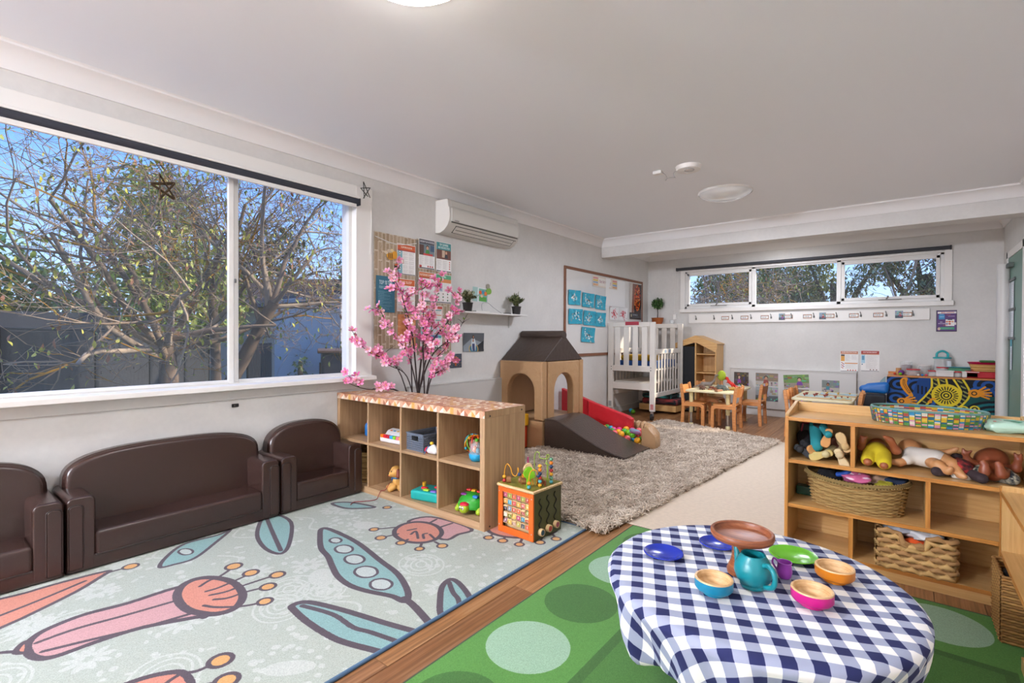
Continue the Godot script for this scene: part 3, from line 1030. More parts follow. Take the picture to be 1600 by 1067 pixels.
func activity_cube() -> void:
	var o = thing("activity_cube","wooden bead maze activity cube with orange front and letter tiles","toy",Vector3(-1.852,0.01,-2.52),-3.0)
	var w = 0.285; var h = 0.285; var hw = w/2
	var orange = pm("orange_lacquer",hx("d8641e"),0.35)
	var olive = pm("olive_lacquer",hx("47491f"),0.4)
	var pale = pm("pale_wood",hx("ffffff"),0.5,{"tex": wood(71,hx("c7a06b"),hx("d8b685"),hx("e6c99d")),"scale": Vector3(3,6,1)})
	# front frame with its window
	for s in [-1,1]:
		put("front_frame",bx(Vector3(s*(hw-0.018),h/2,hw-0.006),Vector3(0.036,h,0.014),0.003,1),orange,o)
	put("front_frame",bx(Vector3(0,h-0.015,hw-0.006),Vector3(w-0.07,0.03,0.0135),0.003),orange,o)
	put("front_frame",bx(Vector3(0,0.02,hw-0.006),Vector3(w-0.07,0.04,0.0135),0.003),orange,o)
	put("recess",bx(Vector3(0,h/2,hw-0.05),Vector3(w-0.04,h-0.02,0.01)),pale,o)
	for x in [-1,1]:
		for y in [0.045,h-0.03]:
			put("screw",tb([Vector3(x*(hw-0.012),y,hw),Vector3(x*(hw-0.012),y,hw+0.002)],0.004,8),pm("screw_grey",hx("b9c2cc"),0.3,{"metal": 0.6}),o)
	for e in [[Vector3(hw-0.006,h/2,0),Vector3(0.012,h,w-0.018)],[Vector3(-hw+0.006,h/2,0),Vector3(0.012,h,w-0.018)],[Vector3(0,h/2,-hw+0.006),Vector3(w,h,0.012)]]:
		put("side_panel",bx(e[0],e[1],0.003),olive,o)
	# wavy dark tubes stand for the shade inside cut slots on the side
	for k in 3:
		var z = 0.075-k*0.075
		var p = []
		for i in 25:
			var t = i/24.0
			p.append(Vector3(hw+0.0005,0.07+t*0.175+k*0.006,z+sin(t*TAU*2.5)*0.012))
		put("slot_shade",tb(p,0.0042,5),pm("slot_shade_paint",hx("17150a"),0.8),o)
		var knob = put("slot_knob",tb([Vector3(hw,0.045+k*0.004,z),Vector3(hw+0.022,0.045+k*0.004,z)],0.022,18),pale,o)
		put("knob_face",tb([Vector3(hw+0.0215,0.045+k*0.004,z),Vector3(hw+0.0228,0.045+k*0.004,z)],0.016,16),pm("knob_face_%d" % k,[hx("2f5361"),hx("b23a2e"),hx("93404f")][k],0.5),knob)
	# letter tiles on rods
	var faces = []
	var cs = ["b8206b","8b9a2b","d9442c","b8206b","9aa52f","b23a3a","d8942c","33a0c4","c2303a","d8a23c","c5404c","dca640","27405e","5d7896","c33b33","d9552c","d06a70","7d8c2b","d5d0c0","8b9a2b","dca63a","b8206b","2d8fae","cc3b2d","6e3f63","d8b04a","c9a89a","a0983a","3b4a5a","cf4a3a"]
	var letters = "AUEDEPOTEKMNSURVLQHGIBCWXYZFJE"
	for i in 5: put("tile_rod",tb([Vector3(-0.112,0.072+i*0.041,hw-0.02),Vector3(0.112,0.072+i*0.041,hw-0.02)],0.0025,6),pm("rod_dark",hx("6b5335"),0.5),o)
	for i in 5:
		for j in 6:
			var k = i*6+j
			var tl = put("letter_tile",bx(V3,Vector3(0.033,0.033,0.018),0.003),pale,o,Vector3(-0.089+j*0.0358,0.236-i*0.041,hw-0.02))
			tl.rotation.x = [0.0,0.0,0.5,-0.55,0.0,0.35,-0.15][k % 7 if i>1 else k % 2]
			put("tile_face",bx(Vector3(0,0,0.0092),Vector3(0.025,0.025,0.0012)),pm("tile_"+cs[k],hx(cs[k]),0.5),tl)
			var tm = TextMesh.new()
			tm.text = letters[k]; tm.font_size = 16; tm.pixel_size = 0.0011; tm.depth = 0.0006
			var f = SystemFont.new(); f.font_names = PackedStringArray(["Droid Sans"]); f.font_weight = 700
			tm.font = f
			put("letter",tm,pm("letter_cream",hx("efe0c8"),0.5),tl,Vector3(0,0,0.0102))
	# top with bead mazes
	put("top_board",bx(Vector3(0,h+0.009,0),Vector3(w+0.016,0.018,w+0.016),0.006),pale,o)
	put("top_print",bx(Vector3(0,h+0.019,0),Vector3(w-0.004,0.002,w-0.004)),pm("top_print",hx("ffffff"),0.5,{"tex": mottled(77,hx("6d6b22"),hx("a7993f"),0.02,0.06,128,3.0)}),o)
	var ty = h+0.02
	var paths = [
		["e09a1c",[Vector3(-0.11,0,0.12),Vector3(-0.108,0.07,0.12),Vector3(-0.088,0.12,0.12),Vector3(-0.062,0.1,0.115),Vector3(-0.05,0.06,0.11),Vector3(-0.03,0.052,0.1),Vector3(-0.01,0.09,0.1),Vector3(-0.025,0.1,0.09),Vector3(-0.02,0.06,0.085),Vector3(0.02,0.05,0.08),Vector3(0.03,0.09,0.075),Vector3(0.01,0.085,0.07),Vector3(0.02,0.05,0.06),Vector3(0.05,0.05,0.05),Vector3(0.06,0,0.04)]],
		["e09a1c",[Vector3(0.095,0,0.125),Vector3(0.093,0.08,0.12),Vector3(0.1,0.11,0.1),Vector3(0.115,0.105,0.08),Vector3(0.11,0.07,0.06),Vector3(0.09,0.06,0.04),Vector3(0.08,0,0.03)]],
		["8fae3a",[Vector3(-0.04,0,-0.1),Vector3(-0.045,0.12,-0.1),Vector3(-0.03,0.165,-0.1),Vector3(0.0,0.165,-0.095),Vector3(0.005,0.14,-0.09),Vector3(0.04,0.135,-0.09),Vector3(0.07,0.145,-0.095),Vector3(0.075,0.165,-0.1),Vector3(0.055,0.155,-0.1),Vector3(0.06,0.1,-0.1),Vector3(0.06,0,-0.1)]],
		["9a2c5e",[Vector3(-0.07,0,-0.06),Vector3(-0.07,0.11,-0.06),Vector3(-0.066,0.135,-0.06),Vector3(-0.062,0.1,-0.06),Vector3(-0.06,0,-0.06)]],
		["9a2c5e",[Vector3(0.075,0.0,0.0),Vector3(0.075,0.09,0.0),Vector3(0.09,0.12,0.01),Vector3(0.11,0.12,0.03),Vector3(0.12,0.09,0.05),Vector3(0.12,0,0.05)]],
		["8fae3a",[Vector3(0.085,0,-0.075),Vector3(0.083,0.1,-0.075),Vector3(0.07,0.12,-0.07),Vector3(0.085,0.115,-0.06),Vector3(0.12,0.11,-0.055),Vector3(0.127,0.09,-0.055),Vector3(0.127,0,-0.055)]]]
	for e in paths:
		var p = PackedVector3Array()
		for q in smooth_path(e[1],5): p.append(q+Vector3(0,ty,0))
		var m = MB.new()
		m.tube(p,0.0028,6)
		put("maze_wire",m,pm("wire_"+e[0],hx(e[0]),0.35),o)
	var bc = {"r": "b3242c","y": "e0a020","o": "e07a18","b": "1d3a63","t": "4fa3a8","g": "5e8f6e"}
	for e in [[Vector3(-0.11,0,0.12),"ry"],[Vector3(0.095,0,0.125),"to"],[Vector3(0.12,0,0.05),"ytrboy"],[Vector3(0.127,0,-0.055),"tgyrbog"]]:
		for k in (e[1] as String).length():
			put("bead",bl(e[0]+Vector3(0,ty+0.0125+k*0.0235,0),Vector3(0.0125,0.0115,0.0125),12),pm("bead_"+e[1][k],hx(bc[e[1][k]]),0.3),o)
	for e in [[Vector3(-0.005,0.065,0.098),"b"],[Vector3(0.02,0.062,0.082),"o"],[Vector3(0.05,0.06,0.05),"b"],[Vector3(0.115,0.07,0.06),"b"],[Vector3(0.035,0.055,0.075),"t"]]:
		put("bead",bl(e[0]+Vector3(0,ty,0),Vector3(0.0125,0.0115,0.0125),12),pm("bead_"+e[1],hx(bc[e[1]]),0.3),o)
	# flat wooden trees and animals standing on the top
	var tp = smooth2([Vector2(-0.012,0),Vector2(0.012,0),Vector2(0.014,0.05),Vector2(0.03,0.055),Vector2(0.04,0.08),Vector2(0.028,0.098),Vector2(0.02,0.12),Vector2(-0.004,0.124),Vector2(-0.024,0.108),Vector2(-0.034,0.085),Vector2(-0.024,0.062),Vector2(-0.012,0.05)],3)
	var m2 = MB.new(); m2.xf = Transform3D(Basis(Vector3.UP,0.9),Vector3(0.06,ty,0.09)); m2.extr(tp,0.018,0.003)
	put("wooden_tree",m2,pm("lime_lacquer",hx("78b51f"),0.35),o)
	m2 = MB.new(); m2.xf = Transform3D(Basis(Vector3.UP,0.9),Vector3(0.0,ty,0.02)); m2.extr(tp,0.016,0.003)
	put("wooden_tree",m2,pale,o)
	for e in [[Vector3(-0.085,0.02,0.105),0.7],[Vector3(-0.03,0.016,0.045),0.3],[Vector3(0.0,0.018,0.065),0.9]]:
		m2 = MB.new(); m2.xf = Transform3D(Basis(Vector3.UP,e[1]),Vector3(0,ty,0)+e[0])
		m2.tube(PackedVector3Array([Vector3(-0.014,0,0),Vector3(0.014,0,0)]),0.022,16)
		put("spinner",m2,pm("spinner_wood",hx("8a5a2e"),0.5),o)
	for e in [[Vector3(0.075,0,-0.01),0.5],[Vector3(0.11,0,0.005),0.2]]:
		m2 = MB.new(); m2.xf = Transform3D(Basis(Vector3.UP,e[1]),Vector3(0,ty,0)+e[0])
		m2.extr(smooth2([Vector2(-0.02,0),Vector2(-0.012,0),Vector2(-0.01,0.01),Vector2(0.01,0.01),Vector2(0.012,0),Vector2(0.02,0),Vector2(0.022,0.028),Vector2(0.012,0.034),Vector2(0.0,0.026),Vector2(-0.022,0.026)],3),0.012,0.002)
		put("wooden_animal",m2,pm("animal_wood",hx("8f4a24"),0.5),o)

func tan_vinyl() -> StandardMaterial3D:
	return pm("tan_vinyl",hx("b08a62"),0.4,{"bump": bumpy(52,0.02,256,3),"bump_cm": 0.5,"scale": Vector3(1.5,1.5,1)})
# arched foam panel in xy, extruded along z
func arch_panel(w: float,h: float,ow: float,oh: float,t: float,xf_: Transform3D,bev := 0.018) -> MB:
	var p = PackedVector2Array([Vector2(-w/2,0),Vector2(-ow/2,0),Vector2(-ow/2,oh-ow/2)])
	for k in range(1,12): p.append(Vector2(-cos(PI*k/12.0)*ow/2,oh-ow/2+sin(PI*k/12.0)*ow/2))
	p.append_array(PackedVector2Array([Vector2(ow/2,oh-ow/2),Vector2(ow/2,0),Vector2(w/2,0),Vector2(w/2,h),Vector2(-w/2,h)]))
	p.reverse()
	var m = MB.new()
	m.xf = xf_
	m.extr(p,t,bev)
	return m
func playhouse() -> void:
	var x0 = -3.68; var x1 = -3.06; var z0 = -5.27; var z1 = -4.39
	var cx = (x0+x1)/2; var cz = (z0+z1)/2
	var tan_ = tan_vinyl(); var br = pm("roof_vinyl",hx("3f3129"),0.5,{"bump": bumpy(53,0.03),"bump_cm": 0.3,"scale": Vector3(2,2,1)})
	var o = thing("soft_playhouse","tan soft foam playhouse with arched openings and brown roof","playhouse",Vector3(cx,0,cz))
	var py = 0.315; var hh = 0.645
	# the platform under the house
	put("platform",rb(Vector3(0.0,py/2,0),Vector3(x1-x0,py,z1-z0),0.02,3),tan_,o)
	var W = x1-x0; var Dp = z1-z0
	put("arched_panel",arch_panel(W-0.01,hh,0.37,0.50,0.1,Transform3D(Basis(),Vector3(0,py+0.003,Dp/2-0.1))),tan_,o)
	put("arched_panel",arch_panel(W-0.01,hh,0.37,0.50,0.1,Transform3D(Basis(),Vector3(0,py+0.003,-Dp/2))),tan_,o)
	put("arched_panel",arch_panel(Dp-0.21,hh,0.40,0.50,0.1,Transform3D(Basis(Vector3.UP,PI/2),Vector3(W/2-0.1,py+0.003,0))),tan_,o)
	put("wall_panel",rb(Vector3(-W/2+0.03,py+hh/2,0),Vector3(0.05,hh-0.01,Dp-0.21),0.012,3),tan_,o)
	# roof
	var m = MB.new()
	m.xf = Transform3D(Basis(Vector3.UP,PI/2),Vector3(-W/2-0.0,py+hh+0.004,0))
	m.extr(PackedVector2Array([Vector2(-Dp/2+0.03,0),Vector2(Dp/2-0.03,0),Vector2(0.05,0.27),Vector2(-0.05,0.27)]),W-0.005,0.012)
	put("roof",m,br,o)
	put("ridge_roll",tb([Vector3(-W/2+0.0,py+hh+0.295,0),Vector3(-W/2+0.012,py+hh+0.295,0),Vector3(W/2-0.02,py+hh+0.295,0),Vector3(W/2-0.003,py+hh+0.295,0)],[0.04,0.052,0.052,0.042],20),br,o)
	# the ramp
	var rp = smooth2([Vector2(0.03,0.318),Vector2(0.16,0.315),Vector2(0.3,0.262),Vector2(0.5,0.172),Vector2(0.7,0.092),Vector2(0.86,0.052),Vector2(0.95,0.036)],5,false)
	var pr = PackedVector2Array([Vector2(0.0,0.0),Vector2(0.955,0.0)])
	for k in range(rp.size()-1,-1,-1): pr.append(rp[k])
	pr.append(Vector2(0.0,0.315))
	var rmp = thing("foam_ramp","brown vinyl foam ramp sloping down from the playhouse","ramp",Vector3(x1+0.004,0.03,z1-0.62))
	m = MB.new()
	m.extr(pr,0.6,0.012)
	put("ramp_body",m,pm("ramp_vinyl",hx("453830"),0.32,{"bump": bumpy(54,0.05),"bump_cm": 0.25,"scale": Vector3(2,2,1)}),rmp)
	var seam = []
	for q in rp: seam.append(Vector3(q.x,q.y-0.012,0.598))
	put("piping",tb(seam,0.004,6),pm("vinyl_piping",hx("2f1f1c"),0.4),rmp)
	# coloured blocks behind the shelf
	var bo = thing("foam_block","orange foam block beside the playhouse","block",Vector3(-3.30,0.02,-4.24))
	put("cushion",rb(Vector3(0,0.12,0),Vector3(0.12,0.24,0.24),0.015,3),pm("orange_red_vinyl",hx("cf3c16"),0.4),bo)
	bo = thing("foam_block","yellow foam block stacked on the orange one","block",Vector3(-3.30,0.262,-4.24))
	put("cushion",rb(Vector3(0.01,0.066,0),Vector3(0.14,0.132,0.24),0.015,3),pm("yellow_vinyl",hx("e0a518"),0.4),bo)
	# ball pit
	var red = pm("red_vinyl",hx("c41f2a"),0.33,{"bump": bumpy(55,0.02),"bump_cm": 0.3,"scale": Vector3(2,2,1)})
	var pit = thing("ball_pit","ball pit with red side wall and gathered tan rim","ball pit",Vector3(-3.04,0.02,-5.0))
	m = MB.new()
	m.xf = Transform3D(Basis(),Vector3(0.0,0,-0.40))
	m.extr(PackedVector2Array([Vector2(0,0),Vector2(0.58,0),Vector2(0.58,0.27),Vector2(0.52,0.30),Vector2(0.0,0.435)]),0.07,0.012)
	put("side_wall",m,red,pit)
	m = MB.new()
	m.xf = Transform3D(Basis(),Vector3(-0.6,0,-0.74))
	m.extr(PackedVector2Array([Vector2(0,0),Vector2(0.7,0),Vector2(0.7,0.3),Vector2(0.0,0.52)]),0.08,0.012)
	put("side_wall",m,red,pit)
	put("pit_floor",bx(Vector3(0.45,0.02,-0.215),Vector3(0.86,0.03,0.39),0.005),pm("yellow_mat",hx("d6a52c"),0.5),pit)
	var mat_m = MB.new()
	mat_m.xf = Transform3D(Basis(Vector3(1,0,0),-PI/2),Vector3(0.28,0.002,-0.02))
	var fan = PackedVector2Array([Vector2(0,0)])
	for k in 17: fan.append(Vector2(cos(PI/2*k/16),sin(PI/2*k/16))*0.76)
	mat_m.extr(fan,0.014,0.004)
	put("base_mat",mat_m,pm("yellow_mat",hx("d6a52c"),0.5),pit)
	# gathered quarter-round rim
	var rows = []
	var nn = 150
	for j in nn+1:
		var t = float(j)/nn
		var a = PI/2*t
		var c = Vector3(0.28,0,-0.02)
		var d = Vector3(cos(a),0,-sin(a))
		var pl = (1.0-absf(sin(t*23.0)))*2.2-0.6+sin(t*61.0+1.0)*0.4
		var R = 0.70; var th = 0.15
		var sec = [Vector2(R,0.0),Vector2(R+0.012,0.05),Vector2(R+0.008,0.11),Vector2(R-0.01+pl*0.01,0.155),Vector2(R-0.05,0.19+pl*0.014),Vector2(R-0.1,0.205+pl*0.022),Vector2(R-th,0.19+pl*0.022),Vector2(R-th-0.012+pl*0.012,0.14),Vector2(R-th,0.06),Vector2(R-th,0.0)]
		var row = PackedVector3Array()
		for s in sec: row.append(c+d*s.x+Vector3(0,s.y,0))
		rows.append(row)
	m = MB.new()
	m.grid(rows,false,Vector2(1,4),true)
	put("gathered_rim",m,tan_,pit)
	for e in [0,nn]:
		m = MB.new()
		var row: PackedVector3Array = rows[e]
		for k in range(1,row.size()-1): m.tri(row[0],row[k],row[k+1])
		put("rim_end",m,tan_,pit)
	# the balls, each one its own thing
	var cols = [["pink","d92f7c"],["lime green","69b81f"],["sky blue","2a9cc4"],["orange","eaa223"],["coral","e8606a"],["green","3f9a35"]]
	var ball = bl(V3,Vector3(0.036,0.036,0.036),14).mesh()
	var r = RandomNumberGenerator.new(); r.seed = 21
	var placed = []
	var tries = 0
	while placed.size()<110 and tries<9000:
		tries += 1
		var layer = 0 if tries<2500 else 1
		var p = Vector3(r.randf_range(-2.98,-2.16),0.095+layer*0.062+r.randf()*0.012,r.randf_range(-5.30,-5.035))
		var rel = Vector2(p.x+2.76,p.z+5.02)
		if rel.length()>0.50 and rel.x>0: continue
		var ok = true
		for q in placed:
			if p.distance_to(q)<0.0715: ok = false; break
		if not ok: continue
		placed.append(p)
		var c: Array = cols[r.randi() % 6]
		var zone = "against the red wall" if p.z<-5.22 else ("beside the gathered rim" if p.x>-2.42 else ("along the ramp edge" if p.z>-5.10 else ("near the playhouse" if p.x<-2.75 else "in the middle")))
		zone = ("upper " if layer==1 else "lower ")+"layer, "+zone
		solo("plastic_ball",ball,pm("ball_"+c[1],hx(c[1]),0.28,{"sss": 0.0}),"%s plastic ball in the pit, %s" % [c[0],zone],"ball",p,"%s pit balls, %s" % [c[0],zone])
	solo("plastic_ball",ball,pm("ball_2a9cc4",hx("2a9cc4"),0.28),"blue plastic ball on the floor under the cot","ball",Vector3(-3.50,0.037,-7.55))
	solo("plastic_ball",ball,pm("ball_69b81f",hx("69b81f"),0.28),"green plastic ball on the floor under the cot","ball",Vector3(-3.42,0.037,-7.45))
	var cu = MB.new()
	cu.rbox(V3,Vector3(0.12,0.045,0.08),0.022,4)
	var cush = solo("small_cushion",cu,pm("pink_teal_print",hx("ffffff"),0.8,{"tex": mottled(81,hx("b0487a"),hx("5a9aa0"),0.08,0.2,64,3.0)}),"small pink and teal printed cushion lying on the pit balls","cushion",Vector3(-2.30,0.205,-5.06))
	cush.rotation = Vector3(0.1,0.5,-0.25)

func cot() -> void:
	var o = thing("cot","white wooden cot on castors beside the whiteboard","cot",Vector3(-2.93,0,-7.05))
	var wh = pm("cot_white",hx("dcd6cd"),0.4)
	var L = 1.15; var W = 0.685; var H = 1.465
	for z in [0.0,-L]:
		for x in [0.0,-W]:
			put("post",bx(Vector3(x,(H+0.13)/2,z),Vector3(0.082,H-0.13,0.04),0.006,1),wh,o)
		for e in [[1.43,0.07],[0.76,0.09],[0.49,0.105]]:
			put("end_rail",bx(Vector3(-W/2,e[0],z),Vector3(W-0.08,e[1],0.034),0.006),wh,o)
		for k in 4:
			put("end_slat",bx(Vector3(-W+0.135+k*0.147-0.02,1.10,z),Vector3(0.086,0.6,0.02),0.005,1),wh,o)
	# side gate towards the room: lower than the ends
	for x in [0.005,-W-0.005]:
		var top = 1.02 if x>-0.1 else 1.02
		put("side_rail",bx(Vector3(x,top,-L/2),Vector3(0.034,0.075,L-0.045),0.006,2),wh,o)
		put("side_rail",bx(Vector3(x,0.365,-L/2),Vector3(0.034,0.07,L-0.045),0.006,2),wh,o)
		for k in 9:
			put("side_slat",bx(Vector3(x,0.69,-0.1-k*(L-0.2)/8.0),Vector3(0.018,0.58,0.036),0.005,1),wh,o)
	put("base_board",bx(Vector3(-W/2,0.74,-L/2),Vector3(W-0.06,0.02,L-0.06),0.002),wh,o)
	for k in 7: put("base_slat",bx(Vector3(-W/2,0.545,-0.12-k*0.15),Vector3(W-0.06,0.018,0.07),0.003),wh,o)
	put("end_plate",bx(Vector3(-W/2+0.02,1.447,0.0195),Vector3(0.22,0.052,0.004),0.001),pm("cot_red_label",hx("a32b3c"),0.5),o,V3,"red notice strip")
	for x in [0.0,-W]: put("leg_sticker",bx(Vector3(x,0.2,0.0205),Vector3(0.05,0.08,0.002)),pm("sticker_red" if x==0.0 else "sticker_grey",hx("c07a7a") if x==0.0 else hx("9d9d9a"),0.5),o)
	for k in 2: put("rail_sticker",bx(Vector3(0.0235,1.02,-0.45-k*0.17),Vector3(0.002,0.05,0.08)),pm("sticker_blue",hx("8fa3b8"),0.5),o)
	for z in [0.0,-L]:
		for x in [0.0,-W]:
			var c = put("castor",tb([Vector3(x-0.014,0.05,z+0.015),Vector3(x+0.014,0.05,z+0.015)],0.05,18),pm("castor_grey" if z<-0.5 else "castor_black",hx("8b8f94") if z<-0.5 else hx("26272a"),0.4),o)
			put("castor_fork",bx(Vector3(x,0.095,z+0.008),Vector3(0.045,0.07,0.03),0.005),pm("steel",hx("a9abad"),0.3,{"metal": 0.8}),c)
	for x in [-0.02,-W+0.02]:
		for y in [0.74,0.78]: put("bolt",tb([Vector3(x,y,0.019),Vector3(x,y,0.022)],0.008,8),pm("bolt_dark",hx("4a4a4a"),0.4),o)
	solo("cot_mattress",rb(V3,Vector3(0.60,0.12,1.04),0.025,4),pm("mattress_blue",hx("1d4f93"),0.6),"blue mattress lying in the white cot","mattress",Vector3(-3.28,0.815,-7.625))
	solo("mustard_blanket",rb(V3,Vector3(0.52,0.09,0.4),0.04,5),pm("mustard_cloth",hx("c79a1e"),0.9),"folded mustard blanket on the cot mattress","blanket",Vector3(-3.26,0.915,-7.38))
	var bt = thing("storage_tray","low wooden tray of folded rugs under the cot","tray",Vector3(-3.15,0,-8.0))
	put("tray_body",bx(Vector3(0,0.09,0),Vector3(0.62,0.1,0.46),0.006),maple,bt)
	var fr = thing("folded_rug","dark patterned folded rug stacked on the tray under the cot","rug",Vector3(-3.12,0.145,-7.98))
	put("fold",rb(Vector3(0,0.05,0),Vector3(0.6,0.1,0.42),0.045,4),pm("dark_patterned_rug",hx("ffffff"),0.9,{"tex": mottled(91,hx("151d22"),hx("a23a3a"),0.03,0.06,128,4.0)}),fr)
	put("fold",rb(Vector3(-0.05,0.13,0.0),Vector3(0.5,0.07,0.4),0.034,4),pm("dark_teal_rug",hx("ffffff"),0.9,{"tex": mottled(92,hx("10191c"),hx("3d8f8a"),0.05,0.1,128,4.0)}),fr)

func edged_board(o: Node,called: String,at: Vector3,s: Vector3,front := true) -> MeshInstance3D:
	var b = put(called,bx(at,s,0.0015,0),maple,o)
	if front: put("edge_band",bx(at+Vector3(0,0,s.z/2+0.0012),Vector3(s.x,s.y,0.003),0.001,0),maple_edge,b)
	return b
func toy_cabinet() -> void:
	var x0 = -0.526; var x1 = 0.47; var zf = -3.15; var d = 0.34; var w = x1-x0
	var o = thing("toy_cabinet","light maple open toy cabinet with three shelves and raised back","cabinet",Vector3((x0+x1)/2,0,zf-d/2))
	for s in [-1,1]:
		var p = PackedVector2Array([Vector2(-d/2,0.0),Vector2(d/2,0.0),Vector2(d/2,0.792),Vector2(d/2-0.02,0.806),Vector2(-d/2,0.848)])
		var m = MB.new()
		m.xf = Transform3D(Basis(Vector3.UP,-PI/2),Vector3(s*(w/2-0.009)+0.009,0,0))
		m.extr(p,0.018,0.001,1.0,1)
		var sb = put("side_board",m,maple,o)
		put("edge_band",bx(Vector3(s*(w/2-0.009),0.396,d/2+0.0012),Vector3(0.018,0.79,0.003),0.001,1),maple_edge,sb)
	var iw = w-0.036
	edged_board(o,"top_board",Vector3(0,0.778,0),Vector3(iw,0.02,d))
	put("back_lip",bx(Vector3(0,0.815,-d/2+0.01),Vector3(iw,0.056,0.018),0.002),maple,o)
	edged_board(o,"shelf_board",Vector3(0,0.54,0),Vector3(iw,0.02,d-0.01))
	edged_board(o,"shelf_board",Vector3(0,0.292,0),Vector3(iw,0.02,d-0.01))
	edged_board(o,"bottom_board",Vector3(0,0.055,0),Vector3(iw,0.02,d-0.01))
	put("kick_board",bx(Vector3(0,0.023,d/2-0.012),Vector3(iw,0.045,0.018),0.001),maple,o)
	put("back_board",bx(Vector3(0,0.40,-d/2+0.005),Vector3(iw,0.74,0.008),0.0,0),maple,o)
	for e in [[0.316,0.55,0.768],[0.622,0.302,0.53],[0.311,0.065,0.282]]:
		var b = put("divider",bx(Vector3(x0+e[0]-(x0+x1)/2,(e[1]+e[2])/2,0),Vector3(0.02,e[2]-e[1],d-0.02),0.001,1),maple,o)
		put("edge_band",bx(Vector3(x0+e[0]-(x0+x1)/2,(e[1]+e[2])/2,d/2-0.0085),Vector3(0.02,e[2]-e[1],0.003),0.001,1),maple_edge,b)

func bookcase() -> void:
	# stands at right angles to the cabinet, its open side facing the table
	var o = thing("low_bookcase","low maple bookcase standing at right angles to the toy cabinet","bookcase",Vector3(0.345,0,-3.1))
	var d = 0.34
	put("end_panel",bx(Vector3(d/2,0.287,-0.01),Vector3(d,0.574,0.018),0.006,1),maple,o)
	put("edge_band",bx(Vector3(-0.001,0.287,-0.01),Vector3(0.004,0.566,0.018),0.001,1),maple_edge,o)
	for y in [0.54,0.272]:
		var b = put("shelf_board",bx(Vector3(d/2,y,0.55),Vector3(d-0.0,0.018,1.1),0.001,2),maple,o)
		put("edge_band",bx(Vector3(-0.001,y,0.55),Vector3(0.003,0.018,1.1),0.001,2),maple_edge,b)
	put("kick_board",bx(Vector3(0.012,0.028,0.80),Vector3(0.018,0.056,0.6),0.001,2),maple,o)
	put("bottom_board",bx(Vector3(d/2+0.01,0.049,0.80),Vector3(d-0.04,0.014,0.6),0.001,2),maple,o)
	put("back_panel",bx(Vector3(d-0.006,0.287,0.55),Vector3(0.01,0.574,1.1),0.0,2),maple,o)
	put("end_panel",bx(Vector3(d/2,0.287,1.11),Vector3(d,0.574,0.018),0.006,1),maple,o)

func round_table() -> void:
	var c = Vector3(-0.385,0,-1.735)
	var o = thing("round_table","low round children's table with beech legs on the green rug","table",c)
	var beech = pm("beech_leg",hx("d6a867"),0.45)
	put("table_top",tb([Vector3(0,0.43,0),Vector3(0,0.452,0)],0.425,48),beech,o)
	for a in [45.0,195.0,75.0,285.0]:
		var p = Vector3(cos(deg_to_rad(a)),0,sin(deg_to_rad(a)))*0.405
		var leg = put("leg",tb([p+Vector3(0,0.06,0),p+Vector3(0,0.43,0)],0.024,20),beech,o)
		put("foot_cap",lt([Vector2(0,0.0),Vector2(0.03,0.0),Vector2(0.033,0.004),Vector2(0.031,0.085),Vector2(0.026,0.09)],20,p+Vector3(0,0.009,0)),pm("grey_foot",hx("b9bec4"),0.5),leg)
	# gingham cover, elasticated under the rim
	var sq = 16
	var pd = Pad.new(64,64,hx("eceae6"))
	pd.rect(0,0,32,64,hx("9aa0b6")); pd.rect(0,0,64,32,hx("9aa0b6")); pd.rect(0,0,32,32,hx("1b2152"))
	var gm = pm("gingham_cloth",hx("ffffff"),0.9,{"tex": pd.tex()})
	var m = MB.new()
	var base = 0
	var nr = 34; var na = 150
	var R = 0.447
	var ang = deg_to_rad(-24.0)
	for j in nr+1:
		for i in na+1:
			var a = TAU*i/na
			var f1 = sin(a*9.0)*0.5+sin(a*14.0+1.3)*0.35+sin(a*23.0+0.4)*0.25
			var f2 = sin(a*31.0+2.0)*0.5+sin(a*19.0)*0.5
			var rr: float; var yy: float
			var s = float(j)/nr*(R+0.26)
			if s<R-0.02:
				rr = s; yy = 0.458+0.0009*sin(a*5.0+s*40.0)
			else:
				var t = (s - R + 0.02) / 0.28          # 0..1 down the skirt
				var bend = clampf(t/0.12,0,1)
				rr = R-0.02+0.028*sin(bend*PI/2)+(0.034*f1*smoothstep(0.12,0.5,t))-0.075*smoothstep(0.12,0.75,t)-0.08*smoothstep(0.62,1.0,t)+0.008*f2*smoothstep(0.3,0.7,t)
				var front = 0.5+0.5*cos(a-deg_to_rad(100.0))
				yy = 0.458-0.014*(1.0-cos(bend*PI/2))-(0.155+0.05*front)*smoothstep(0.06,0.75,t)+0.02*smoothstep(0.75,1.0,t)-0.012*f1*smoothstep(0.3,0.8,t)
			var q = Vector2(cos(a),sin(a))*s
			q = q.rotated(-ang)
			m.v.append(Vector3(cos(a)*rr,yy,sin(a)*rr)); m.n.append(Vector3.UP); m.u.append(q/0.0705+Vector2(0.3,0.1))
	for j in nr+1:
		for i in na+1:
			var w = na+1
			var i0 = (i-1+na) % na; var i1 = (i+1) % na
			var du = m.v[j*w+i1]-m.v[j*w+i0]
			var dv = m.v[mini(j+1,nr)*w+i]-m.v[maxi(j-1,0)*w+i]
			var nn = du.cross(dv)
			m.n[j*w+i] = nn.normalized() if nn.length()>1e-9 and j>3 else Vector3.UP
	for j in nr:
		for i in na:
			var a = j*(na+1)+i
			m.face(a,a+1,a+na+2); m.face(a,a+na+2,a+na+1)
	solo("gingham_tablecloth",m,gm,"navy and white gingham cover gathered under the round table","tablecloth",c)
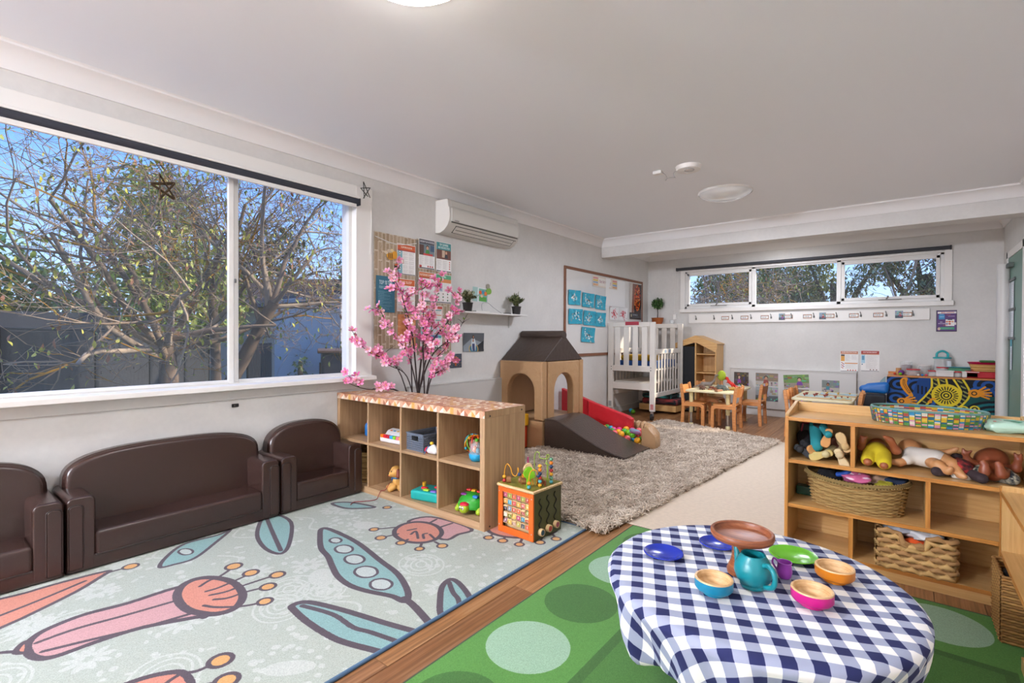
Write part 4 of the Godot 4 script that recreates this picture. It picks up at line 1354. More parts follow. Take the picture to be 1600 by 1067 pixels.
const RUG_PRINT := [
	["P","pink",11,[473,1221,437,1207,418,1178,410,1122,427,1049,433,954,470,917,614,958,612,972,567,1057,554,1130,550,1194,520,1218]],
	["L","d",7,[466,1206,465,1145,484,1063,500,976]],
	["L","d",7,[512,1204,536,1138,567,1057,586,978]],
	["P","coral",8,[475,1237,448,1225,447,1216,489,1223]],
	["L","d",7,[448,1276,454,1256,472,1236]],
	["P","coral",14,[597,871,620,885,635,901,640,918,635,935,622,950,600,962,574,972,542,976,509,974,478,968,451,956,431,940,422,920,425,901,440,884,465,870,497,860,532,858,566,862]],
	["L","d",6,[470,917,456,892,455,871,438,840,422,820]],
	["L","d",6,[508,917,512,894,508,862,499,810]],
	["L","d",6,[534,918,546,889,547,854,556,772]],
	["L","d",6,[562,920,580,897,584,858,600,814]],
	["L","d",6,[572,945,605,928,647,886,662,850]],
	["C","orange",7,[422,820,437,808]],
	["C","orange",7,[495,808,508,796]],
	["C","orange",7,[558,770,572,760]],
	["C","orange",7,[600,814,614,804]],
	["C","orange",7,[662,850,674,840]],
	["P","coral",10,[755,1154,749,1120,766,1079,795,1056,848,1071]],
	["L","d",6,[805,1098,792,1063,806,1038,807,1002]],
	["L","d",6,[836,1077,874,1016]],
	["C","orange",9,[807,1000,823,988]],
	["C","orange",9,[874,1016,889,1004]],
	["P","teal",12,[728,820,741,790,827,760,945,731,1084,698,1108,740,1088,780,1028,794,942,822,892,830,816,832,752,827]],
	["L","d",9,[746,806,832,782,909,782,954,769,1062,746]],
	["P","teal",12,[417,570,369,538,381,522,467,520,562,528,694,555,796,575,886,617,912,648,871,652,808,674,750,685,686,678,624,656,562,631,498,614]],
	["L","d",13,[900,640,945,648,1018,670]],
	["R","base",7,[495,546,499,550,502,554,502,559,501,564,498,568,493,570,487,572,480,572,473,571,467,568,462,564,460,560,459,555,460,550,464,546,469,543,475,542,482,542,489,543]],
	["R","base",7,[574,560,581,566,584,572,585,579,583,586,578,591,570,595,562,598,552,598,543,596,534,592,528,587,524,580,523,573,526,566,530,560,538,556,547,554,557,554,566,556]],
	["R","base",7,[656,578,662,584,666,591,666,598,664,606,659,612,651,616,642,618,632,618,622,616,613,612,606,606,602,600,602,592,604,585,610,578,618,574,627,572,638,572,647,574]],
	["R","base",7,[744,600,751,606,754,614,755,622,752,630,747,636,738,642,728,644,718,644,707,642,698,638,691,631,686,624,686,615,688,607,694,600,703,595,714,592,725,592,735,595]],
	["R","base",7,[826,617,831,623,834,631,834,638,832,645,826,650,819,655,810,658,801,658,792,656,784,651,777,645,774,638,773,630,776,623,781,616,789,612,798,610,808,610,818,612]],
	["P","teal",11,[1016,633,966,588,929,546,919,510,945,508,1004,534,1047,566,1056,601,1057,639]],
	["L","d",9,[928,522,970,550,998,562,1026,584]],
	["P","pink",9,[542,332,544,256,625,232,740,238,734,294,723,351]],
	["L","d",7,[586,320,594,292,588,250]],
	["L","d",7,[658,324,649,290,654,242]],
	["P","coral",11,[683,315,698,334,706,356,707,377,700,397,686,413,666,424,642,430,616,429,591,422,568,408,550,389,540,367,537,344,544,322,558,304,580,292,607,287,635,290,661,300]],
	["L","d",6,[588,371,598,346]],
	["L","d",6,[620,385,614,360,661,392]],
	["L","d",6,[675,381,650,362,653,349]],
	["L","d",6,[666,349,699,361]],
	["L","d",6,[537,381,499,433]],
	["C","orange",6,[499,433,510,424]],
	["L","d",6,[587,408,570,460]],
	["C","orange",6,[570,460,582,450]],
	["L","d",6,[643,416,647,445]],
	["C","orange",6,[647,445,658,436]],
	["L","d",6,[693,404,721,438]],
	["C","orange",6,[721,438,731,430]],
	["L","d",6,[720,377,757,383]],
	["C","orange",6,[757,383,768,373]],
	["L","d",6,[814,218,823,253]],
	["C","orange",6,[823,253,834,244]],
	["L","d",6,[854,206,871,244]],
	["C","orange",6,[871,244,882,235]],
	["L","d",6,[908,196,926,233]],
	["C","orange",6,[926,233,936,224]],
	["L","d",6,[948,149,965,183]],
	["C","orange",6,[965,183,976,174]],
	["L","d",6,[955,104,988,131]],
	["C","orange",6,[988,131,998,121]],
	["P","coral",10,[947,70,954,90,953,115,943,141,926,167,903,190,876,208,848,219,820,222,797,218,779,206,769,186,768,161,777,133,794,105,820,81,848,62,879,50,908,48,931,54]],
	["P","teal",9,[175,381,217,333,328,306,300,348,252,381]],
	["C","orange",6,[366,281,377,272]],
	["P","teal",9,[190,650,280,694,383,716,444,703,391,652,238,568,132,564,123,602]],
	["L","d",9,[129,597,253,639,423,694]],
	["P","teal",8,[276,944,219,912,161,850,166,762,153,720,222,790,288,866,288,915]],
	["R","base",6,[239,854,245,857,249,861,250,865,249,870,246,874,240,878,232,880,224,881,216,881,208,880,201,876,197,872,196,868,197,864,200,859,206,856,214,853,223,852,231,852]],
	["P","coral",9,[188,1262,184,1187,184,1124,197,1036,225,1058,284,1135,340,1274]],
	["L","d",7,[278,1254,254,1174,220,1086]],
	["L","d",6,[209,1044,212,991]],
	["C","orange",6,[212,991,225,980]],
]

# ---------------------------------------------------------------- things on walls and ceiling
const NX = Vector3(1,0,0)
const NZ = Vector3(0,0,1)
func person_print(pd,x,y,s,hair,skin,shirt) -> void:
	pd.poly(PackedVector2Array([Vector2(x-s*0.9,y+s*2.2),Vector2(x-s*0.7,y+s*1.0),Vector2(x-s*0.25,y+s*0.75),Vector2(x+s*0.25,y+s*0.75),Vector2(x+s*0.7,y+s*1.0),Vector2(x+s*0.9,y+s*2.2)]),shirt)
	pd.disc(x,y-s*0.1,s*0.62,s*0.66,hair)
	pd.disc(x,y+s*0.15,s*0.48,s*0.55,skin)
	pd.rect(x-s*0.28,y+s*0.1,s*0.14,s*0.1,hair); pd.rect(x+s*0.14,y+s*0.1,s*0.14,s*0.1,hair)
func photo_print(seed_,w,h,back,back2) -> ImageTexture:
	var r = RandomNumberGenerator.new(); r.seed = seed_
	var pd = Pad.new(w,h,back)
	pd.rect(0,h*0.62,w,h*0.4,back2)
	for k in 16:
		var c: Color = back.lerp(Color(r.randf(),r.randf(),r.randf()),0.35)
		pd.rect(r.randf()*w,r.randf()*h*0.5,w*r.randf_range(0.05,0.2),h*r.randf_range(0.05,0.2),c)
	var skins = [hx("c99877"),hx("a9734f"),hx("dcb394")]
	person_print(pd,w*r.randf_range(0.35,0.65),h*0.36,h*0.2,hx("2d2018"),skins[seed_ % 3],Color.from_hsv(r.randf(),0.6,0.6))
	for k in 12:
		pd.disc(r.randf()*w,h*r.randf_range(0.72,1.0),w*r.randf_range(0.02,0.07),h*r.randf_range(0.02,0.05),Color.from_hsv(r.randf(),0.5,r.randf_range(0.3,0.95)))
	return pd.tex()
func poster_print(kind: String) -> ImageTexture:
	var W = 210; var H = 297
	var pd = Pad.new(W,H,hx("f3f1ee"))
	var tx = hx("8a8580")
	match kind:
		"supervision":
			pd.rect(4,6,202,52,hx("cf5a26")); pd.rect(4,58,202,10,hx("a8302c"))
			pd.text("SUPERVISION",42,24,126,17,hx("f6e6d6"))
			pd.rect(4,68,54,224,hx("7fb1bd"))
			for y in [90,140,190,240]: pd.disc(30,y,12,15,hx("f1e9df")); pd.rect(22,y-4,16,10,hx("3a6f86"))
			pd.rect(40,150,34,40,hx("b8604a")); pd.rect(44,154,26,32,hx("efe6dc"))
			for k in 5: pd.lines(66,78+k*42,62,8,4.4,tx,k); pd.lines(134,78+k*42,62,8,4.4,tx,k+9)
			pd.rect(4,288,202,6,hx("33303a"))
		"sensory":
			pd.rect(6,6,198,44,hx("46434b")); pd.text("SENSORY PLAY ACTIVITIES",14,18,182,18,hx("efeef0"))
			pd.rect(6,50,198,112,hx("6f7f86")); pd.rect(6,60,60,100,hx("5a3a2c")); pd.rect(150,56,54,60,hx("3c5a78"))
			person_print(pd,112,82,30,hx("3b2417"),hx("d9a98a"),hx("3f8f3a"))
			pd.rect(60,142,120,20,hx("c43a32"))
			for k in 3: pd.lines(12+k*64,170,54,17,5,tx,k+3)
			for k in 3: pd.disc(120+k*28,270,9,9,hx("c5362c"))
			pd.rect(8,262,30,22,hx("b8392c")); pd.rect(6,284,198,9,hx("2f2d33"))
		"cleaning":
			pd.rect(6,6,198,72,hx("2f8a8c")); pd.text("TOP CLEANING",46,16,118,22,hx("e8f3f2")); pd.text("AND DISINFECTION",26,46,158,20,hx("e8f3f2"))
			pd.rect(6,78,198,92,hx("6b3a26")); pd.rect(80,82,40,70,hx("c9b39a"))
			person_print(pd,138,100,26,hx("7a4a22"),hx("d9a98a"),hx("23232b"))
			for k in 2: pd.lines(14+k*78,182,64,18,5,tx,k+5)
			for k in 4: pd.disc(184,192+k*22,7,7,hx("c5362c"))
			pd.rect(6,284,198,9,hx("2f2d33"))
		"playground":
			pd.rect(4,4,202,48,hx("cf6a2a")); pd.rect(4,52,202,10,hx("a8402c")); pd.text("PLAYGROUND SURFACES",14,18,182,20,hx("f8eadc"))
			person_print(pd,108,96,20,hx("2d2018"),hx("c99877"),hx("46506a"))
			pd.rect(6,122,198,16,hx("5f8f3e")); pd.rect(60,124,40,14,hx("c4602c"))
			for k in 3: pd.lines(12+k*64,148,54,22,5,tx,k+30)
			for k in 3: pd.disc(150+k*20,276,6,6,hx("c5362c"))
			pd.rect(4,286,202,8,hx("2f2d33"))
		"active":
			pd.rect(4,4,202,42,hx("3f9a6a")); pd.text("ACTIVE",76,14,60,20,hx("eef6ee")); pd.rect(4,46,202,38,hx("dc8a45"))
			pd.rect(12,86,76,90,hx("b9c6d2")); person_print(pd,50,112,24,hx("2f6f9e"),hx("d9a98a"),hx("8aa0b4"))
			for k in 2: pd.lines(98,92+k*46,100,8,5,tx,k+40)
			for y in 3:
				for x in 3: pd.disc(34+x*62,200+y*32,9,9,hx("4f7f5e") if (x+y) % 2==0 else hx("a9968a"))
			pd.rect(4,284,202,8,hx("33303a"))
		"menu":
			pd = Pad.new(297,210,hx("f4f0ec"))
			pd.rect(6,6,285,198,hx("cf5a4a")); pd.rect(10,10,277,190,hx("f6f2ee")); pd.rect(10,10,277,24,hx("cf4f40"))
			pd.text("WEEKLY MENU",90,14,116,14,hx("fbeee6"))
			for y in 3:
				for x in 3:
					pd.rect(18+x*90,42+y*53,80,9,hx("4a8f8a") if y % 2==0 else hx("d98a4a"))
					pd.lines(20+x*90,56+y*53,74,7,5,tx,y*3+x)
		"calendar":
			pd = Pad.new(297,210,hx("f4f2f0"))
			pd.rect(4,4,289,84,hx("9fc3d8")); person_print(pd,46,30,34,hx("4a3a30"),hx("d0a284"),hx("8a5a4a"))
			pd.rect(90,10,200,60,hx("dfe8ee")); pd.lines(98,16,180,9,6,hx("6b8aa6"),3)
			for k in 6: pd.rect(10+k*46,80,44,24,[hx("c94f3f"),hx("d98a3a"),hx("4fa3b0"),hx("3f6f9e"),hx("5a4a8a"),hx("46a0a6")][k])
			for x in 6:
				pd.lines(14+x*46,110,38,14,5.4,tx,x+60)
				pd.rect(9+x*46,106,1,84,hx("a9a9b0"))
			pd.rect(4,194,289,12,hx("34363f"))
		"tips":
			pd.rect(0,0,W,H,hx("2f6f86")); pd.text("TOP 10 TIPS",36,36,146,34,hx("d9ecef")); pd.text("FOR FAMILIES",36,82,140,22,hx("a9cdd6"))
			pd.lines(24,124,160,22,7,hx("8fbac6"),7,2.0)
		"orange":
			pd.rect(4,4,202,56,hx("d2621f")); pd.text("SAFE SLEEP",40,18,130,24,hx("f6e6d6"))
			for k in 5: pd.lines(12,72+k*42,186,7,5,tx,k+70); pd.rect(12,108+k*42,186,3,hx("d98a4a"))
		"skin":
			pd.rect(0,0,W,H,hx("d98f5a"))
			for k in 30: pd.disc((k*53) % 210,(k*89) % 297,8+(k*7) % 26,8+(k*5) % 20,[hx("e0a878"),hx("c97a4a"),hx("b0603a"),hx("ecc8a0")][k % 4])
			pd.lines(20,230,170,9,6,hx("8a4a2c"),5)
		"notice_a":
			pd.rect(4,4,202,40,hx("b9745a")); pd.rect(4,30,202,16,hx("c98a6a")); pd.text("SUN PROTECTION",20,12,170,16,hx("f8eee6"))
			pd.rect(8,52,44,22,hx("3a302c")); pd.rect(8,74,44,74,hx("e0a040"))
			for k in 8: pd.disc(18+(k % 3)*12,170+k*11,8,7,[hx("a8708a"),hx("d0705a"),hx("8a6a9a")][k % 3])
			pd.lines(60,58,64,18,5,tx,3); pd.lines(132,58,64,14,5,tx,4)
			pd.rect(52,172,150,12,hx("d98a2c")); pd.lines(60,192,140,11,6,tx,5)
			for k in 4: pd.disc(90+k*30,276,8,8,hx("c0453a"))
			pd.rect(4,288,202,6,hx("2f2d33"))
		"notice_b":
			pd.rect(4,4,202,44,hx("a8332e")); pd.rect(4,46,202,12,hx("c98a6a")); pd.text("HEAT MANAGEMENT",26,16,158,18,hx("f8e6e0"))
			pd.rect(6,60,44,120,hx("a9cfe0")); pd.rect(14,76,26,60,hx("5f98b8")); pd.rect(10,190,14,14,hx("2f5f86"))
			pd.lines(60,66,138,36,5.4,tx,12)
			for k in 3: pd.disc(110+k*34,272,8,8,hx("8a6a64"))
			pd.rect(4,288,202,6,hx("2f2d33"))
		"bag":
			pd.rect(0,0,W,H,hx("3f3a46")); pd.rect(8,8,196,280,hx("5b3a78")); pd.rect(14,20,190,26,hx("f0ece8"))
			pd.text("BAG SAFETY",52,24,130,17,hx("c23a34"))
			pd.rect(26,62,62,64,hx("3f8fc4")); pd.rect(34,54,44,12,hx("58a6d8")); pd.text("LUNCH",34,84,46,14,hx("cfe6f4"))
			pd.text("CHECK",106,60,40,12,hx("d9622c")); pd.text("LOCKERS",122,78,66,12,hx("d8c8e6"))
			pd.rect(96,128,90,92,hx("f3f0ee")); pd.rect(186,170,18,34,hx("e6e2e0")); pd.rect(118,122,46,14,hx("33303a"))
			for k in 5: pd.disc(110+(k % 3)*28,160+(k/3)*30,13,11,[hx("e08a6a"),hx("d9622c"),hx("e8b088"),hx("8a86a8"),hx("c9483c")][k])
			pd.text("NO",40,158,24,12,hx("e6dcee")); pd.text("MEDICINES",22,178,70,14,hx("e6dcee")); pd.text("INSIDE",72,204,44,12,hx("d9622c"))
			pd.rect(36,234,150,34,hx("3f9a78")); pd.lines(44,242,130,4,6,hx("bfe6d4"),4); pd.disc(30,258,15,20,hx("d8c0a8"))
	return pd.tex()
func wall_print(called,label,cat,w,h,tex_,at,nrm,tilt := 0.0,curl := 0.0,group := "",rough := 0.5) -> MeshInstance3D:
	var o = sheet(called,w,h,tex_,at,nrm,tilt,null,curl,rough)
	tag(o,label,cat,group)
	return o
func left_sheet(called,label,cat,z0,z1,y0,y1,tex_,off := 0.002,tilt := 0.0,curl := 0.0,group := "",rough := 0.5):
	return wall_print(called,label,cat,absf(z1-z0),y1-y0,tex_,Vector3(XL+off,(y0+y1)/2,(z0+z1)/2),NX,tilt,curl,group,rough)
func back_sheet(called,label,cat,x0,x1,y0,y1,tex_,off := 0.002,tilt := 0.0,curl := 0.0,group := ""):
	return wall_print(called,label,cat,x1-x0,y1-y0,tex_,Vector3((x0+x1)/2,(y0+y1)/2,ZB+off),NZ,tilt,curl,group)

func wall_things() -> void:
	lamps()
	# ------- pinboard with printed notices
	var bp = Pad.new(256,300,hx("d2c6b2"))
	var r = RandomNumberGenerator.new(); r.seed = 3
	for j in 7:
		for i in 12:
			var c = hx("b09a80").lerp(hx("9b8468"),r.randf()).lerp(hx("cbbba4"),r.randf()*0.6)
			bp.rect(i*22+2,j*48-(i % 2)*24+2,18,44,c)
			for k in 5: bp.rect(i*22+2+r.randf()*17,j*48-(i % 2)*24+r.randf()*40,2+r.randf()*3,1+r.randf()*4,c.darkened(0.12))
	var pb = thing("pinboard","brick print paper pinboard behind the pink blossom","pinboard",Vector3(XL,0,0))
	var wd = pm("pinboard_print",hx("ffffff"),0.7,{"tex": bp.tex()})
	for e in [[-2.672,-3.155,1.12,2.165],[-3.16,-3.622,1.055,2.175]]:
		var m = MB.new()
		m.xf = face_xf(Vector3(0.003,(e[2]+e[3])/2,(e[0]+e[1])/2),NX)
		var w2: float = absf(e[0]-e[1])/2; var h2: float = (e[3]-e[2])/2
		m.quad(Vector3(-w2,-h2,0.004),Vector3(w2,-h2,0.004),Vector3(w2,h2,0.004),Vector3(-w2,h2,0.004))
		m.box(V3,Vector3(w2*2,h2*2,0.007))
		put("board",m,wd,pb)
	put("edge_strip",bx(Vector3(0.008,1.62,-3.158),Vector3(0.008,1.08,0.03),0.002),pm("strip_taupe",hx("8d8173"),0.6),pb)
	put("cord",tb(Array(smooth_path([Vector3(0.012,2.12,-2.68),Vector3(0.014,2.085,-2.85),Vector3(0.014,2.09,-3.0),Vector3(0.012,2.125,-3.15)])),0.004,6),white_gloss,pb)
	left_sheet("supervision_poster","orange headed supervision notice on the pinboard","poster",-2.919,-3.137,1.81,2.097,poster_print("supervision"),0.012)
	left_sheet("activity_poster","grey headed sensory play notice with child in green","poster",-3.175,-3.385,1.893,2.184,poster_print("sensory"),0.014)
	left_sheet("cleaning_poster","teal headed cleaning notice on the pinboard","poster",-3.401,-3.613,1.887,2.189,poster_print("cleaning"),0.014)
	left_sheet("playground_poster","orange headed playground surfaces notice on the pinboard","poster",-3.176,-3.386,1.574,1.862,poster_print("playground"),0.014)
	left_sheet("active_poster","green headed notice with child in blue hat","poster",-3.402,-3.614,1.57,1.861,poster_print("active"),0.014)
	left_sheet("menu_sheet","red bordered weekly menu sheet on the pinboard","poster",-3.197,-3.494,1.342,1.541,poster_print("menu"),0.014)
	left_sheet("calendar_sheet","calendar sheet with coloured columns low on the pinboard","poster",-3.197,-3.486,1.109,1.327,poster_print("calendar"),0.014,-1.0,0.4)
	left_sheet("tips_poster","blue top ten tips poster behind the blossom","poster",-2.686,-2.892,1.45,1.776,poster_print("tips"),0.012)
	left_sheet("orange_notice","orange headed notice half hidden by the blossom","poster",-2.92,-3.131,1.465,1.771,poster_print("orange"),0.012)
	left_sheet("art_print","warm orange picture sheet behind the blossom","poster",-2.928,-3.14,1.145,1.439,poster_print("skin"),0.012)
	var hk = thing("adhesive_hook","small grey hook on the pinboard corner","hook",Vector3(XL+0.012,1.40,-3.56))
	put("plate",bx(Vector3(0,0.03,0),Vector3(0.006,0.05,0.03),0.002),pm("hook_beige",hx("b7a68e"),0.5),hk)
	put("prong",tb(Array(smooth_path([Vector3(0.004,0.01,0),Vector3(0.012,-0.03,0),Vector3(0.03,-0.045,-0.01),Vector3(0.04,-0.02,-0.02)])),0.004,6),pm("hook_dark",hx("4a4640"),0.4),hk)
	# bee cut-out
	var bee = thing("bee_cutout","yellow striped paper bee on the brick print board","decoration",Vector3(XL+0.012,1.965,-2.845))
	var m = MB.new(); m.xf = face_xf(V3,NX); m.extr(smooth2([Vector2(-0.045,0.0),Vector2(-0.02,-0.03),Vector2(0.02,-0.032),Vector2(0.035,-0.01),Vector2(0.03,0.02),Vector2(0.0,0.03),Vector2(-0.03,0.02)],4),0.004)
	put("body",m,pm("bee_yellow",hx("d9a23a"),0.7),bee)
	for k in 3:
		m = MB.new(); m.xf = face_xf(V3,NX); m.box(Vector3(-0.025+k*0.018,0.0,0.005),Vector3(0.007,0.048,0.002))
		put("stripe",m,pm("bee_stripe",hx("5a3a20"),0.7),bee)
	for e in [[-0.05,0.025,"d8c7b0"],[-0.02,0.045,"cdbda8"],[0.015,0.05,"e6d3a0"]]:
		m = MB.new(); m.xf = face_xf(Vector3(0,e[1],-e[0]),NX); m.extr(smooth2([Vector2(-0.022,0),Vector2(0,-0.014),Vector2(0.022,0),Vector2(0,0.016)],4),0.003)
		put("wing",m,pm("bee_wing_"+e[2],hx(e[2]),0.8),bee)
	m = MB.new(); m.xf = face_xf(Vector3(0,0.015,-0.045),NX); m.extr(smooth2([Vector2(-0.02,-0.03),Vector2(0.02,-0.03),Vector2(0.024,0.02),Vector2(0,0.034),Vector2(-0.024,0.02)],4),0.006)
	put("head",m,pm("bee_head",hx("dfa030"),0.7),bee)
	var pot = thing("honey_pot_cutout","orange and black paper pot under the bee","decoration",Vector3(XL+0.012,1.88,-2.915))
	m = MB.new(); m.xf = face_xf(V3,NX); m.extr(smooth2([Vector2(-0.02,-0.022),Vector2(0.02,-0.022),Vector2(0.028,0.01),Vector2(0,0.018),Vector2(-0.028,0.01)],3),0.006)
	put("pot",m,pm("pot_black",hx("3a2a24"),0.7),pot)
	m = MB.new(); m.xf = face_xf(Vector3(0,0.012,0),NX); m.extr(smooth2([Vector2(-0.028,-0.006),Vector2(0.028,-0.006),Vector2(0.0,0.014)],3),0.008)
	put("rim",m,pm("pot_orange",hx("d9662a"),0.7),pot)
	air_conditioner()
	wall_shelf()
	# portraits below the shelf
	var pp = Pad.new(150,100,hx("5b5f63"))
	pp.poly(PackedVector2Array([Vector2(0,70),Vector2(60,30),Vector2(150,55),Vector2(150,100),Vector2(0,100)]),hx("8b959c"))
	pp.poly(PackedVector2Array([Vector2(100,70),Vector2(150,40),Vector2(150,100),Vector2(90,100)]),hx("23252a"))
	pp.ring(75,86,32,26,5,hx("c9a24a")); pp.disc(75,84,28,22,hx("2f6f86"))
	pp.poly(PackedVector2Array([Vector2(64,30),Vector2(84,30),Vector2(94,60),Vector2(88,96),Vector2(62,96),Vector2(58,60)]),hx("c8d2d6"))
	pp.rect(66,58,18,38,hx("34406a")); pp.disc(74,22,8,11,hx("2a1a16")); pp.disc(75,22,5,7,hx("a8795c")); pp.rect(68,34,10,14,hx("a8795c"))
	left_sheet("landscape_photo","photograph of a woman seated before grey hills","photo",-3.80,-4.129,1.072,1.274,pp.tex(),0.002,0.0,0.5)
	var kp = Pad.new(120,100,hx("3c4a5a"))
	r.seed = 4
	for k in 120: kp.disc(r.randf()*120,r.randf()*100,3,2.5,[hx("7a5a46"),hx("2f3f56"),hx("a08a6a"),hx("5a6a7a")][k % 4])
	for k in 16: kp.disc(60+cos(k*TAU/16)*26,46+sin(k*TAU/16)*22,6,5,hx("c98a4a") if k % 2==0 else hx("a84a30"))
	kp.disc(60,46,14,12,hx("34507a")); kp.disc(60,46,7,6,hx("1c2430")); kp.rect(52,60,16,26,hx("c0622c"))
	left_sheet("pattern_photo","small dark photo of a round mosaic pattern","photo",-3.603,-3.783,0.906,1.053,kp.tex())
	# low painted panel behind the shelf
	var pn = thing("wall_panel_board","low pale grey board fixed along the wall behind the cube shelf","panel",Vector3(XL,0,-3.73))
	put("board",bx(Vector3(0.03,0.43,0),Vector3(0.05,0.64,1.36),0.004),pm("panel_grey",hx("c9c7c3"),0.5),pn)
	put("ledge",bx(Vector3(0.03,0.755,0),Vector3(0.056,0.012,1.37),0.003),pm("panel_grey",hx("c9c7c3"),0.5),pn)
	var sn = thing("sill_sensor","tiny black sensor stuck to the wall under the window","sensor",Vector3(XL+0.002,0.742,-1.51))
	put("body",bx(Vector3(0.006,0,0),Vector3(0.012,0.024,0.045),0.003),pm("black_plastic",hx("141414"),0.5),sn)
	put("button",bx(Vector3(0.013,0,0.008),Vector3(0.003,0.01,0.01),0.001),pm("sensor_grey",hx("55504a"),0.5),sn)
	whiteboard()
	blossom()

func lamps() -> void:
	for e in [[Vector3(-1.556,CH,-1.29),true,"lit frosted glass dome lamp at the top of the picture"],[Vector3(-1.46,CH,-5.35),false,"glossy white unlit dome lamp with added light near the smoke alarm"],[Vector3(-1.46,CH,-7.9),true,"lit frosted dome lamp added out of view above the beam"],[Vector3(-2.9,CH,3.1),true,"lit frosted dome lamp added out of view behind the viewer"]]:
		var o = thing("ceiling_lamp",e[2],"lamp",e[0])
		put("rim",lt([Vector2(0.255,-0.02),Vector2(0.262,-0.012),Vector2(0.26,0.0)],40),white_gloss,o)
		var dome = [Vector2(0.0,-0.085),Vector2(0.06,-0.083),Vector2(0.12,-0.077),Vector2(0.18,-0.062),Vector2(0.225,-0.042),Vector2(0.252,-0.018),Vector2(0.25,-0.004)]
		var z: float = e[0].z
		if e[1]: put("glass_dome",lt(dome,40),pm("lamp_glass_lit_%d" % int(-z),hx("fff3e0"),0.3,{"emit": hx("fff6ea"),"emit_e": 16.0 if z>-7.0 else 2.5}),o)
		else: put("glass_dome",lt(dome,40),pm("lamp_glass",hx("cfcfce"),0.08,{"coat": 1.0,"coat_rough": 0.03,"emit": hx("ffffff"),"emit_e": 0.06}),o)  # this dome is unlit; its faint glow and its light are added
		var l: Light3D
		if z>0.0:  # added fill lamp behind the viewer, out of view
			l = OmniLight3D.new()
			l.omni_range = 20.0; l.omni_attenuation = 2.0
			l.light_size = 0.14
			l.position = Vector3(0,-0.24,0)
			l.light_energy = LAMP_E*2.2
		else:
			l = AreaLight3D.new()
			l.area_size = Vector2(0.42,0.42); l.area_range = 20.0
			l.position = Vector3(0,-0.1,0)
			l.rotation.x = -PI/2
			l.light_energy = LAMP_E*(0.14 if z<-7.0 else (0.7 if z<-3.0 else 0.2))  # lights above the beam and under the unlit dome are added
		l.name = "lamp_light"
		o.add_child(l)
		l.light_color = Color("ecf1ff")
		l.shadow_enabled = true
	var s = thing("smoke_alarm","round white smoke alarm on the ceiling","alarm",Vector3(-1.50,CH,-4.37))
	put("body",lt([Vector2(0.0,-0.045),Vector2(0.07,-0.043),Vector2(0.1,-0.034),Vector2(0.105,-0.014),Vector2(0.11,0.0)],32),white_gloss,s)
	put("vent_ring",lt([Vector2(0.036,-0.048),Vector2(0.04,-0.05),Vector2(0.044,-0.046),Vector2(0.042,-0.042)],24,Vector3(0.02,0,0.04)),pm("alarm_ring",hx("bdbcba"),0.4),s)
	var b = thing("ceiling_junction_box","small white junction box with curled wire on the ceiling","junction box",Vector3(-1.76,CH,-4.33))
	put("box",bx(Vector3(0,-0.015,0),Vector3(0.08,0.03,0.06),0.005),white_gloss,b)
	var p = []
	for k in 25:
		var t = k/24.0
		p.append(Vector3(0.02+t*0.16+sin(t*12.0)*0.03,-0.025-sin(t*PI)*0.06+cos(t*13.0)*0.014,-0.02+cos(t*9.0)*0.02))
	put("wire",tb(p,0.0022,5),pm("wire_grey",hx("a5a5a5"),0.5),b)

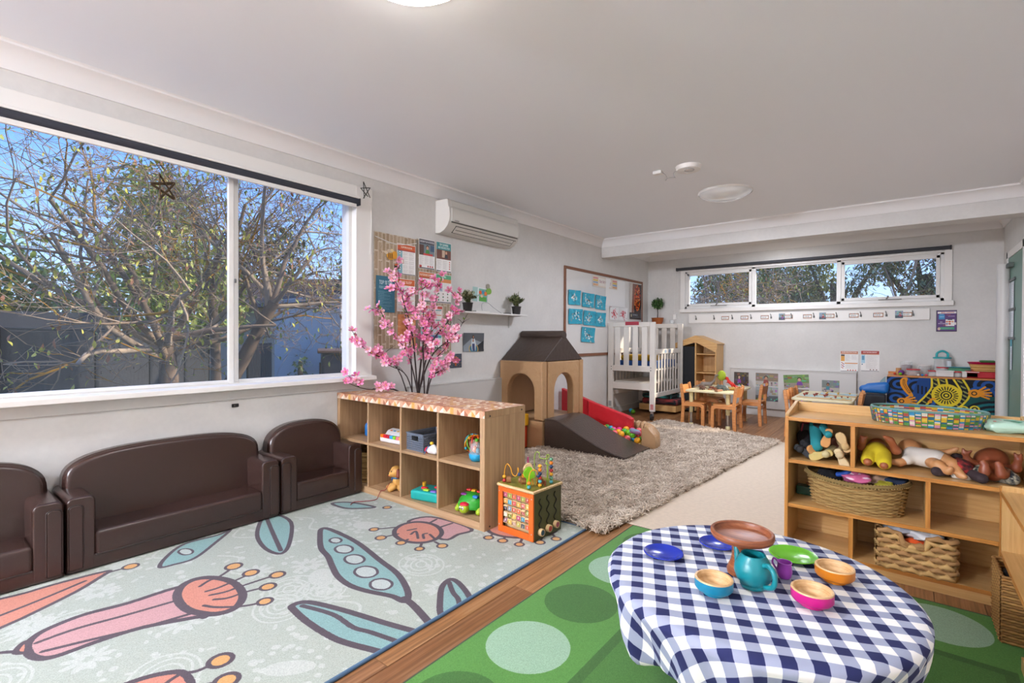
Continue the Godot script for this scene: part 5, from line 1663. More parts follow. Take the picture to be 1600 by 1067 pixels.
func air_conditioner() -> void:
	var o = thing("air_conditioner","off-white wall mounted air conditioner under the cornice","air conditioner",Vector3(XL,0,-3.96))
	var pl = pm("aircon_plastic",hx("d3d0c9"),0.4)
	var dk = pm("aircon_shade_and_indicator",hx("4e4c48"),0.6)  # dark colour painted as shade in the gaps; one indicator shares it
	var L = 1.12
	var pr = PackedVector2Array([Vector2(0,2.265),Vector2(0.07,2.262),Vector2(0.13,2.285),Vector2(0.175,2.325),Vector2(0.2,2.37),Vector2(0.205,2.42),Vector2(0.2,2.5),Vector2(0.185,2.515),Vector2(0.18,2.575),Vector2(0.16,2.588),Vector2(0,2.59)])
	var m = MB.new()
	# local x -> room (+x), y up, extrude along -z... basis x=+X, y=+Y, z=+Z
	m.xf = Transform3D(Basis(),Vector3(0,0,-L/2))
	m.extr(smooth2(Array(pr),1),L,0.006)
	put("casing",m,pl,o)
	put("front_panel",bx(Vector3(0.204,2.43,0),Vector3(0.01,0.13,L-0.06),0.004),pl,o)
	put("slot_shade_line",bx(Vector3(0.2,2.358,0),Vector3(0.008,0.008,L-0.07),0.001),dk,o)  # dark strip in place of the shade in the slot
	# louvre on the sloping underside
	var lv = MB.new()
	lv.xf = Transform3D(Basis(Vector3(0,0,1),deg_to_rad(42)),Vector3(0.152,2.303,-0.02))
	lv.box(V3,Vector3(0.075,0.006,L-0.2),0.002)
	var f = put("louvre",lv,pl,o)
	lv = MB.new()
	lv.xf = Transform3D(Basis(Vector3(0,0,1),deg_to_rad(42)),Vector3(0.1505,2.3045,-0.02))
	lv.box(V3,Vector3(0.088,0.004,L-0.18),0.001)
	put("louvre_gap_shade",lv,dk,o)  # dark sheet stands for the shade around the louvre
	lv = MB.new()
	lv.xf = Transform3D(Basis(Vector3(0,0,1),deg_to_rad(42)),Vector3(0.1545,2.3,-0.02))
	lv.box(V3,Vector3(0.003,0.006,L-0.22))
	put("louvre_shade_line",lv,dk,o)
	for e in [[0.185,2.33,-L/2+0.06,0.012,dk],[0.17,2.318,-L/2+0.1,0.02,white_gloss]]:
		put("indicator",bx(Vector3(e[0],e[1],e[2]),Vector3(0.01,0.008,e[3]),0.001),e[4],o)
	put("top_grille",bx(Vector3(0.184,2.545,0),Vector3(0.006,0.05,L-0.08),0.002),pl,o)
	var tm = TextMesh.new(); tm.text = "DAIKIN"; tm.font_size = 16; tm.pixel_size = 0.0011; tm.depth = 0.0008
	var fnt = SystemFont.new(); fnt.font_names = PackedStringArray(["Droid Sans"]); fnt.font_weight = 700; tm.font = fnt
	var t = put("maker_mark",tm,pm("mark_grey",hx("77756f"),0.5),o)
	t.transform = face_xf(Vector3(0.2095,2.376,L/2-0.1),NX)

func leaf_mesh(l: float,w: float) -> ArrayMesh:
	var m = MB.new()
	var rows = []
	for j in 4:
		var t = j/3.0
		var ww: float = w*[0.25,1.0,0.8,0.05][j]
		rows.append(PackedVector3Array([Vector3(-ww/2,l*t,0.12*l*sin(t*3.0)+0.03*w),Vector3(0,l*t,0.12*l*sin(t*3.0)),Vector3(ww/2,l*t,0.12*l*sin(t*3.0)+0.03*w)]))
	m.grid(rows)
	return m.mesh()
func leaves_mm(parent: Node,mesh_: Mesh,xfs: Array,mat_: Material,cols := []) -> MultiMeshInstance3D:
	var mm = MultiMesh.new()
	mm.transform_format = MultiMesh.TRANSFORM_3D
	if cols.size()>0: mm.use_colors = true
	mm.mesh = mesh_
	mm.instance_count = xfs.size()
	for i in xfs.size():
		mm.set_instance_transform(i,xfs[i])
		if cols.size()>0: mm.set_instance_color(i,cols[i % cols.size()])
	var mi = MultiMeshInstance3D.new()
	mi.name = "foliage"
	mi.multimesh = mm
	mi.material_override = mat_
	parent.add_child(mi,true)
	stuff(mi)
	return mi
func pot_plant(label: String,at: Vector3,seed_: int,spread: float,height: float) -> void:
	var o = thing("potted_plant",label,"plant",at)
	put("pot",lt([Vector2(0.0,0),Vector2(0.042,0),Vector2(0.045,0.01),Vector2(0.054,0.085),Vector2(0.058,0.088),Vector2(0.058,0.098),Vector2(0.05,0.098),Vector2(0.048,0.085),Vector2(0.0,0.085)],20),pm("dark_pot",hx("2f2d2d"),0.5),o)
	var r = RandomNumberGenerator.new(); r.seed = seed_
	var xfs = []
	for i in 16:
		var d = Vector3(r.randf_range(-1,1),r.randf_range(0.6,1.3),r.randf_range(-1,1)).normalized()
		var l = r.randf_range(0.6,1.0)
		var tip = Vector3(d.x*spread*l,0.085+d.y*height*l,d.z*spread*l)
		var p = smooth_path([Vector3(d.x*0.01,0.08,d.z*0.01),Vector3(d.x*spread*0.4,0.1+d.y*height*0.5,d.z*spread*0.4),tip],3)
		put("stem",tb(Array(p),0.0025,5),pm("plant_stem",hx("4b5a2c"),0.7),o)
		for k in 26:
			var q: Vector3 = p[mini(int(r.randf_range(1.5,p.size())),p.size()-1)]+Vector3(r.randf_range(-0.012,0.012),r.randf_range(-0.01,0.012),r.randf_range(-0.012,0.012))
			var bs = Basis.from_euler(Vector3(r.randf_range(0.2,1.5),r.randf()*TAU,r.randf_range(-0.5,0.5)),EULER_ORDER_YXZ)
			xfs.append(Transform3D(bs.scaled(Vector3.ONE*r.randf_range(0.7,1.3)),q))
	leaves_mm(o,leaf_mesh(0.036,0.02),xfs,pm("plant_leaf",Color(1,1,1),0.5,{"vcol": 1,"back": Color(0.25,0.3,0.1)}),[Color(0.07,0.10,0.035),Color(0.11,0.14,0.05),Color(0.16,0.19,0.07),Color(0.28,0.29,0.14)] if seed_!=41 else [Color(0.10,0.12,0.05),Color(0.3,0.3,0.16),Color(0.16,0.19,0.07),Color(0.45,0.44,0.3)])
func wall_shelf() -> void:
	var o = thing("wall_shelf","narrow white wall shelf on metal brackets","shelf",Vector3(XL,1.485,-4.16))
	put("board",bx(Vector3(0.1,0,0),Vector3(0.2,0.016,1.06),0.002),white_gloss,o)
	for z in [0.5,-0.42]:
		var b = put("bracket",bx(Vector3(0.004,-0.075,z),Vector3(0.006,0.14,0.02),0.001),pm("bracket_grey",hx("bdbab4"),0.4),o)
		put("bracket_arm",bx(Vector3(0.09,-0.011,z),Vector3(0.17,0.006,0.02),0.001),pm("bracket_grey",hx("bdbab4"),0.4),b)
	pot_plant("bushy cream flecked plant in dark pot at shelf end near pinboard",Vector3(XL+0.1,1.493,-3.77),41,0.11,0.13)
	pot_plant("spiky dark green plant in small dark pot, shelf end near whiteboard",Vector3(XL+0.1,1.493,-4.60),42,0.12,0.15)
	var rt = thing("router","flat white modem with cable on the wall shelf","modem",Vector3(XL+0.1,1.493,-3.95))
	put("case",bx(Vector3(0,0.009,0),Vector3(0.12,0.018,0.22),0.005),white_gloss,rt)
	put("cable",tb(Array(smooth_path([Vector3(0,0.015,-0.05),Vector3(-0.05,0.1,-0.1),Vector3(-0.06,0.12,-0.2),Vector3(-0.04,0.06,-0.3),Vector3(0.0,0.006,-0.38)])),0.003,5),pm("wire_grey",hx("a5a5a5"),0.5),rt)
	solo("remote_control",bx(V3,Vector3(0.035,0.014,0.11),0.004),pm("black_plastic",hx("141414"),0.5),"small black remote lying on the wall shelf","remote",Vector3(XL+0.1,1.501,-4.43))
	var pd = Pad.new(120,90,hx("a9c9c4"))
	pd.rect(40,0,80,90,hx("e6ecec")); pd.rect(50,6,70,80,hx("7fae9a")); pd.disc(62,30,12,12,hx("d9602c")); pd.disc(84,26,12,12,hx("4a8fb0")); pd.rect(56,56,56,30,hx("5aa23a")); pd.disc(74,52,10,9,hx("e0c0a0"))
	left_sheet("picture_card","small glossy card of animals taped above the shelf","card",-3.947,-4.19,1.62,1.776,pd.tex(),0.003,-2.0,0.0,"",0.15)
	var t = thing("turtle_cutout","green turtle cut-out stuck beside the picture card","decoration",Vector3(XL+0.006,1.745,-4.205))
	var m = MB.new(); m.xf = face_xf(V3,NX); m.extr(smooth2([Vector2(-0.035,-0.02),Vector2(0.0,-0.035),Vector2(0.04,-0.02),Vector2(0.045,0.015),Vector2(0.01,0.04),Vector2(-0.03,0.02)],4),0.006)
	put("shell",m,pm("turtle_green",hx("7aa83a"),0.6),t)
	m = MB.new(); m.xf = face_xf(Vector3(0,0.055,0.01),NX); m.extr(smooth2([Vector2(-0.022,-0.02),Vector2(0.022,-0.02),Vector2(0.024,0.016),Vector2(0,0.028),Vector2(-0.024,0.016)],4),0.007)
	put("head",m,pm("turtle_head",hx("9a9484"),0.6),t)
	m = MB.new(); m.xf = face_xf(Vector3(0,-0.03,0.05),NX); m.extr(smooth2([Vector2(-0.014,-0.02),Vector2(0.014,-0.02),Vector2(0.016,0.014),Vector2(-0.014,0.018)],3),0.006)
	put("flipper",m,pm("turtle_orange",hx("d9702c"),0.6),t)

func whiteboard() -> void:
	var o = thing("whiteboard","large glossy whiteboard with brown timber frame","whiteboard",Vector3(XL,0,-7.078))
	var z0 = -5.785+7.078; var z1 = -8.372+7.078; var y0 = 0.955; var y1 = 2.222
	put("writing_surface",bx(Vector3(0.008,(y0+y1)/2,0),Vector3(0.012,y1-y0-0.02,z0-z1-0.02)),pm("whiteboard_enamel",hx("dfdedb"),0.06,{"coat": 0.6,"coat_rough": 0.02}),o)
	var br = pm("brown_timber",hx("ffffff"),0.45,{"tex": wood(95,hx("6a4028"),hx("83543a"),hx("96674a")),"scale": Vector3(1,8,1)})
	for y in [y0+0.02,y1-0.02]: put("frame_rail",bx(Vector3(0.011,y,0),Vector3(0.02,0.042,z0-z1),0.003,2),br,o)
	for z in [z0-0.02,z1+0.02]: put("frame_stile",bx(Vector3(0.011,(y0+y1)/2,z),Vector3(0.0195,y1-y0,0.042),0.003,1),br,o)
	var r = RandomNumberGenerator.new()
	var arts = []
	for k in 5:
		r.seed = 100+k
		var pd = Pad.new(96,64,hx("27a5c0"))
		for q in 30: pd.disc(r.randf()*96,r.randf()*64,r.randf_range(3,12),r.randf_range(2,6),hx("27a5c0").lerp(hx("1d87a6") if q % 2==0 else hx("45bcd2"),0.5),r.randf()*3)
		for q in 26:
			var p = Vector2(r.randfn(48,14),r.randfn(34,11))
			pd.disc(p.x,p.y,r.randf_range(2,6),r.randf_range(1.5,4),[hx("dfe3e0"),hx("c9ccc8"),hx("8f9694"),hx("eceeec")][q % 4],r.randf()*3)
		for q in 3: pd.disc(r.randfn(46,12),r.randfn(30,10),3,4,hx("3a464a"))
		arts.append(pd.tex())
	var where = ["top row, nearest the playhouse","middle of the top row","top row, nearest the white paper","second row, nearest the playhouse","middle of the second row","second row, nearest the cot","alone in the bottom row"]
	var tl = [1.5,-1.0,-2.0,1.0,-1.5,0.0,-2.5]
	var boxes = [[-5.87,-6.195,1.691,1.90],[-6.247,-6.594,1.675,1.885],[-6.63,-6.962,1.66,1.875],[-5.877,-6.252,1.422,1.635],[-6.283,-6.635,1.409,1.626],[-6.639,-6.962,1.397,1.613],[-6.226,-6.617,1.159,1.38]]
	for k in 7:
		left_sheet("child_artwork","turquoise paper collage on the whiteboard, "+where[k],"artwork",boxes[k][0],boxes[k][1],boxes[k][2],boxes[k][3],arts[(k*3) % 5],0.0165,tl[k],1.0,"turquoise collages on the whiteboard")
	var bn = Pad.new(320,64,hx("ded3c4"))
	for k in 4:
		for s in [0,250]: bn.rect(s+8,8+k*13,58,9,[hx("d98a8a"),hx("e0c05a"),hx("8aa8c8"),hx("d9a070")][k])
	bn.rect(76,8,164,48,hx("e9e5de"))
	bn.text("Our Art Gallery",84,18,148,26,hx("a87a86"))
	left_sheet("gallery_banner","paper banner lettered art gallery on the whiteboard","banner",-6.559,-7.368,2.003,2.164,bn.tex(),0.0165)
	var wp = Pad.new(64,64,hx("efefee"))
	left_sheet("white_paper","large blank white paper sheet on the whiteboard","paper",-6.97,-7.66,1.73,2.16,wp.tex(),0.0152,0.0,0.4)
	for k in 2:
		r.seed = 60+k
		var pd = Pad.new(96,72,hx("ecebea"))
		for q in 60:
			var a = r.randf()*TAU; var l = absf(r.randfn(0,1))*18
			pd.disc(48+cos(a)*l*1.2,36+sin(a)*l,r.randf_range(2,6),r.randf_range(1.5,4),[hx("c2303e"),hx("d9505a"),hx("b02434")][q % 3],a)
		left_sheet("handprint_painting","red splat painting on white paper, %s of the pair" % ["nearer the collages","nearer the space poster"][k],"artwork",[-7.112,-7.431][k],[-7.423,-7.748][k],1.512,1.725,pd.tex(),0.0165,0.0,0.4,"red paintings on the whiteboard")
	var sp = Pad.new(120,160,hx("3a1e1c"))
	r.seed = 9
	sp.rect(0,0,44,130,hx("cfc4ba")); sp.poly(PackedVector2Array([Vector2(30,0),Vector2(70,0),Vector2(40,130),Vector2(20,130)]),hx("8a5a4a"))
	for k in 340:
		var a = r.randf()*TAU; var l = sqrt(r.randf())
		sp.disc(78+cos(a)*l*32,62+sin(a)*l*58,r.randf_range(1,4),r.randf_range(1,5),[hx("d9401c"),hx("ee7a2a"),hx("a82a1a"),hx("7a1a16"),hx("f0a04a")][k % 5],a)
	sp.rect(0,132,120,28,hx("2c2a2e")); sp.rect(12,137,9,12,hx("c9bfa0")); sp.text("SPACE",30,136,52,8,hx("a9b0b8")); sp.lines(30,148,76,2,4,hx("7f868e"),3)
	left_sheet("nebula_poster","dark poster of a glowing red nebula on the whiteboard","poster",-7.839,-8.309,1.547,2.162,sp.tex(),0.0165,0.0,0.2,"",0.25)

func blossom() -> void:
	var o = thing("cherry_blossom_spray","tall spray of artificial pink cherry blossom behind the cube shelf","flowers",Vector3(-3.42,0.0,-2.95))
	put("floor_vase",lt([Vector2(0.0,0),Vector2(0.09,0),Vector2(0.12,0.06),Vector2(0.13,0.2),Vector2(0.1,0.42),Vector2(0.07,0.58),Vector2(0.075,0.62),Vector2(0.06,0.62),Vector2(0.055,0.56)],24),pm("vase_grey",hx("8a8680"),0.5),o)
	var r = RandomNumberGenerator.new(); r.seed = 17
	var bark = pm("blossom_bark",hx("3d3230"),0.8)
	# five-petal flower, dyed deep in the middle
	var fm = []
	for v in 4:
		var m = MB.new(); m.use_col = true
		var inner: Color = [Color(0.62,0.04,0.20),Color(0.72,0.10,0.28),Color(0.80,0.20,0.36),Color(0.55,0.03,0.16)][v]
		var outer: Color = [Color(0.86,0.30,0.50),Color(0.90,0.45,0.62),Color(0.93,0.66,0.74),Color(0.78,0.18,0.40)][v]
		for k in 5:
			var a = TAU*k/5.0
			var d = Vector3(cos(a),0,sin(a)); var s = Vector3(-sin(a),0,cos(a))
			var pts = [Vector3(0,0,0),d*0.012+s*0.008+Vector3(0,0.004,0),d*0.023+s*0.010+Vector3(0,0.009,0),d*0.028+Vector3(0,0.013,0),d*0.023-s*0.010+Vector3(0,0.009,0),d*0.012-s*0.008+Vector3(0,0.004,0)]
			var st: int = m.v.size()
			for q in 6:
				m.col = inner if q==0 else (inner.lerp(outer,0.65) if q==1 or q==5 else outer)
				m.vert(pts[q],(Vector3.UP-d*0.4).normalized(),Vector2())
			for q in range(1,5): m.face(st,st+q,st+q+1)
		m.col = Color(0.8,0.55,0.12)
		m.ball(Vector3(0,0.006,0),Vector3(0.004,0.005,0.004),6)
		fm.append(m.mesh())
	var pet = pm("blossom_petal",Color(1,1,1),0.7,{"vcol": 1,"back": Color(0.35,0.2,0.25)})
	var leaf = leaf_mesh(0.04,0.022)
	var lmat = pm("blossom_leaf",hx("6f9a35"),0.6,{"back": Color(0.2,0.3,0.05)})
	# branches fan out in the plane facing the room; targets are (sideways, height, depth) of the tips
	var side = Vector3(0.3, 0, -1.2)      # along the wall-facing view of the spray
	var tips = [[-0.17,1.88,0.05],[-0.30,1.48,0.08],[0.36,1.66,-0.02],[0.20,1.82,0.0],[0.02,1.72,0.06],[-0.48,1.28,0.1],[-0.50,0.86,0.14],[0.30,1.30,0.05],[0.12,1.45,-0.06],[-0.12,1.60,-0.04],[0.26,1.05,0.1],[-0.30,1.12,0.06],[0.42,1.45,0.02]]
	var n_b = 0
	for ti in tips.size():
		var t: Array = tips[ti]
		var tip: Vector3 = side*t[0]+Vector3(0,t[1],0)+Vector3(0.78,0,0.6)*t[2]
		var st = side*(0.05*sin(ti*2.0))+Vector3(0,0.5,0)+Vector3(0.02*cos(ti*3.0),0,0)
		var mid = st.lerp(tip,0.45)+Vector3(0,0.10,0)-side*t[0]*0.16
		var p = smooth_path([st,mid,st.lerp(tip,0.75)+Vector3(r.randf_range(-0.02,0.02),0.03,r.randf_range(-0.02,0.02)),tip],6)
		var rad = []
		for k in p.size(): rad.append(lerpf(0.009 if ti % 2==0 else 0.007,0.002,float(k)/(p.size()-1)))
		put("branch",tb(Array(p),rad,6),bark,o)
		for k in 5:
			var idx = int(lerpf(6,p.size()-2,r.randf()))
			var d = (side*r.randf_range(-1,1)+Vector3(0,r.randf_range(0.1,1.0),0)+Vector3(0.6,0,0.5)*r.randf_range(-0.4,1.0)).normalized()
			var e: Vector3 = p[idx]+d*r.randf_range(0.07,0.16)
			put("twig",tb([p[idx],(p[idx] as Vector3).lerp(e,0.5)+Vector3(0,0.008,0),e],[0.003,0.0025,0.0015],5),bark,o)
			for q in 3:
				if n_b<285:
					flower(o,fm,pet,(p[idx] as Vector3).lerp(e,0.45+0.27*q)+Vector3(r.randf_range(-0.015,0.015),r.randf_range(-0.015,0.015),r.randf_range(-0.015,0.015)),r,n_b); n_b += 1
		for k in range(p.size()):
			var yy: float = p[k].y
			if yy<1.0 and t[1]>1.1: continue
			if yy<0.86: continue
			if n_b<296 and r.randf()<0.95:
				flower(o,fm,pet,p[k]+Vector3(r.randf_range(-0.018,0.018),r.randf_range(-0.01,0.02),r.randf_range(-0.018,0.018)),r,n_b); n_b += 1
			if r.randf()<0.35:
				var lf = put("leaf",leaf,lmat,o,p[k])
				lf.basis = Basis.from_euler(Vector3(r.randf_range(0.3,1.6),r.randf()*TAU,0))
func flower(o: Node,fm: Array,pet: Material,at: Vector3,r: RandomNumberGenerator,i: int) -> void:
	var f = put("flower",fm[[0,1,2,1,0,2,3,1][i % 8]],pet,o,at)
	var look = Vector3(r.randfn(0.55,0.5),r.randfn(0.35,0.5),r.randfn(0.5,0.5)).normalized()
	var x = look.cross(Vector3(0.3,0.1,-0.9)).normalized()
	f.basis = Basis(x,look,x.cross(look)).scaled(Vector3.ONE*r.randf_range(1.05,1.5))

# ---------------------------------------------------------------- far end of the room
# smooth blend of tapered bones, meshed as surface nets: for toys and dolls. bones: [a, b, ra, rb]
func blob(bones: Array,cell: float,k: float) -> MB:
	var lo = Vector3(1e9,1e9,1e9); var hi = -lo
	for b in bones:
		var r: float = maxf(b[2],b[3])+cell*3.0
		lo = lo.min(b[0]-Vector3(r,r,r)).min(b[1]-Vector3(r,r,r))
		hi = hi.max(b[0]+Vector3(r,r,r)).max(b[1]+Vector3(r,r,r))
	var nx = int(ceil((hi.x-lo.x)/cell))+1; var ny = int(ceil((hi.y-lo.y)/cell))+1; var nz = int(ceil((hi.z-lo.z)/cell))+1
	var f = PackedFloat32Array(); f.resize(nx*ny*nz); f.fill(9.0)
	for b in bones:
		var A: Vector3 = b[0]; var B: Vector3 = b[1]; var ra: float = b[2]; var rb_: float = b[3]
		var pad: float = maxf(ra,rb_)+k+cell*2.0
		var l2 = A.min(B)-Vector3(pad,pad,pad)-lo; var h2 = A.max(B)+Vector3(pad,pad,pad)-lo
		var ab = B-A; var L = maxf(ab.length_squared(),1e-9)
		for z in range(maxi(0,int(l2.z/cell)),mini(nz,int(h2.z/cell)+2)):
			for y in range(maxi(0,int(l2.y/cell)),mini(ny,int(h2.y/cell)+2)):
				for x in range(maxi(0,int(l2.x/cell)),mini(nx,int(h2.x/cell)+2)):
					var p = lo+Vector3(x,y,z)*cell
					var t = clampf((p-A).dot(ab)/L,0.0,1.0)
					var d = p.distance_to(A+ab*t)-lerpf(ra,rb_,t)
					var i = (z*ny+y)*nx+x
					var e = f[i]
					var h = maxf(k-absf(e-d),0.0)/k
					f[i] = minf(e,d)-h*h*k*0.25
	var m = MB.new()
	var id = {}
	for z in nz-1:
		for y in ny-1:
			for x in nx-1:
				var i = (z*ny+y)*nx+x
				var s = 0
				var c = [f[i],f[i+1],f[i+nx],f[i+nx+1],f[i+nx*ny],f[i+nx*ny+1],f[i+nx*ny+nx],f[i+nx*ny+nx+1]]
				for q in 8:
					if c[q]<0.0: s += 1
				if s==0 or s==8: continue
				var sum = Vector3(); var n = 0
				for e in [[0,1],[2,3],[4,5],[6,7],[0,2],[1,3],[4,6],[5,7],[0,4],[1,5],[2,6],[3,7]]:
					var a: float = c[e[0]]; var b: float = c[e[1]]
					if (a<0.0)!=(b<0.0):
						var t = a/(a-b)
						var pa = Vector3(e[0] & 1,(e[0] >> 1) & 1,e[0] >> 2); var pb = Vector3(e[1] & 1,(e[1] >> 1) & 1,e[1] >> 2)
						sum += pa.lerp(pb,t); n += 1
				var g = Vector3(c[1]+c[3]+c[5]+c[7]-c[0]-c[2]-c[4]-c[6],c[2]+c[3]+c[6]+c[7]-c[0]-c[1]-c[4]-c[5],c[4]+c[5]+c[6]+c[7]-c[0]-c[1]-c[2]-c[3])
				id[i] = m.vert(lo+(Vector3(x,y,z)+sum/n)*cell,g.normalized(),Vector2())
	for i in id:
		var x: int = i % nx; var y: int = (i/nx) % ny; var z: int = i/(nx*ny)
		if x==0 or y==0 or z==0: continue
		for ax in 3:
			var st: int = [1,nx,nx*ny][ax]
			var a: float = f[i]; var b: float = f[i+st]
			if (a<0.0)==(b<0.0): continue
			var s1: int = [nx,nx*ny,1][ax]; var s2: int = [nx*ny,1,nx][ax]
			if not (id.has(i-s1) and id.has(i-s2) and id.has(i-s1-s2)): continue
			var q = [id[i-s1-s2],id[i-s2],id[i],id[i-s1]]
			if a<0.0:
				m.face(q[0],q[1],q[2]); m.face(q[0],q[2],q[3])
			else:
				m.face(q[0],q[2],q[1]); m.face(q[0],q[3],q[2])
	return m

func beech_mat() -> StandardMaterial3D:
	return pm("beech_wood",hx("ffffff"),0.42,{"tex": wood(121,hx("b8713a"),hx("c98549"),hx("d79a5e"),16),"scale": Vector3(2,5,1)})
func chair_proto() -> Node3D:
	# bentwood-style toddler chair, facing local +z, width .34
	var o = Node3D.new()
	var b = beech_mat()
	var w = 0.35; var d = 0.30; var sh = 0.33
	for s in [-1,1]:
		var x = s*(w/2-0.011)
		# back leg runs up to the back rest, leaning a little
		var m = MB.new()
		m.xf = Transform3D(Basis(Vector3.UP,PI/2),Vector3(x-0.012,0,0))
		# profile in (z,y): mirrored since local x of the extrusion points to -z
		m.extr(smooth2([Vector2(0.135,0),Vector2(0.175,0),Vector2(0.165,0.2),Vector2(0.165,0.36),Vector2(0.19,0.56),Vector2(0.178,0.578),Vector2(0.152,0.575),Vector2(0.125,0.36),Vector2(0.122,0.2)],3),0.024,0.004)
		put("back_leg",m,b,o)
		m = MB.new()
		m.xf = Transform3D(Basis(Vector3.UP,PI/2),Vector3(x-0.012,0,0))
		m.extr(smooth2([Vector2(-0.15,0),Vector2(-0.11,0),Vector2(-0.108,0.24),Vector2(-0.095,0.272),Vector2(-0.06,0.28),Vector2(0.13,0.28),Vector2(0.13,0.322),Vector2(-0.08,0.322),Vector2(-0.125,0.312),Vector2(-0.148,0.28)],3),0.024,0.004)
		put("front_leg",m,b,o)
	put("seat",bx(Vector3(0,sh-0.004,-0.005),Vector3(w-0.05,0.016,d-0.02),0.005,2),b,o)
	var m2 = MB.new()
	var rows = []
	for j in 2:
		var row = PackedVector3Array()
		for i in 7:
			var t = i/6.0-0.5
			row.append(Vector3(t*(w-0.05),0.44+j*0.12,-0.15-j*0.022-0.02*(0.25-t*t)*4.0))
		rows.append(row)
	m2.grid(rows)
	var back = []
	for rr in rows:
		var row = PackedVector3Array()
		for p in rr: row.append(p+Vector3(0,0,-0.014))
		back.append(row)
	m2.grid(back,false,Vector2(1,1),true)
	m2.grid([rows[1],back[1]]); m2.grid([back[0],rows[0]])
	put("backrest",m2,b,o)
	put("cross_bar",bx(Vector3(0,0.25,-0.14),Vector3(w-0.05,0.04,0.018),0.004),b,o)
	return o
func kid_table(label: String,x0: float,x1: float,z0: float,z1: float) -> Node3D:
	var o = thing("activity_table",label,"table",Vector3((x0+x1)/2,0,(z0+z1)/2))
	var w = x1-x0; var d = z1-z0
	var m = MB.new()
	m.xf = Transform3D(Basis(Vector3(1,0,0),-PI/2),Vector3(0,0.476,0))
	var p = PackedVector2Array()
	for c in 4:
		for k in 5:
			var a = PI/2*(c+k/4.0)
			var sx: float = [1,-1,-1,1][c]; var sy: float = [1,1,-1,-1][c]
			p.append(Vector2(sx*(w/2-0.05),sy*(d/2-0.05))+Vector2(cos(a),sin(a))*0.05)
	m.extr(p,0.026,0.005)
	put("table_top",m,pm("cream_laminate",hx("ded3ac"),0.35),o)
	var cream = pm("cream_leg",hx("d6c994"),0.45)
	for sx in [-1,1]:
		for sz in [-1,1]:
			var q = Vector3(sx*(w/2-0.075),0,sz*(d/2-0.075))
			var lg = put("leg",tb([q+Vector3(0,0.19,0),q+Vector3(0,0.48,0)],[0.026,0.028],16),cream,o)
			put("leg_extension",tb([q+Vector3(0,0.04,0),q+Vector3(0,0.2,0)],0.019,14),pm("chrome_leg",hx("c9c9c4"),0.2,{"metal": 0.85}),lg)
			put("foot",lt([Vector2(0,0),Vector2(0.03,0),Vector2(0.03,0.035),Vector2(0.022,0.042)],14,q),cream,lg)
	return o

func dino(called,label,bones,color,at,turn,cell := 0.006,k := 0.02,eyes := []) -> Node3D:
	var o = thing(called,label,"toy",at,turn,"")
	put("body",blob(bones,cell,k),pm("toy_"+color,hx(color),0.45),o)
	for e in eyes: put("eye",bl(e,Vector3(0.004,0.004,0.004),8),pm("black_plastic",hx("141414"),0.5),o)
	return o

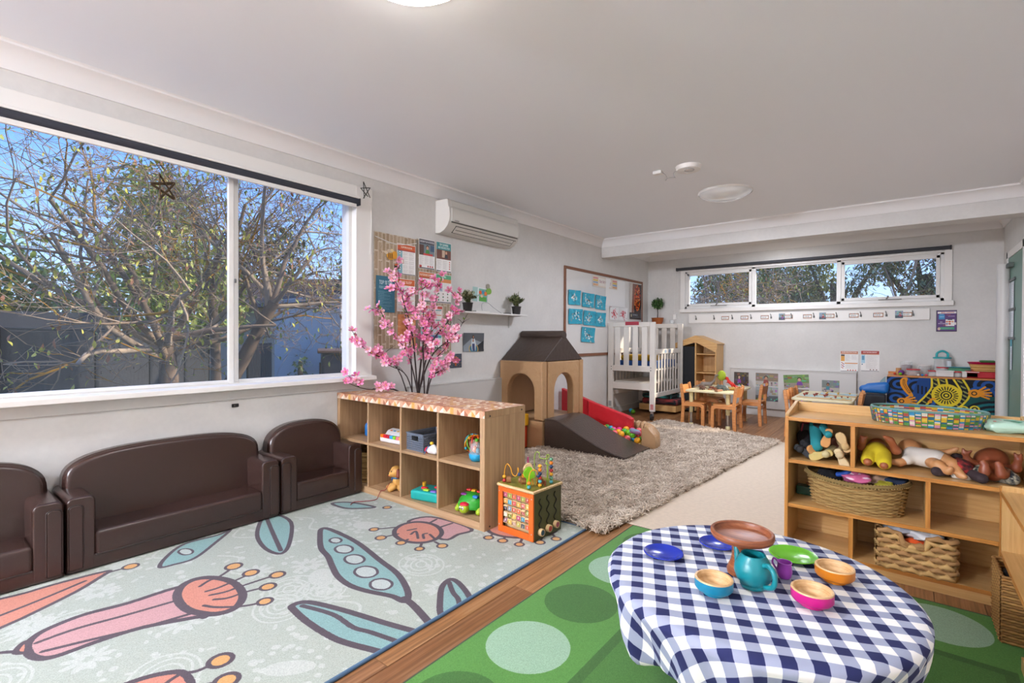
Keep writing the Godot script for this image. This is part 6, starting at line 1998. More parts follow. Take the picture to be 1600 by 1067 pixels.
func back_things() -> void:
	# ---- house-shaped book unit
	var o = thing("house_bookshelf","house shaped wooden shelf with black chalkboard half","bookshelf",Vector3(-2.695,0,-8.43))
	var zf = 0.2; var hw = 0.335
	var wd = pm("honey_maple",hx("ffffff"),0.42,{"tex": wood(131,hx("c08d4c"),hx("d1a163"),hx("deb77c")),"scale": Vector3(1.2,3,1)})
	for s in [-1,1]: put("side_board",bx(Vector3(s*(hw-0.01),0.56,0),Vector3(0.02,1.12,0.4),0.003,1),wd,o)
	put("centre_board",bx(Vector3(0.004,0.6,0),Vector3(0.022,1.14,0.39),0.002,1),wd,o)
	put("back_board",bx(Vector3(0,0.56,-0.19),Vector3(hw*2-0.04,1.1,0.01),0,1),wd,o)
	for y in [0.05,0.36,0.66,0.965]: put("shelf_board",bx(Vector3(hw/2,y,-0.005),Vector3(hw-0.04,0.018,0.37),0.002),wd,o)
	put("chalkboard",bx(Vector3(-hw/2+0.0,0.56,zf-0.012),Vector3(hw-0.02,1.06,0.012),0.002),pm("chalkboard_black",hx("15161a"),0.75),o,V3,"black chalkboard")
	var m = MB.new()
	m.xf = Transform3D(Basis(),Vector3(0,0,zf-0.02))
	m.extr(PackedVector2Array([Vector2(-hw-0.01,1.06),Vector2(-hw-0.01,1.125),Vector2(0,1.255),Vector2(hw+0.01,1.125),Vector2(hw+0.01,1.06),Vector2(hw-0.02,1.0),Vector2(0.02,1.15),Vector2(-0.02,1.15),Vector2(-hw+0.02,1.06)]),0.022,0.002)
	put("gable",m,wd,o)
	for s in [-1,1]:
		m = MB.new()
		m.xf = Transform3D(Basis(Vector3(0,0,1),s*-0.373),Vector3(s*(hw+0.01)/2,1.195,-0.02))
		m.box(V3,Vector3(0.37,0.018,0.44),0.003)
		put("roof_board",m,wd,o)
	# ---- tables and chairs
	kid_table("cream low table with toy dinosaurs set between four chairs",-2.42,-1.78,-8.0,-6.94)
	kid_table("cream low table holding two wooden puzzles behind the toy cabinet",-1.09,-0.46,-7.94,-6.87)
	var pr = chair_proto()
	var spots = [[-1.90,-7.09,-90.0,"beech toddler chair pulled out on the near corner of the dinosaur table"],[-1.72,-7.70,-90.0,"beech toddler chair behind it on the wall panel side of the dinosaur table"],
		[-2.29,-7.10,90.0,"beech toddler chair on the cot side, near end of dinosaur table"],[-2.28,-7.74,90.0,"beech toddler chair on the cot side, far end of dinosaur table"],
		[-1.0,-7.14,90.0,"beech toddler chair at the puzzle table, nearer of two"],[-0.99,-7.55,90.0,"beech toddler chair at the puzzle table, further of two"],[-0.57,-7.4,-90.0,"beech toddler chair on the draped cabinet side of the puzzle table"]]
	for i in spots.size():
		var s: Array = spots[i]
		var c: Node3D = pr if i==0 else pr.duplicate()
		c.name = numbered("toddler_chair")
		add_child(c)
		c.position = Vector3(s[0],0.0,s[1]); c.rotation.y = deg_to_rad(s[2])
		tag(c,s[3],"chair","beech toddler chairs")
	# ---- toys on the first table (top at .502)
	var ty = 0.503
	dino("toy_long_necked_dinosaur","grey long necked toy dinosaur on the low table",[[Vector3(-0.05,0.06,0),Vector3(0.05,0.062,0),0.032,0.03],[Vector3(0.05,0.065,0),Vector3(0.10,0.11,0),0.024,0.014],[Vector3(0.10,0.11,0),Vector3(0.125,0.19,0),0.014,0.01],[Vector3(0.125,0.19,0),Vector3(0.155,0.195,0),0.014,0.008],[Vector3(-0.05,0.058,0),Vector3(-0.12,0.03,0),0.022,0.01],[Vector3(-0.12,0.03,0),Vector3(-0.19,0.012,0),0.01,0.004],
		[Vector3(-0.04,0.05,0.02),Vector3(-0.04,0.008,0.024),0.014,0.012],[Vector3(-0.04,0.05,-0.02),Vector3(-0.045,0.008,-0.024),0.014,0.012],[Vector3(0.04,0.05,0.02),Vector3(0.045,0.008,0.024),0.013,0.011],[Vector3(0.04,0.05,-0.02),Vector3(0.045,0.008,-0.024),0.013,0.011]],"7d7268",Vector3(-2.24,ty,-7.35),12.0,0.006,0.018,[Vector3(0.14,0.202,0.011),Vector3(0.14,0.202,-0.011)])
	dino("toy_red_dinosaur","bright red standing toy dinosaur with open jaws",[[Vector3(0,0.06,0),Vector3(-0.05,0.10,0),0.026,0.02],[Vector3(-0.05,0.10,0),Vector3(-0.075,0.15,0),0.02,0.014],[Vector3(-0.075,0.152,0),Vector3(-0.115,0.165,0),0.016,0.009],[Vector3(-0.078,0.14,0),Vector3(-0.11,0.13,0),0.01,0.005],[Vector3(0,0.055,0),Vector3(0.06,0.025,0),0.02,0.012],[Vector3(0.06,0.025,0),Vector3(0.13,0.01,0),0.012,0.004],
		[Vector3(0.0,0.06,0.02),Vector3(-0.01,0.01,0.024),0.016,0.009],[Vector3(0.0,0.06,-0.02),Vector3(0.01,0.01,-0.024),0.016,0.009],[Vector3(-0.01,0.008,0.024),Vector3(-0.035,0.006,0.026),0.008,0.006],[Vector3(0.01,0.008,-0.024),Vector3(-0.015,0.006,-0.026),0.008,0.006],[Vector3(-0.055,0.1,0.016),Vector3(-0.085,0.085,0.02),0.008,0.005],[Vector3(-0.055,0.1,-0.016),Vector3(-0.085,0.085,-0.02),0.008,0.005]],"d8281a",Vector3(-1.92,ty,-7.5),8.0,0.005,0.012,[Vector3(-0.09,0.168,0.011),Vector3(-0.09,0.168,-0.011)])
	dino("toy_ankylosaur","grey green armoured toy dinosaur on the low table",[[Vector3(-0.05,0.04,0),Vector3(0.04,0.04,0),0.034,0.03],[Vector3(0.05,0.03,0),Vector3(0.085,0.022,0),0.018,0.012],[Vector3(-0.06,0.04,0),Vector3(-0.1,0.03,0),0.022,0.018],[Vector3(-0.03,0.03,0.03),Vector3(-0.03,0.008,0.035),0.013,0.011],[Vector3(-0.03,0.03,-0.03),Vector3(-0.03,0.008,-0.035),0.013,0.011],[Vector3(0.03,0.03,0.028),Vector3(0.035,0.008,0.034),0.012,0.01],[Vector3(0.03,0.03,-0.028),Vector3(0.035,0.008,-0.034),0.012,0.01],
		[Vector3(-0.06,0.06,0.0),Vector3(-0.075,0.095,0.0),0.01,0.003],[Vector3(-0.02,0.07,0.0),Vector3(-0.02,0.09,0.0),0.01,0.004],[Vector3(0.01,0.068,0.0),Vector3(0.01,0.085,0.0),0.009,0.004]],"5f6660",Vector3(-1.97,ty,-7.18),-10.0,0.006,0.014)
	dino("toy_horned_dinosaur","small brown and blue horned toy dinosaur near the table edge",[[Vector3(-0.03,0.04,0),Vector3(0.03,0.04,0),0.02,0.02],[Vector3(0.04,0.045,0),Vector3(0.065,0.035,0),0.018,0.01],[Vector3(-0.03,0.04,0),Vector3(-0.08,0.03,0),0.012,0.005],[Vector3(-0.02,0.03,0.014),Vector3(-0.02,0.006,0.016),0.01,0.008],[Vector3(-0.02,0.03,-0.014),Vector3(-0.025,0.006,-0.016),0.01,0.008],[Vector3(0.025,0.03,0.014),Vector3(0.028,0.006,0.016),0.01,0.008],[Vector3(0.025,0.03,-0.014),Vector3(0.028,0.006,-0.016),0.01,0.008]],"6b4c40",Vector3(-2.22,ty,-7.10),150.0,0.005,0.01)
	dino("toy_yellow_dinosaur","mustard toy dinosaur lying by the red one",[[Vector3(-0.05,0.022,0),Vector3(0.05,0.024,0),0.018,0.02],[Vector3(0.05,0.03,0),Vector3(0.085,0.05,0),0.012,0.009],[Vector3(-0.05,0.02,0),Vector3(-0.12,0.01,0),0.012,0.005],[Vector3(0.0,0.04,0),Vector3(0.0,0.055,0),0.012,0.004]],"b8892e",Vector3(-1.86,ty,-7.28),20.0,0.006,0.012)
	var tr = thing("toy_tree","wooden toy tree with lime felt crown","toy",Vector3(-2.06,ty,-7.45))
	put("trunk",lt([Vector2(0,0),Vector2(0.03,0),Vector2(0.024,0.03),Vector2(0.02,0.1),Vector2(0.018,0.13)],14),pm("toy_trunk",hx("a9703f"),0.6),tr)
	put("crown",bl(Vector3(0,0.185,0),Vector3(0.058,0.075,0.05),20),pm("felt_lime",hx("a3b832"),0.9,{"bump": bumpy(14,0.2),"bump_cm": 0.2,"scale": Vector3(3,3,1)}),tr)
	var blk = ["a8744a","8a4f34","b98a5c","7a3f30","9a6a48","6f3a2e"]
	var bpos = [Vector3(-2.13,ty,-7.15),Vector3(-2.06,ty,-7.2),Vector3(-2.02,ty,-7.35),Vector3(-2.15,ty,-7.3),Vector3(-1.98,ty,-7.02),Vector3(-1.9,ty,-7.36)]
	var bl_labels = ["pale wooden slice standing beside horned toy dinosaur","brown wooden disc between the toy dinosaurs","tan wooden slice near the felt tree","dark wooden slice behind the horned dinosaur","dark brown wooden plank at the table's near edge","small brown wooden disc near the mustard dinosaur"]
	for k in 6:
		var w = thing("wooden_slice",bl_labels[k],"toy",bpos[k],20.0*k,"wooden pieces on the dinosaur table")
		if k==4: put("plank",rb(Vector3(0,0.012,0),Vector3(0.15,0.024,0.05),0.01,3),pm("toy_"+blk[k],hx(blk[k]),0.5),w)
		else:
			put("disc",tb([Vector3(0,0.001,0),Vector3(0,0.016+0.02*(k % 2),0)],0.03+0.008*(k % 3),18),pm("toy_"+blk[k],hx(blk[k]),0.6),w)
			put("cut_face",tb([Vector3(0,0.0155+0.02*(k % 2),0),Vector3(0,0.0175+0.02*(k % 2),0)],0.025+0.008*(k % 3),18),pm("slice_pale",hx("c9a27a"),0.6),w)
	# ---- puzzles on the second table
	for e in [[Vector3(-0.86,ty,-7.15),0.36,0.30,-3.0,"peg puzzle board with six red brown knobs",6],[Vector3(-0.585,ty,-7.08),0.20,0.24,4.0,"mint puzzle board with red pegs at the table corner",4],[Vector3(-0.66,ty,-7.55),0.40,0.26,2.0,"blue and yellow wooden puzzle board at the back",5]]:
		var p = thing("puzzle_board",e[4],"puzzle",e[0],e[3],"puzzles on the table")
		var pd = Pad.new(96,80,[hx("b9cfc8"),hx("a9c4b0"),hx("9fc3d4")][int(e[5]) % 3])
		var r = RandomNumberGenerator.new(); r.seed = int(e[5])
		for k in 14: pd.disc(r.randf()*96,r.randf()*80,r.randf_range(5,12),r.randf_range(4,10),[hx("dcc9a0"),hx("8fb0a4"),hx("e0b050"),hx("c9d6cf")][k % 4])
		put("board",bx(Vector3(0,0.006,0),Vector3(e[1],0.012,e[2]),0.003),pm("puzzle_wood",hx("c9a878"),0.5),p)
		var q = MB.new()
		q.quad(Vector3(-e[1]/2+0.008,0.0128,e[2]/2-0.008),Vector3(e[1]/2-0.008,0.0128,e[2]/2-0.008),Vector3(e[1]/2-0.008,0.0128,-e[2]/2+0.008),Vector3(-e[1]/2+0.008,0.0128,-e[2]/2+0.008))
		put("printed_face",q,pm("puzzle_print_%d" % int(e[5]),hx("ffffff"),0.5,{"tex": pd.tex()}),p)
		for k in int(e[5]):
			var x: float = (k % 3-1)*e[1]*0.3; var z: float = (k/3-0.5)*e[2]*0.45
			var big: bool = e[1]==0.36
			put("knob",lt([Vector2(0.006,0.012),Vector2(0.007,0.022),Vector2(0.017 if big else 0.012,0.034 if big else 0.026),Vector2(0.018 if big else 0.012,0.044 if big else 0.03),Vector2(0.0,0.046 if big else 0.032)],12,Vector3(x,0,z)),pm("peg_red",hx("8f3a2a"),0.4) if not e[4].begins_with("blue") else pm("peg_yellow",hx("d6a53a"),0.5),p)
	# ---- low board with photos on the back wall
	var pn = thing("photo_board","long low pale board with children's photos on the back wall","panel",Vector3(-1.385,0,ZB))
	put("board",bx(Vector3(0,0.43,0.03),Vector3(1.70,0.62,0.05),0.004),pm("panel_white",hx("d5d3cf"),0.5),pn)
	put("ledge",bx(Vector3(0,0.743,0.034),Vector3(1.71,0.014,0.06),0.003),pm("panel_white",hx("d5d3cf"),0.5),pn)
	var ph = [[-2.181,-1.961,0.462,0.678,0.0,"photo of a child with a toy fruit on the low board"],[-1.856,-1.537,0.475,0.680,0.0,"photo of a child at a library table on the low board"],[-1.856,-1.535,0.24,0.462,0.0,"photo of a blue toy on the low board"],[-1.46,-1.12,0.475,0.675,4.0,"tilted photo of a child on grass on the low board"],[-1.45,-1.12,0.24,0.455,1.0,"photo of sand play under the tilted photo"],[-0.956,-0.739,0.44,0.615,0.0,"photo of a child looking down on the low board"]]
	for k in ph.size():
		var e: Array = ph[k]
		back_sheet("wall_photo",e[5],"photo",e[0],e[1],e[2],e[3],photo_print(200+k,110,76,[hx("4a3a30"),hx("8a7a68"),hx("a9adb0"),hx("6f9a50"),hx("8c7c64"),hx("7f8a84")][k],[hx("5a3a34"),hx("b9b4ac"),hx("6a7074"),hx("9a8f80"),hx("a39a88"),hx("c0b8a8")][k]),0.0565,e[4],0.0,"photos on the low board")
	# ---- notices
	back_sheet("sun_notice","brown headed printed notice on the back wall","poster",-0.736,-0.519,0.752,1.051,poster_print("notice_a"))
	back_sheet("heat_notice","red headed printed notice on the back wall","poster",-0.491,-0.275,0.765,1.06,poster_print("notice_b"))
	back_sheet("bag_poster","purple bag safety poster on the back wall","poster",0.325,0.53,1.327,1.608,poster_print("bag"))
	# ---- hook rail
	var rl = thing("hook_rail","long white hook rail under the high window","rail",Vector3(-1.34,0,ZB))
	put("board",bx(Vector3(0,1.562,0.012),Vector3(3.2,0.155,0.022),0.004),white_gloss,rl)
	for x in [-2.811,-2.512,-2.224,-1.939,-1.649,-1.365,-1.070,-0.784,-0.494,-0.204,0.086]:
		var h = put("coat_hook",tb(Array(smooth_path([Vector3(x+1.34-0.008,1.612,0.045),Vector3(x+1.34-0.004,1.595,0.03),Vector3(x+1.34,1.57,0.03),Vector3(x+1.34,1.552,0.035),Vector3(x+1.34+0.004,1.545,0.052),Vector3(x+1.34+0.004,1.558,0.058)])),0.0055,7),pm("hook_steel",hx("7a7a78"),0.3,{"metal": 0.7}),rl)
		put("hook_plate",bx(Vector3(x+1.34,1.555,0.025),Vector3(0.026,0.032,0.005),0.002),pm("hook_steel",hx("7a7a78"),0.3,{"metal": 0.7}),h)
	var order = ["third hook","fourth hook","fifth hook","sixth hook","seventh hook","eighth hook","ninth hook","tenth hook","last hook"]
	var xs = [-2.336,-2.038,-1.74,-1.405,-1.154,-0.868,-0.576,-0.293,0.02]
	var tags = []
	for k in 3:
		var pd = Pad.new(64,32,hx("c98a4a"))
		for q in 10: pd.rect(q*7,0,4,32,[hx("5a6a7a"),hx("a84a3a"),hx("3a3a3a")][q % 3])
		pd.rect(5,6,54,20,hx("f0eeea")); pd.lines(12,13,40,2,5,hx("3a3a3a"),k,2.0)
		tags.append(pd.tex())
	for k in 9:
		back_sheet("name_tag","patterned name tag beside the %s of the rail" % order[k],"name tag",xs[k]-0.058,xs[k]+0.058,1.532,1.592,tags[k % 3],0.0245,0.0,0.0,"name tags on the hook rail")
	for e in [[-1.497,"sixth hook",301],[-0.959,"eighth hook",302],[-0.064,"last hook",303]]:
		back_sheet("child_portrait","small child portrait on the rail by the %s" % e[1],"photo",e[0]-0.043,e[0]+0.043,1.515,1.615,photo_print(e[2],48,56,hx("8fa3b0"),hx("4a5a6a")),0.0262,0.0,0.0,"portraits on the hook rail")
	# ---- corner ledge with topiary
	var lg = thing("corner_ledge","small white corner ledge behind the cot","shelf",Vector3(-3.36,1.47,-8.54))
	put("board",bx(Vector3(0,-0.01,0),Vector3(0.62,0.018,0.2),0.002),white_gloss,lg)
	put("bracket",bx(Vector3(0,-0.07,-0.09),Vector3(0.02,0.1,0.02),0.002),white_gloss,lg)
	var tp = thing("topiary_plant","ball topiary in an orange basket pot above the cot","plant",Vector3(-3.46,1.47,-8.53))
	put("pot",lt([Vector2(0,0),Vector2(0.07,0),Vector2(0.095,0.05),Vector2(0.1,0.1),Vector2(0.11,0.115),Vector2(0.08,0.11),Vector2(0.0,0.1)],16),pm("terracotta_wrap",hx("b5622c"),0.7,{"bump": bumpy(15,0.06),"bump_cm": 0.6,"scale": Vector3(2,2,1)}),tp)
	put("trunk",tb([Vector3(0,0.1,0),Vector3(0.006,0.2,0),Vector3(0,0.28,0)],0.008,6),pm("blossom_bark",hx("3d3230"),0.8),tp)
	var r2 = RandomNumberGenerator.new(); r2.seed = 71
	var xfs = []
	for i in 420:
		var d = Vector3(r2.randfn(),r2.randfn(),r2.randfn()).normalized()
		var bs = Basis.from_euler(Vector3(r2.randf()*TAU,r2.randf()*TAU,0))
		xfs.append(Transform3D(bs,Vector3(0,0.37,0)+d*Vector3(0.1,0.09,0.1)*pow(r2.randf(),0.25)))
	leaves_mm(tp,leaf_mesh(0.035,0.024),xfs,pm("topiary_leaf",Color(1,1,1),0.5,{"vcol": 1,"back": Color(0.1,0.2,0.05)}),[Color(0.03,0.09,0.02),Color(0.05,0.14,0.03),Color(0.09,0.2,0.05)])
	var jr = thing("glass_jar","small clear jar on the corner ledge above the cot","jar",Vector3(-3.2,1.47,-8.53))
	put("jar",lt([Vector2(0,0),Vector2(0.04,0),Vector2(0.042,0.01),Vector2(0.042,0.07),Vector2(0.036,0.072),Vector2(0.036,0.012),Vector2(0,0.012)],18),pm("clear_plastic",Color(0.95,0.97,0.97),0.08,{"alpha": 0.22}),jr)
	draped_cabinet()
	green_door()

func draped_cabinet() -> void:
	var o = thing("craft_cabinet","orange topped wooden cabinet against the back wall","cabinet",Vector3(0.345,0,-8.4))
	var hon = pm("honey_top",hx("ffffff"),0.4,{"tex": wood(141,hx("b3692a"),hx("c67c3a"),hx("d4914f")),"scale": Vector3(1,3,1)})
	put("top_board",bx(Vector3(0,0.742,0),Vector3(1.04,0.02,0.48),0.003),hon,o)
	put("carcass",bx(Vector3(0,0.37,-0.005),Vector3(1.0,0.72,0.45),0.003),hon,o)
	put("upstand",bx(Vector3(0,0.765,-0.23),Vector3(1.04,0.03,0.016),0.002),hon,o)
	# printed cloth hanging over the front
	var S = 300.0
	var pd = Pad.new(324,228,hx("10141c"))
	var blue = hx("1d4f96"); var teal = hx("0f5f66"); var yel = hx("d9c22a"); var or_ = hx("dd8f22"); var bk = hx("10141c")
	for e in [[40,30,blue],[30,90,blue],[100,40,blue],[110,90,blue],[60,140,blue],[300,20,blue],[280,60,blue],[200,180,teal],[150,190,teal]]:
		for q in range(4,0,-1): pd.disc(e[0],e[1],q*11,q*9,e[2] if q % 2==0 else bk)
	pd.poly(PackedVector2Array([Vector2(100,0),Vector2(165,0),Vector2(150,60),Vector2(100,110),Vector2(80,70)]),hx("18407c"))
	for k in 5: pd.rect(96+k*12,30+k*3,5,34,bk)
	pd.poly(PackedVector2Array([Vector2(230,70),Vector2(324,60),Vector2(324,228),Vector2(150,228),Vector2(170,150)]),hx("0f4a48"))
	for q in range(7,0,-1): pd.disc(316,140,q*13,q*9,hx("126a70") if q % 2==0 else bk)
	# big sun with banded arms
	var arm = [[Vector2(150,-6),Vector2(150,40),Vector2(130,80),Vector2(92,140),Vector2(80,228)],[Vector2(212,-6),Vector2(236,50),Vector2(220,90),Vector2(185,130),Vector2(150,228)],[Vector2(168,-4),Vector2(176,40)]]
	for a in arm:
		pd.line(smooth2(a,6,false),30,yel)
		pd.line(smooth2(a,6,false),17,bk)
		var pth = smooth2(a,6,false)
		for k in pth.size():
			if k % 2==0: pd.disc(pth[k].x,pth[k].y,10,3,hx("8a8a4a"),0.6)
	pd.disc(182,66,44,46,yel)
	for k in 22:
		var a = TAU*k/22
		pd.line(PackedVector2Array([Vector2(182+cos(a)*22,66+sin(a)*22),Vector2(182+cos(a)*33,66+sin(a)*34)]),3.4,bk)
	pd.disc(182,66,17,18,bk); pd.disc(182,66,13,14,yel); pd.disc(182,66,9,9,bk); pd.disc(182,66,5,5,yel)
	# boomerang
	var bo = smooth2([Vector2(52,2),Vector2(66,4),Vector2(64,26),Vector2(74,52),Vector2(84,74),Vector2(78,80),Vector2(62,66),Vector2(46,40),Vector2(42,16)],4)
	pd.poly(bo,or_); pd.line(smooth2([Vector2(54,12),Vector2(56,32),Vector2(72,62)],4,false),7,hx("5a3a1c")); pd.line(smooth2([Vector2(54,12),Vector2(56,32),Vector2(72,62)],4,false),3,or_)
	for e in [[262, 52, 1.0, or_], [50, 100, 0.9, or_]]:      # hands
		pd.disc(e[0],e[1],19*e[2],16*e[2],e[3]); pd.disc(e[0]-2,e[1],8,8,bk); pd.disc(e[0]-2,e[1],5,5,e[3])
		for k in 5:
			var a = -0.9+k*0.36
			pd.line(PackedVector2Array([Vector2(e[0]+cos(a)*16,e[1]+sin(a)*14),Vector2(e[0]+cos(a)*44,e[1]+sin(a)*34)]),6.5,e[3])
	for e in [[232,116],[262,112],[270,142],[240,148],[250,130],[222,138]]: pd.disc(e[0],e[1],14,13,yel); pd.disc(e[0],e[1],9,8,bk); pd.disc(e[0],e[1],4,4,yel)
	pd.line(smooth2([Vector2(130,96),Vector2(142,82),Vector2(150,84)],4,false),6,or_); pd.disc(136,96,5,5,or_)
	var cm = pm("printed_cloth",hx("ffffff"),0.85,{"tex": pd.tex()})
	var m = MB.new()
	var rows = []
	for j in 14:
		var t = j/13.0
		var row = PackedVector3Array()
		for i in 41:
			var s = i/40.0
			row.append(Vector3(-0.525+s*1.05,0.735-t*0.71,0.256+sin(s*23.0)*0.006*t+sin(s*9.0+1.0)*0.008*t))
		rows.append(row)
	m.grid(rows,false,Vector2(1,1),true)
	var cl = thing("printed_cloth","dark blue cloth with yellow sun and boomerang print hung over the cabinet","cloth",Vector3(0.345,0,-8.4))
	put("front_drop",m,cm,cl)
	m = MB.new()
	var fl = []
	for j in 6:
		var t = j/5.0
		fl.append(PackedVector3Array([Vector3(-0.535,0.735-t*0.62,0.255),Vector3(-0.555-t*0.04,0.72-t*0.6,0.2-0.02*t),Vector3(-0.60-t*0.05+t*t*0.03,0.66-t*0.5,0.12)]))
	m.grid(fl,false,Vector2(0.1,1))
	put("side_fold",m,pm("cloth_reverse",hx("8fa9ae"),0.9),cl)
	# ---- craft jars and boxes on the cabinet (top at .753)
	var y = 0.753
	var cp = pm("clear_plastic",Color(0.95,0.97,0.97),0.08,{"alpha": 0.22})
	craft_jar("clear pot of craft bits with red lid, near the cabinet's left end",Vector3(0.09,y,-8.32),0.07,0.07,"b8202c","a86a5a")
	craft_jar("clear round pot with purple sand behind red lidded pots",Vector3(0.02,y,-8.5),0.065,0.17,"","6d3f5a")
	craft_jar("clear jar of cotton with pale lid in the middle",Vector3(0.21,y,-8.5),0.065,0.12,"dcd8d4","cfc8c4")
	craft_jar("small clear pot with red lid beside the white tub",Vector3(0.29,y,-8.33),0.05,0.06,"b8202c","d8cfc8")
	craft_jar("small clear pot with red lid between white tubs",Vector3(0.52,y,-8.3),0.045,0.06,"b8202c","e0dad4")
	craft_jar("clear pot with red lid at the back",Vector3(0.39,y,-8.48),0.06,0.1,"b8202c","cfc8c0")
	var dr = thing("drink_dispenser","clear tall jar with turquoise handled lid","jar",Vector3(0.385,y,-8.53))
	put("jar",lt([Vector2(0,0),Vector2(0.08,0),Vector2(0.085,0.01),Vector2(0.085,0.22),Vector2(0.079,0.22),Vector2(0.079,0.012),Vector2(0,0.012)],24),cp,dr)
	put("contents",bl(Vector3(0,0.07,0),Vector3(0.06,0.05,0.06),14),pm("jar_shells",hx("d3c2a2"),0.7),dr)
	put("lid",lt([Vector2(0,0.22),Vector2(0.094,0.222),Vector2(0.094,0.236),Vector2(0.07,0.242),Vector2(0,0.242)],24),pm("turquoise_plastic",hx("1fa3a8"),0.35),dr)
	put("handle",tb(Array(smooth_path([Vector3(-0.055,0.24,0),Vector3(-0.05,0.29,0),Vector3(0,0.32,0),Vector3(0.05,0.29,0),Vector3(0.055,0.24,0)])),0.013,8),pm("turquoise_plastic",hx("1fa3a8"),0.35),dr)
	put("sticker",bx(Vector3(0.06,0.15,0.066),Vector3(0.05,0.09,0.003)),pm("sticker_white",hx("cfd8dc"),0.5),dr)
	for e in [[Vector3(0.40,y,-8.28),Vector3(0.17,0.075,0.1),"d9d6d4","white open tub at the front of the craft cabinet"],[Vector3(0.635,y,-8.3),Vector3(0.15,0.07,0.1),"d3d0cc","clear white tub with pale bits beside the red box"]]:
		var t = thing("craft_tub",e[3],"tub",e[0])
		put("tub",bx(Vector3(0,e[1].y/2,0),e[1],0.01),pm("tub_"+e[2],hx(e[2]),0.4),t)
		put("tub_rim",bx(Vector3(0,e[1].y,0),Vector3(e[1].x+0.012,0.008,e[1].z+0.012),0.003),pm("tub_rim",hx("efedea"),0.3),t)
	var tray = thing("paint_tray","blue and green patterned tray leaning behind the tubs","tray",Vector3(0.60,y,-8.5))
	put("tray",bx(Vector3(0,0.075,0),Vector3(0.34,0.07,0.1),0.012),pm("tray_print",hx("ffffff"),0.5,{"tex": mottled(151,hx("1d5f78"),hx("4f9a6a"),0.04,0.08,64,3.0)}),tray)
	put("rim",bx(Vector3(0,0.115,0),Vector3(0.37,0.012,0.12),0.004),pm("tray_rim",hx("3f8f9a"),0.4),tray)
	var rbx = thing("red_box","red plastic box at the right end of the craft cabinet","box",Vector3(0.765,y,-8.37))
	put("box",bx(Vector3(-0.03,0.04,0),Vector3(0.28,0.08,0.24),0.008),pm("red_plastic",hx("b31424"),0.35),rbx)
	put("lid",bx(Vector3(-0.06,0.1,0.02),Vector3(0.12,0.05,0.12),0.02),pm("dark_red_plastic",hx("8f1220"),0.35),rbx)
	var pk = thing("pink_bowl","bright pink plastic bowl behind the wicker tray","bowl",Vector3(0.77,y+0.085,-8.44))
	put("bowl",lt([Vector2(0,0),Vector2(0.09,0.0),Vector2(0.15,0.1),Vector2(0.155,0.105),Vector2(0.145,0.102),Vector2(0.085,0.008),Vector2(0,0.008)],24),pm("hot_pink_plastic",hx("c4164e"),0.35),pk)
	solo("green_scoop",rb(V3,Vector3(0.14,0.03,0.08),0.014,3),pm("green_plastic",hx("3f6f3a"),0.4),"dark green plastic scoop on the pink bowl","scoop",Vector3(0.80,y+0.2,-8.44))
	var wt = thing("wicker_tray","small straw coloured wicker basket on the red box","basket",Vector3(0.785,y+0.082,-8.33))
	weave(wt,0.125,0.15,0.085,0.085,8,"d3ab6a","b98a48")
	for e in [[Vector3(-0.06,y,-8.33),"d9a070",0.03,"tan craft tube standing at the cabinet end"],[Vector3(-0.03,y,-8.28),"6a2f7a",0.034,"purple pompom on the craft cabinet"],[Vector3(-0.04,y,-8.23),"63b81f",0.018,"lime pompom on the craft cabinet"],[Vector3(-0.1,y,-8.28),"c4482c",0.015,"orange bead at the cabinet end"],[Vector3(0.18,y,-8.24),"2f7fc4",0.013,"blue craft bead near the red lid"],[Vector3(0.14,y,-8.23),"e6e0d8",0.013,"white craft bead near the red lid"],[Vector3(0.22,y,-8.26),"d93a5a",0.013,"pink craft bead near the red lid"]]:
		if e[1]=="d9a070": solo("craft_tube",lt([Vector2(0,0),Vector2(0.03,0),Vector2(0.03,0.09),Vector2(0.026,0.09),Vector2(0.026,0.005),Vector2(0,0.005)],14),pm("tube_tan",hx("b98a5a"),0.8),e[3],"craft supply",e[0])
		else: solo("pompom",bl(Vector3(0,e[2],0),Vector3.ONE*e[2],12),pm("pom_"+e[1],hx(e[1]),0.9),e[3],"craft supply",e[0])
	# ---- blue tub and stand beside the cabinet
	var bt = thing("blue_tub_chair","bright blue plastic tub on a dark stand by the craft cabinet","tub",Vector3(-0.315,0,-8.1))
	put("tub",blob([[Vector3(-0.11,0.56,0),Vector3(0.11,0.56,0),0.05,0.05],[Vector3(-0.05,0.6,0),Vector3(0.12,0.62,0),0.04,0.045]],0.012,0.03),pm("blue_plastic",hx("1668b5"),0.35),bt)
	put("stand",bx(Vector3(0,0.25,0),Vector3(0.26,0.5,0.26),0.02),pm("dark_stand",hx("23242a"),0.6),bt)
func craft_jar(label: String,at: Vector3,r: float,h: float,lid: String,fill: String) -> void:
	var o = thing("craft_jar",label,"jar",at)
	put("jar",lt([Vector2(0,0),Vector2(r,0),Vector2(r+0.002,h),Vector2(r-0.002,h),Vector2(r-0.004,0.004),Vector2(0,0.004)],20),pm("clear_plastic",Color(0.95,0.97,0.97),0.08,{"alpha": 0.22}),o)
	put("contents",lt([Vector2(0,0.005),Vector2(r-0.006,0.005),Vector2(r-0.006,h*0.72),Vector2(0,h*0.78)],16),pm("fill_"+fill,hx(fill),0.8,{"bump": bumpy(16,0.2),"bump_cm": 0.3,"scale": Vector3(4,4,1)}),o)
	if lid: put("lid",lt([Vector2(0,h),Vector2(r+0.005,h),Vector2(r+0.005,h+0.014),Vector2(0,h+0.016)],20),pm("lid_"+lid,hx(lid),0.35),o)
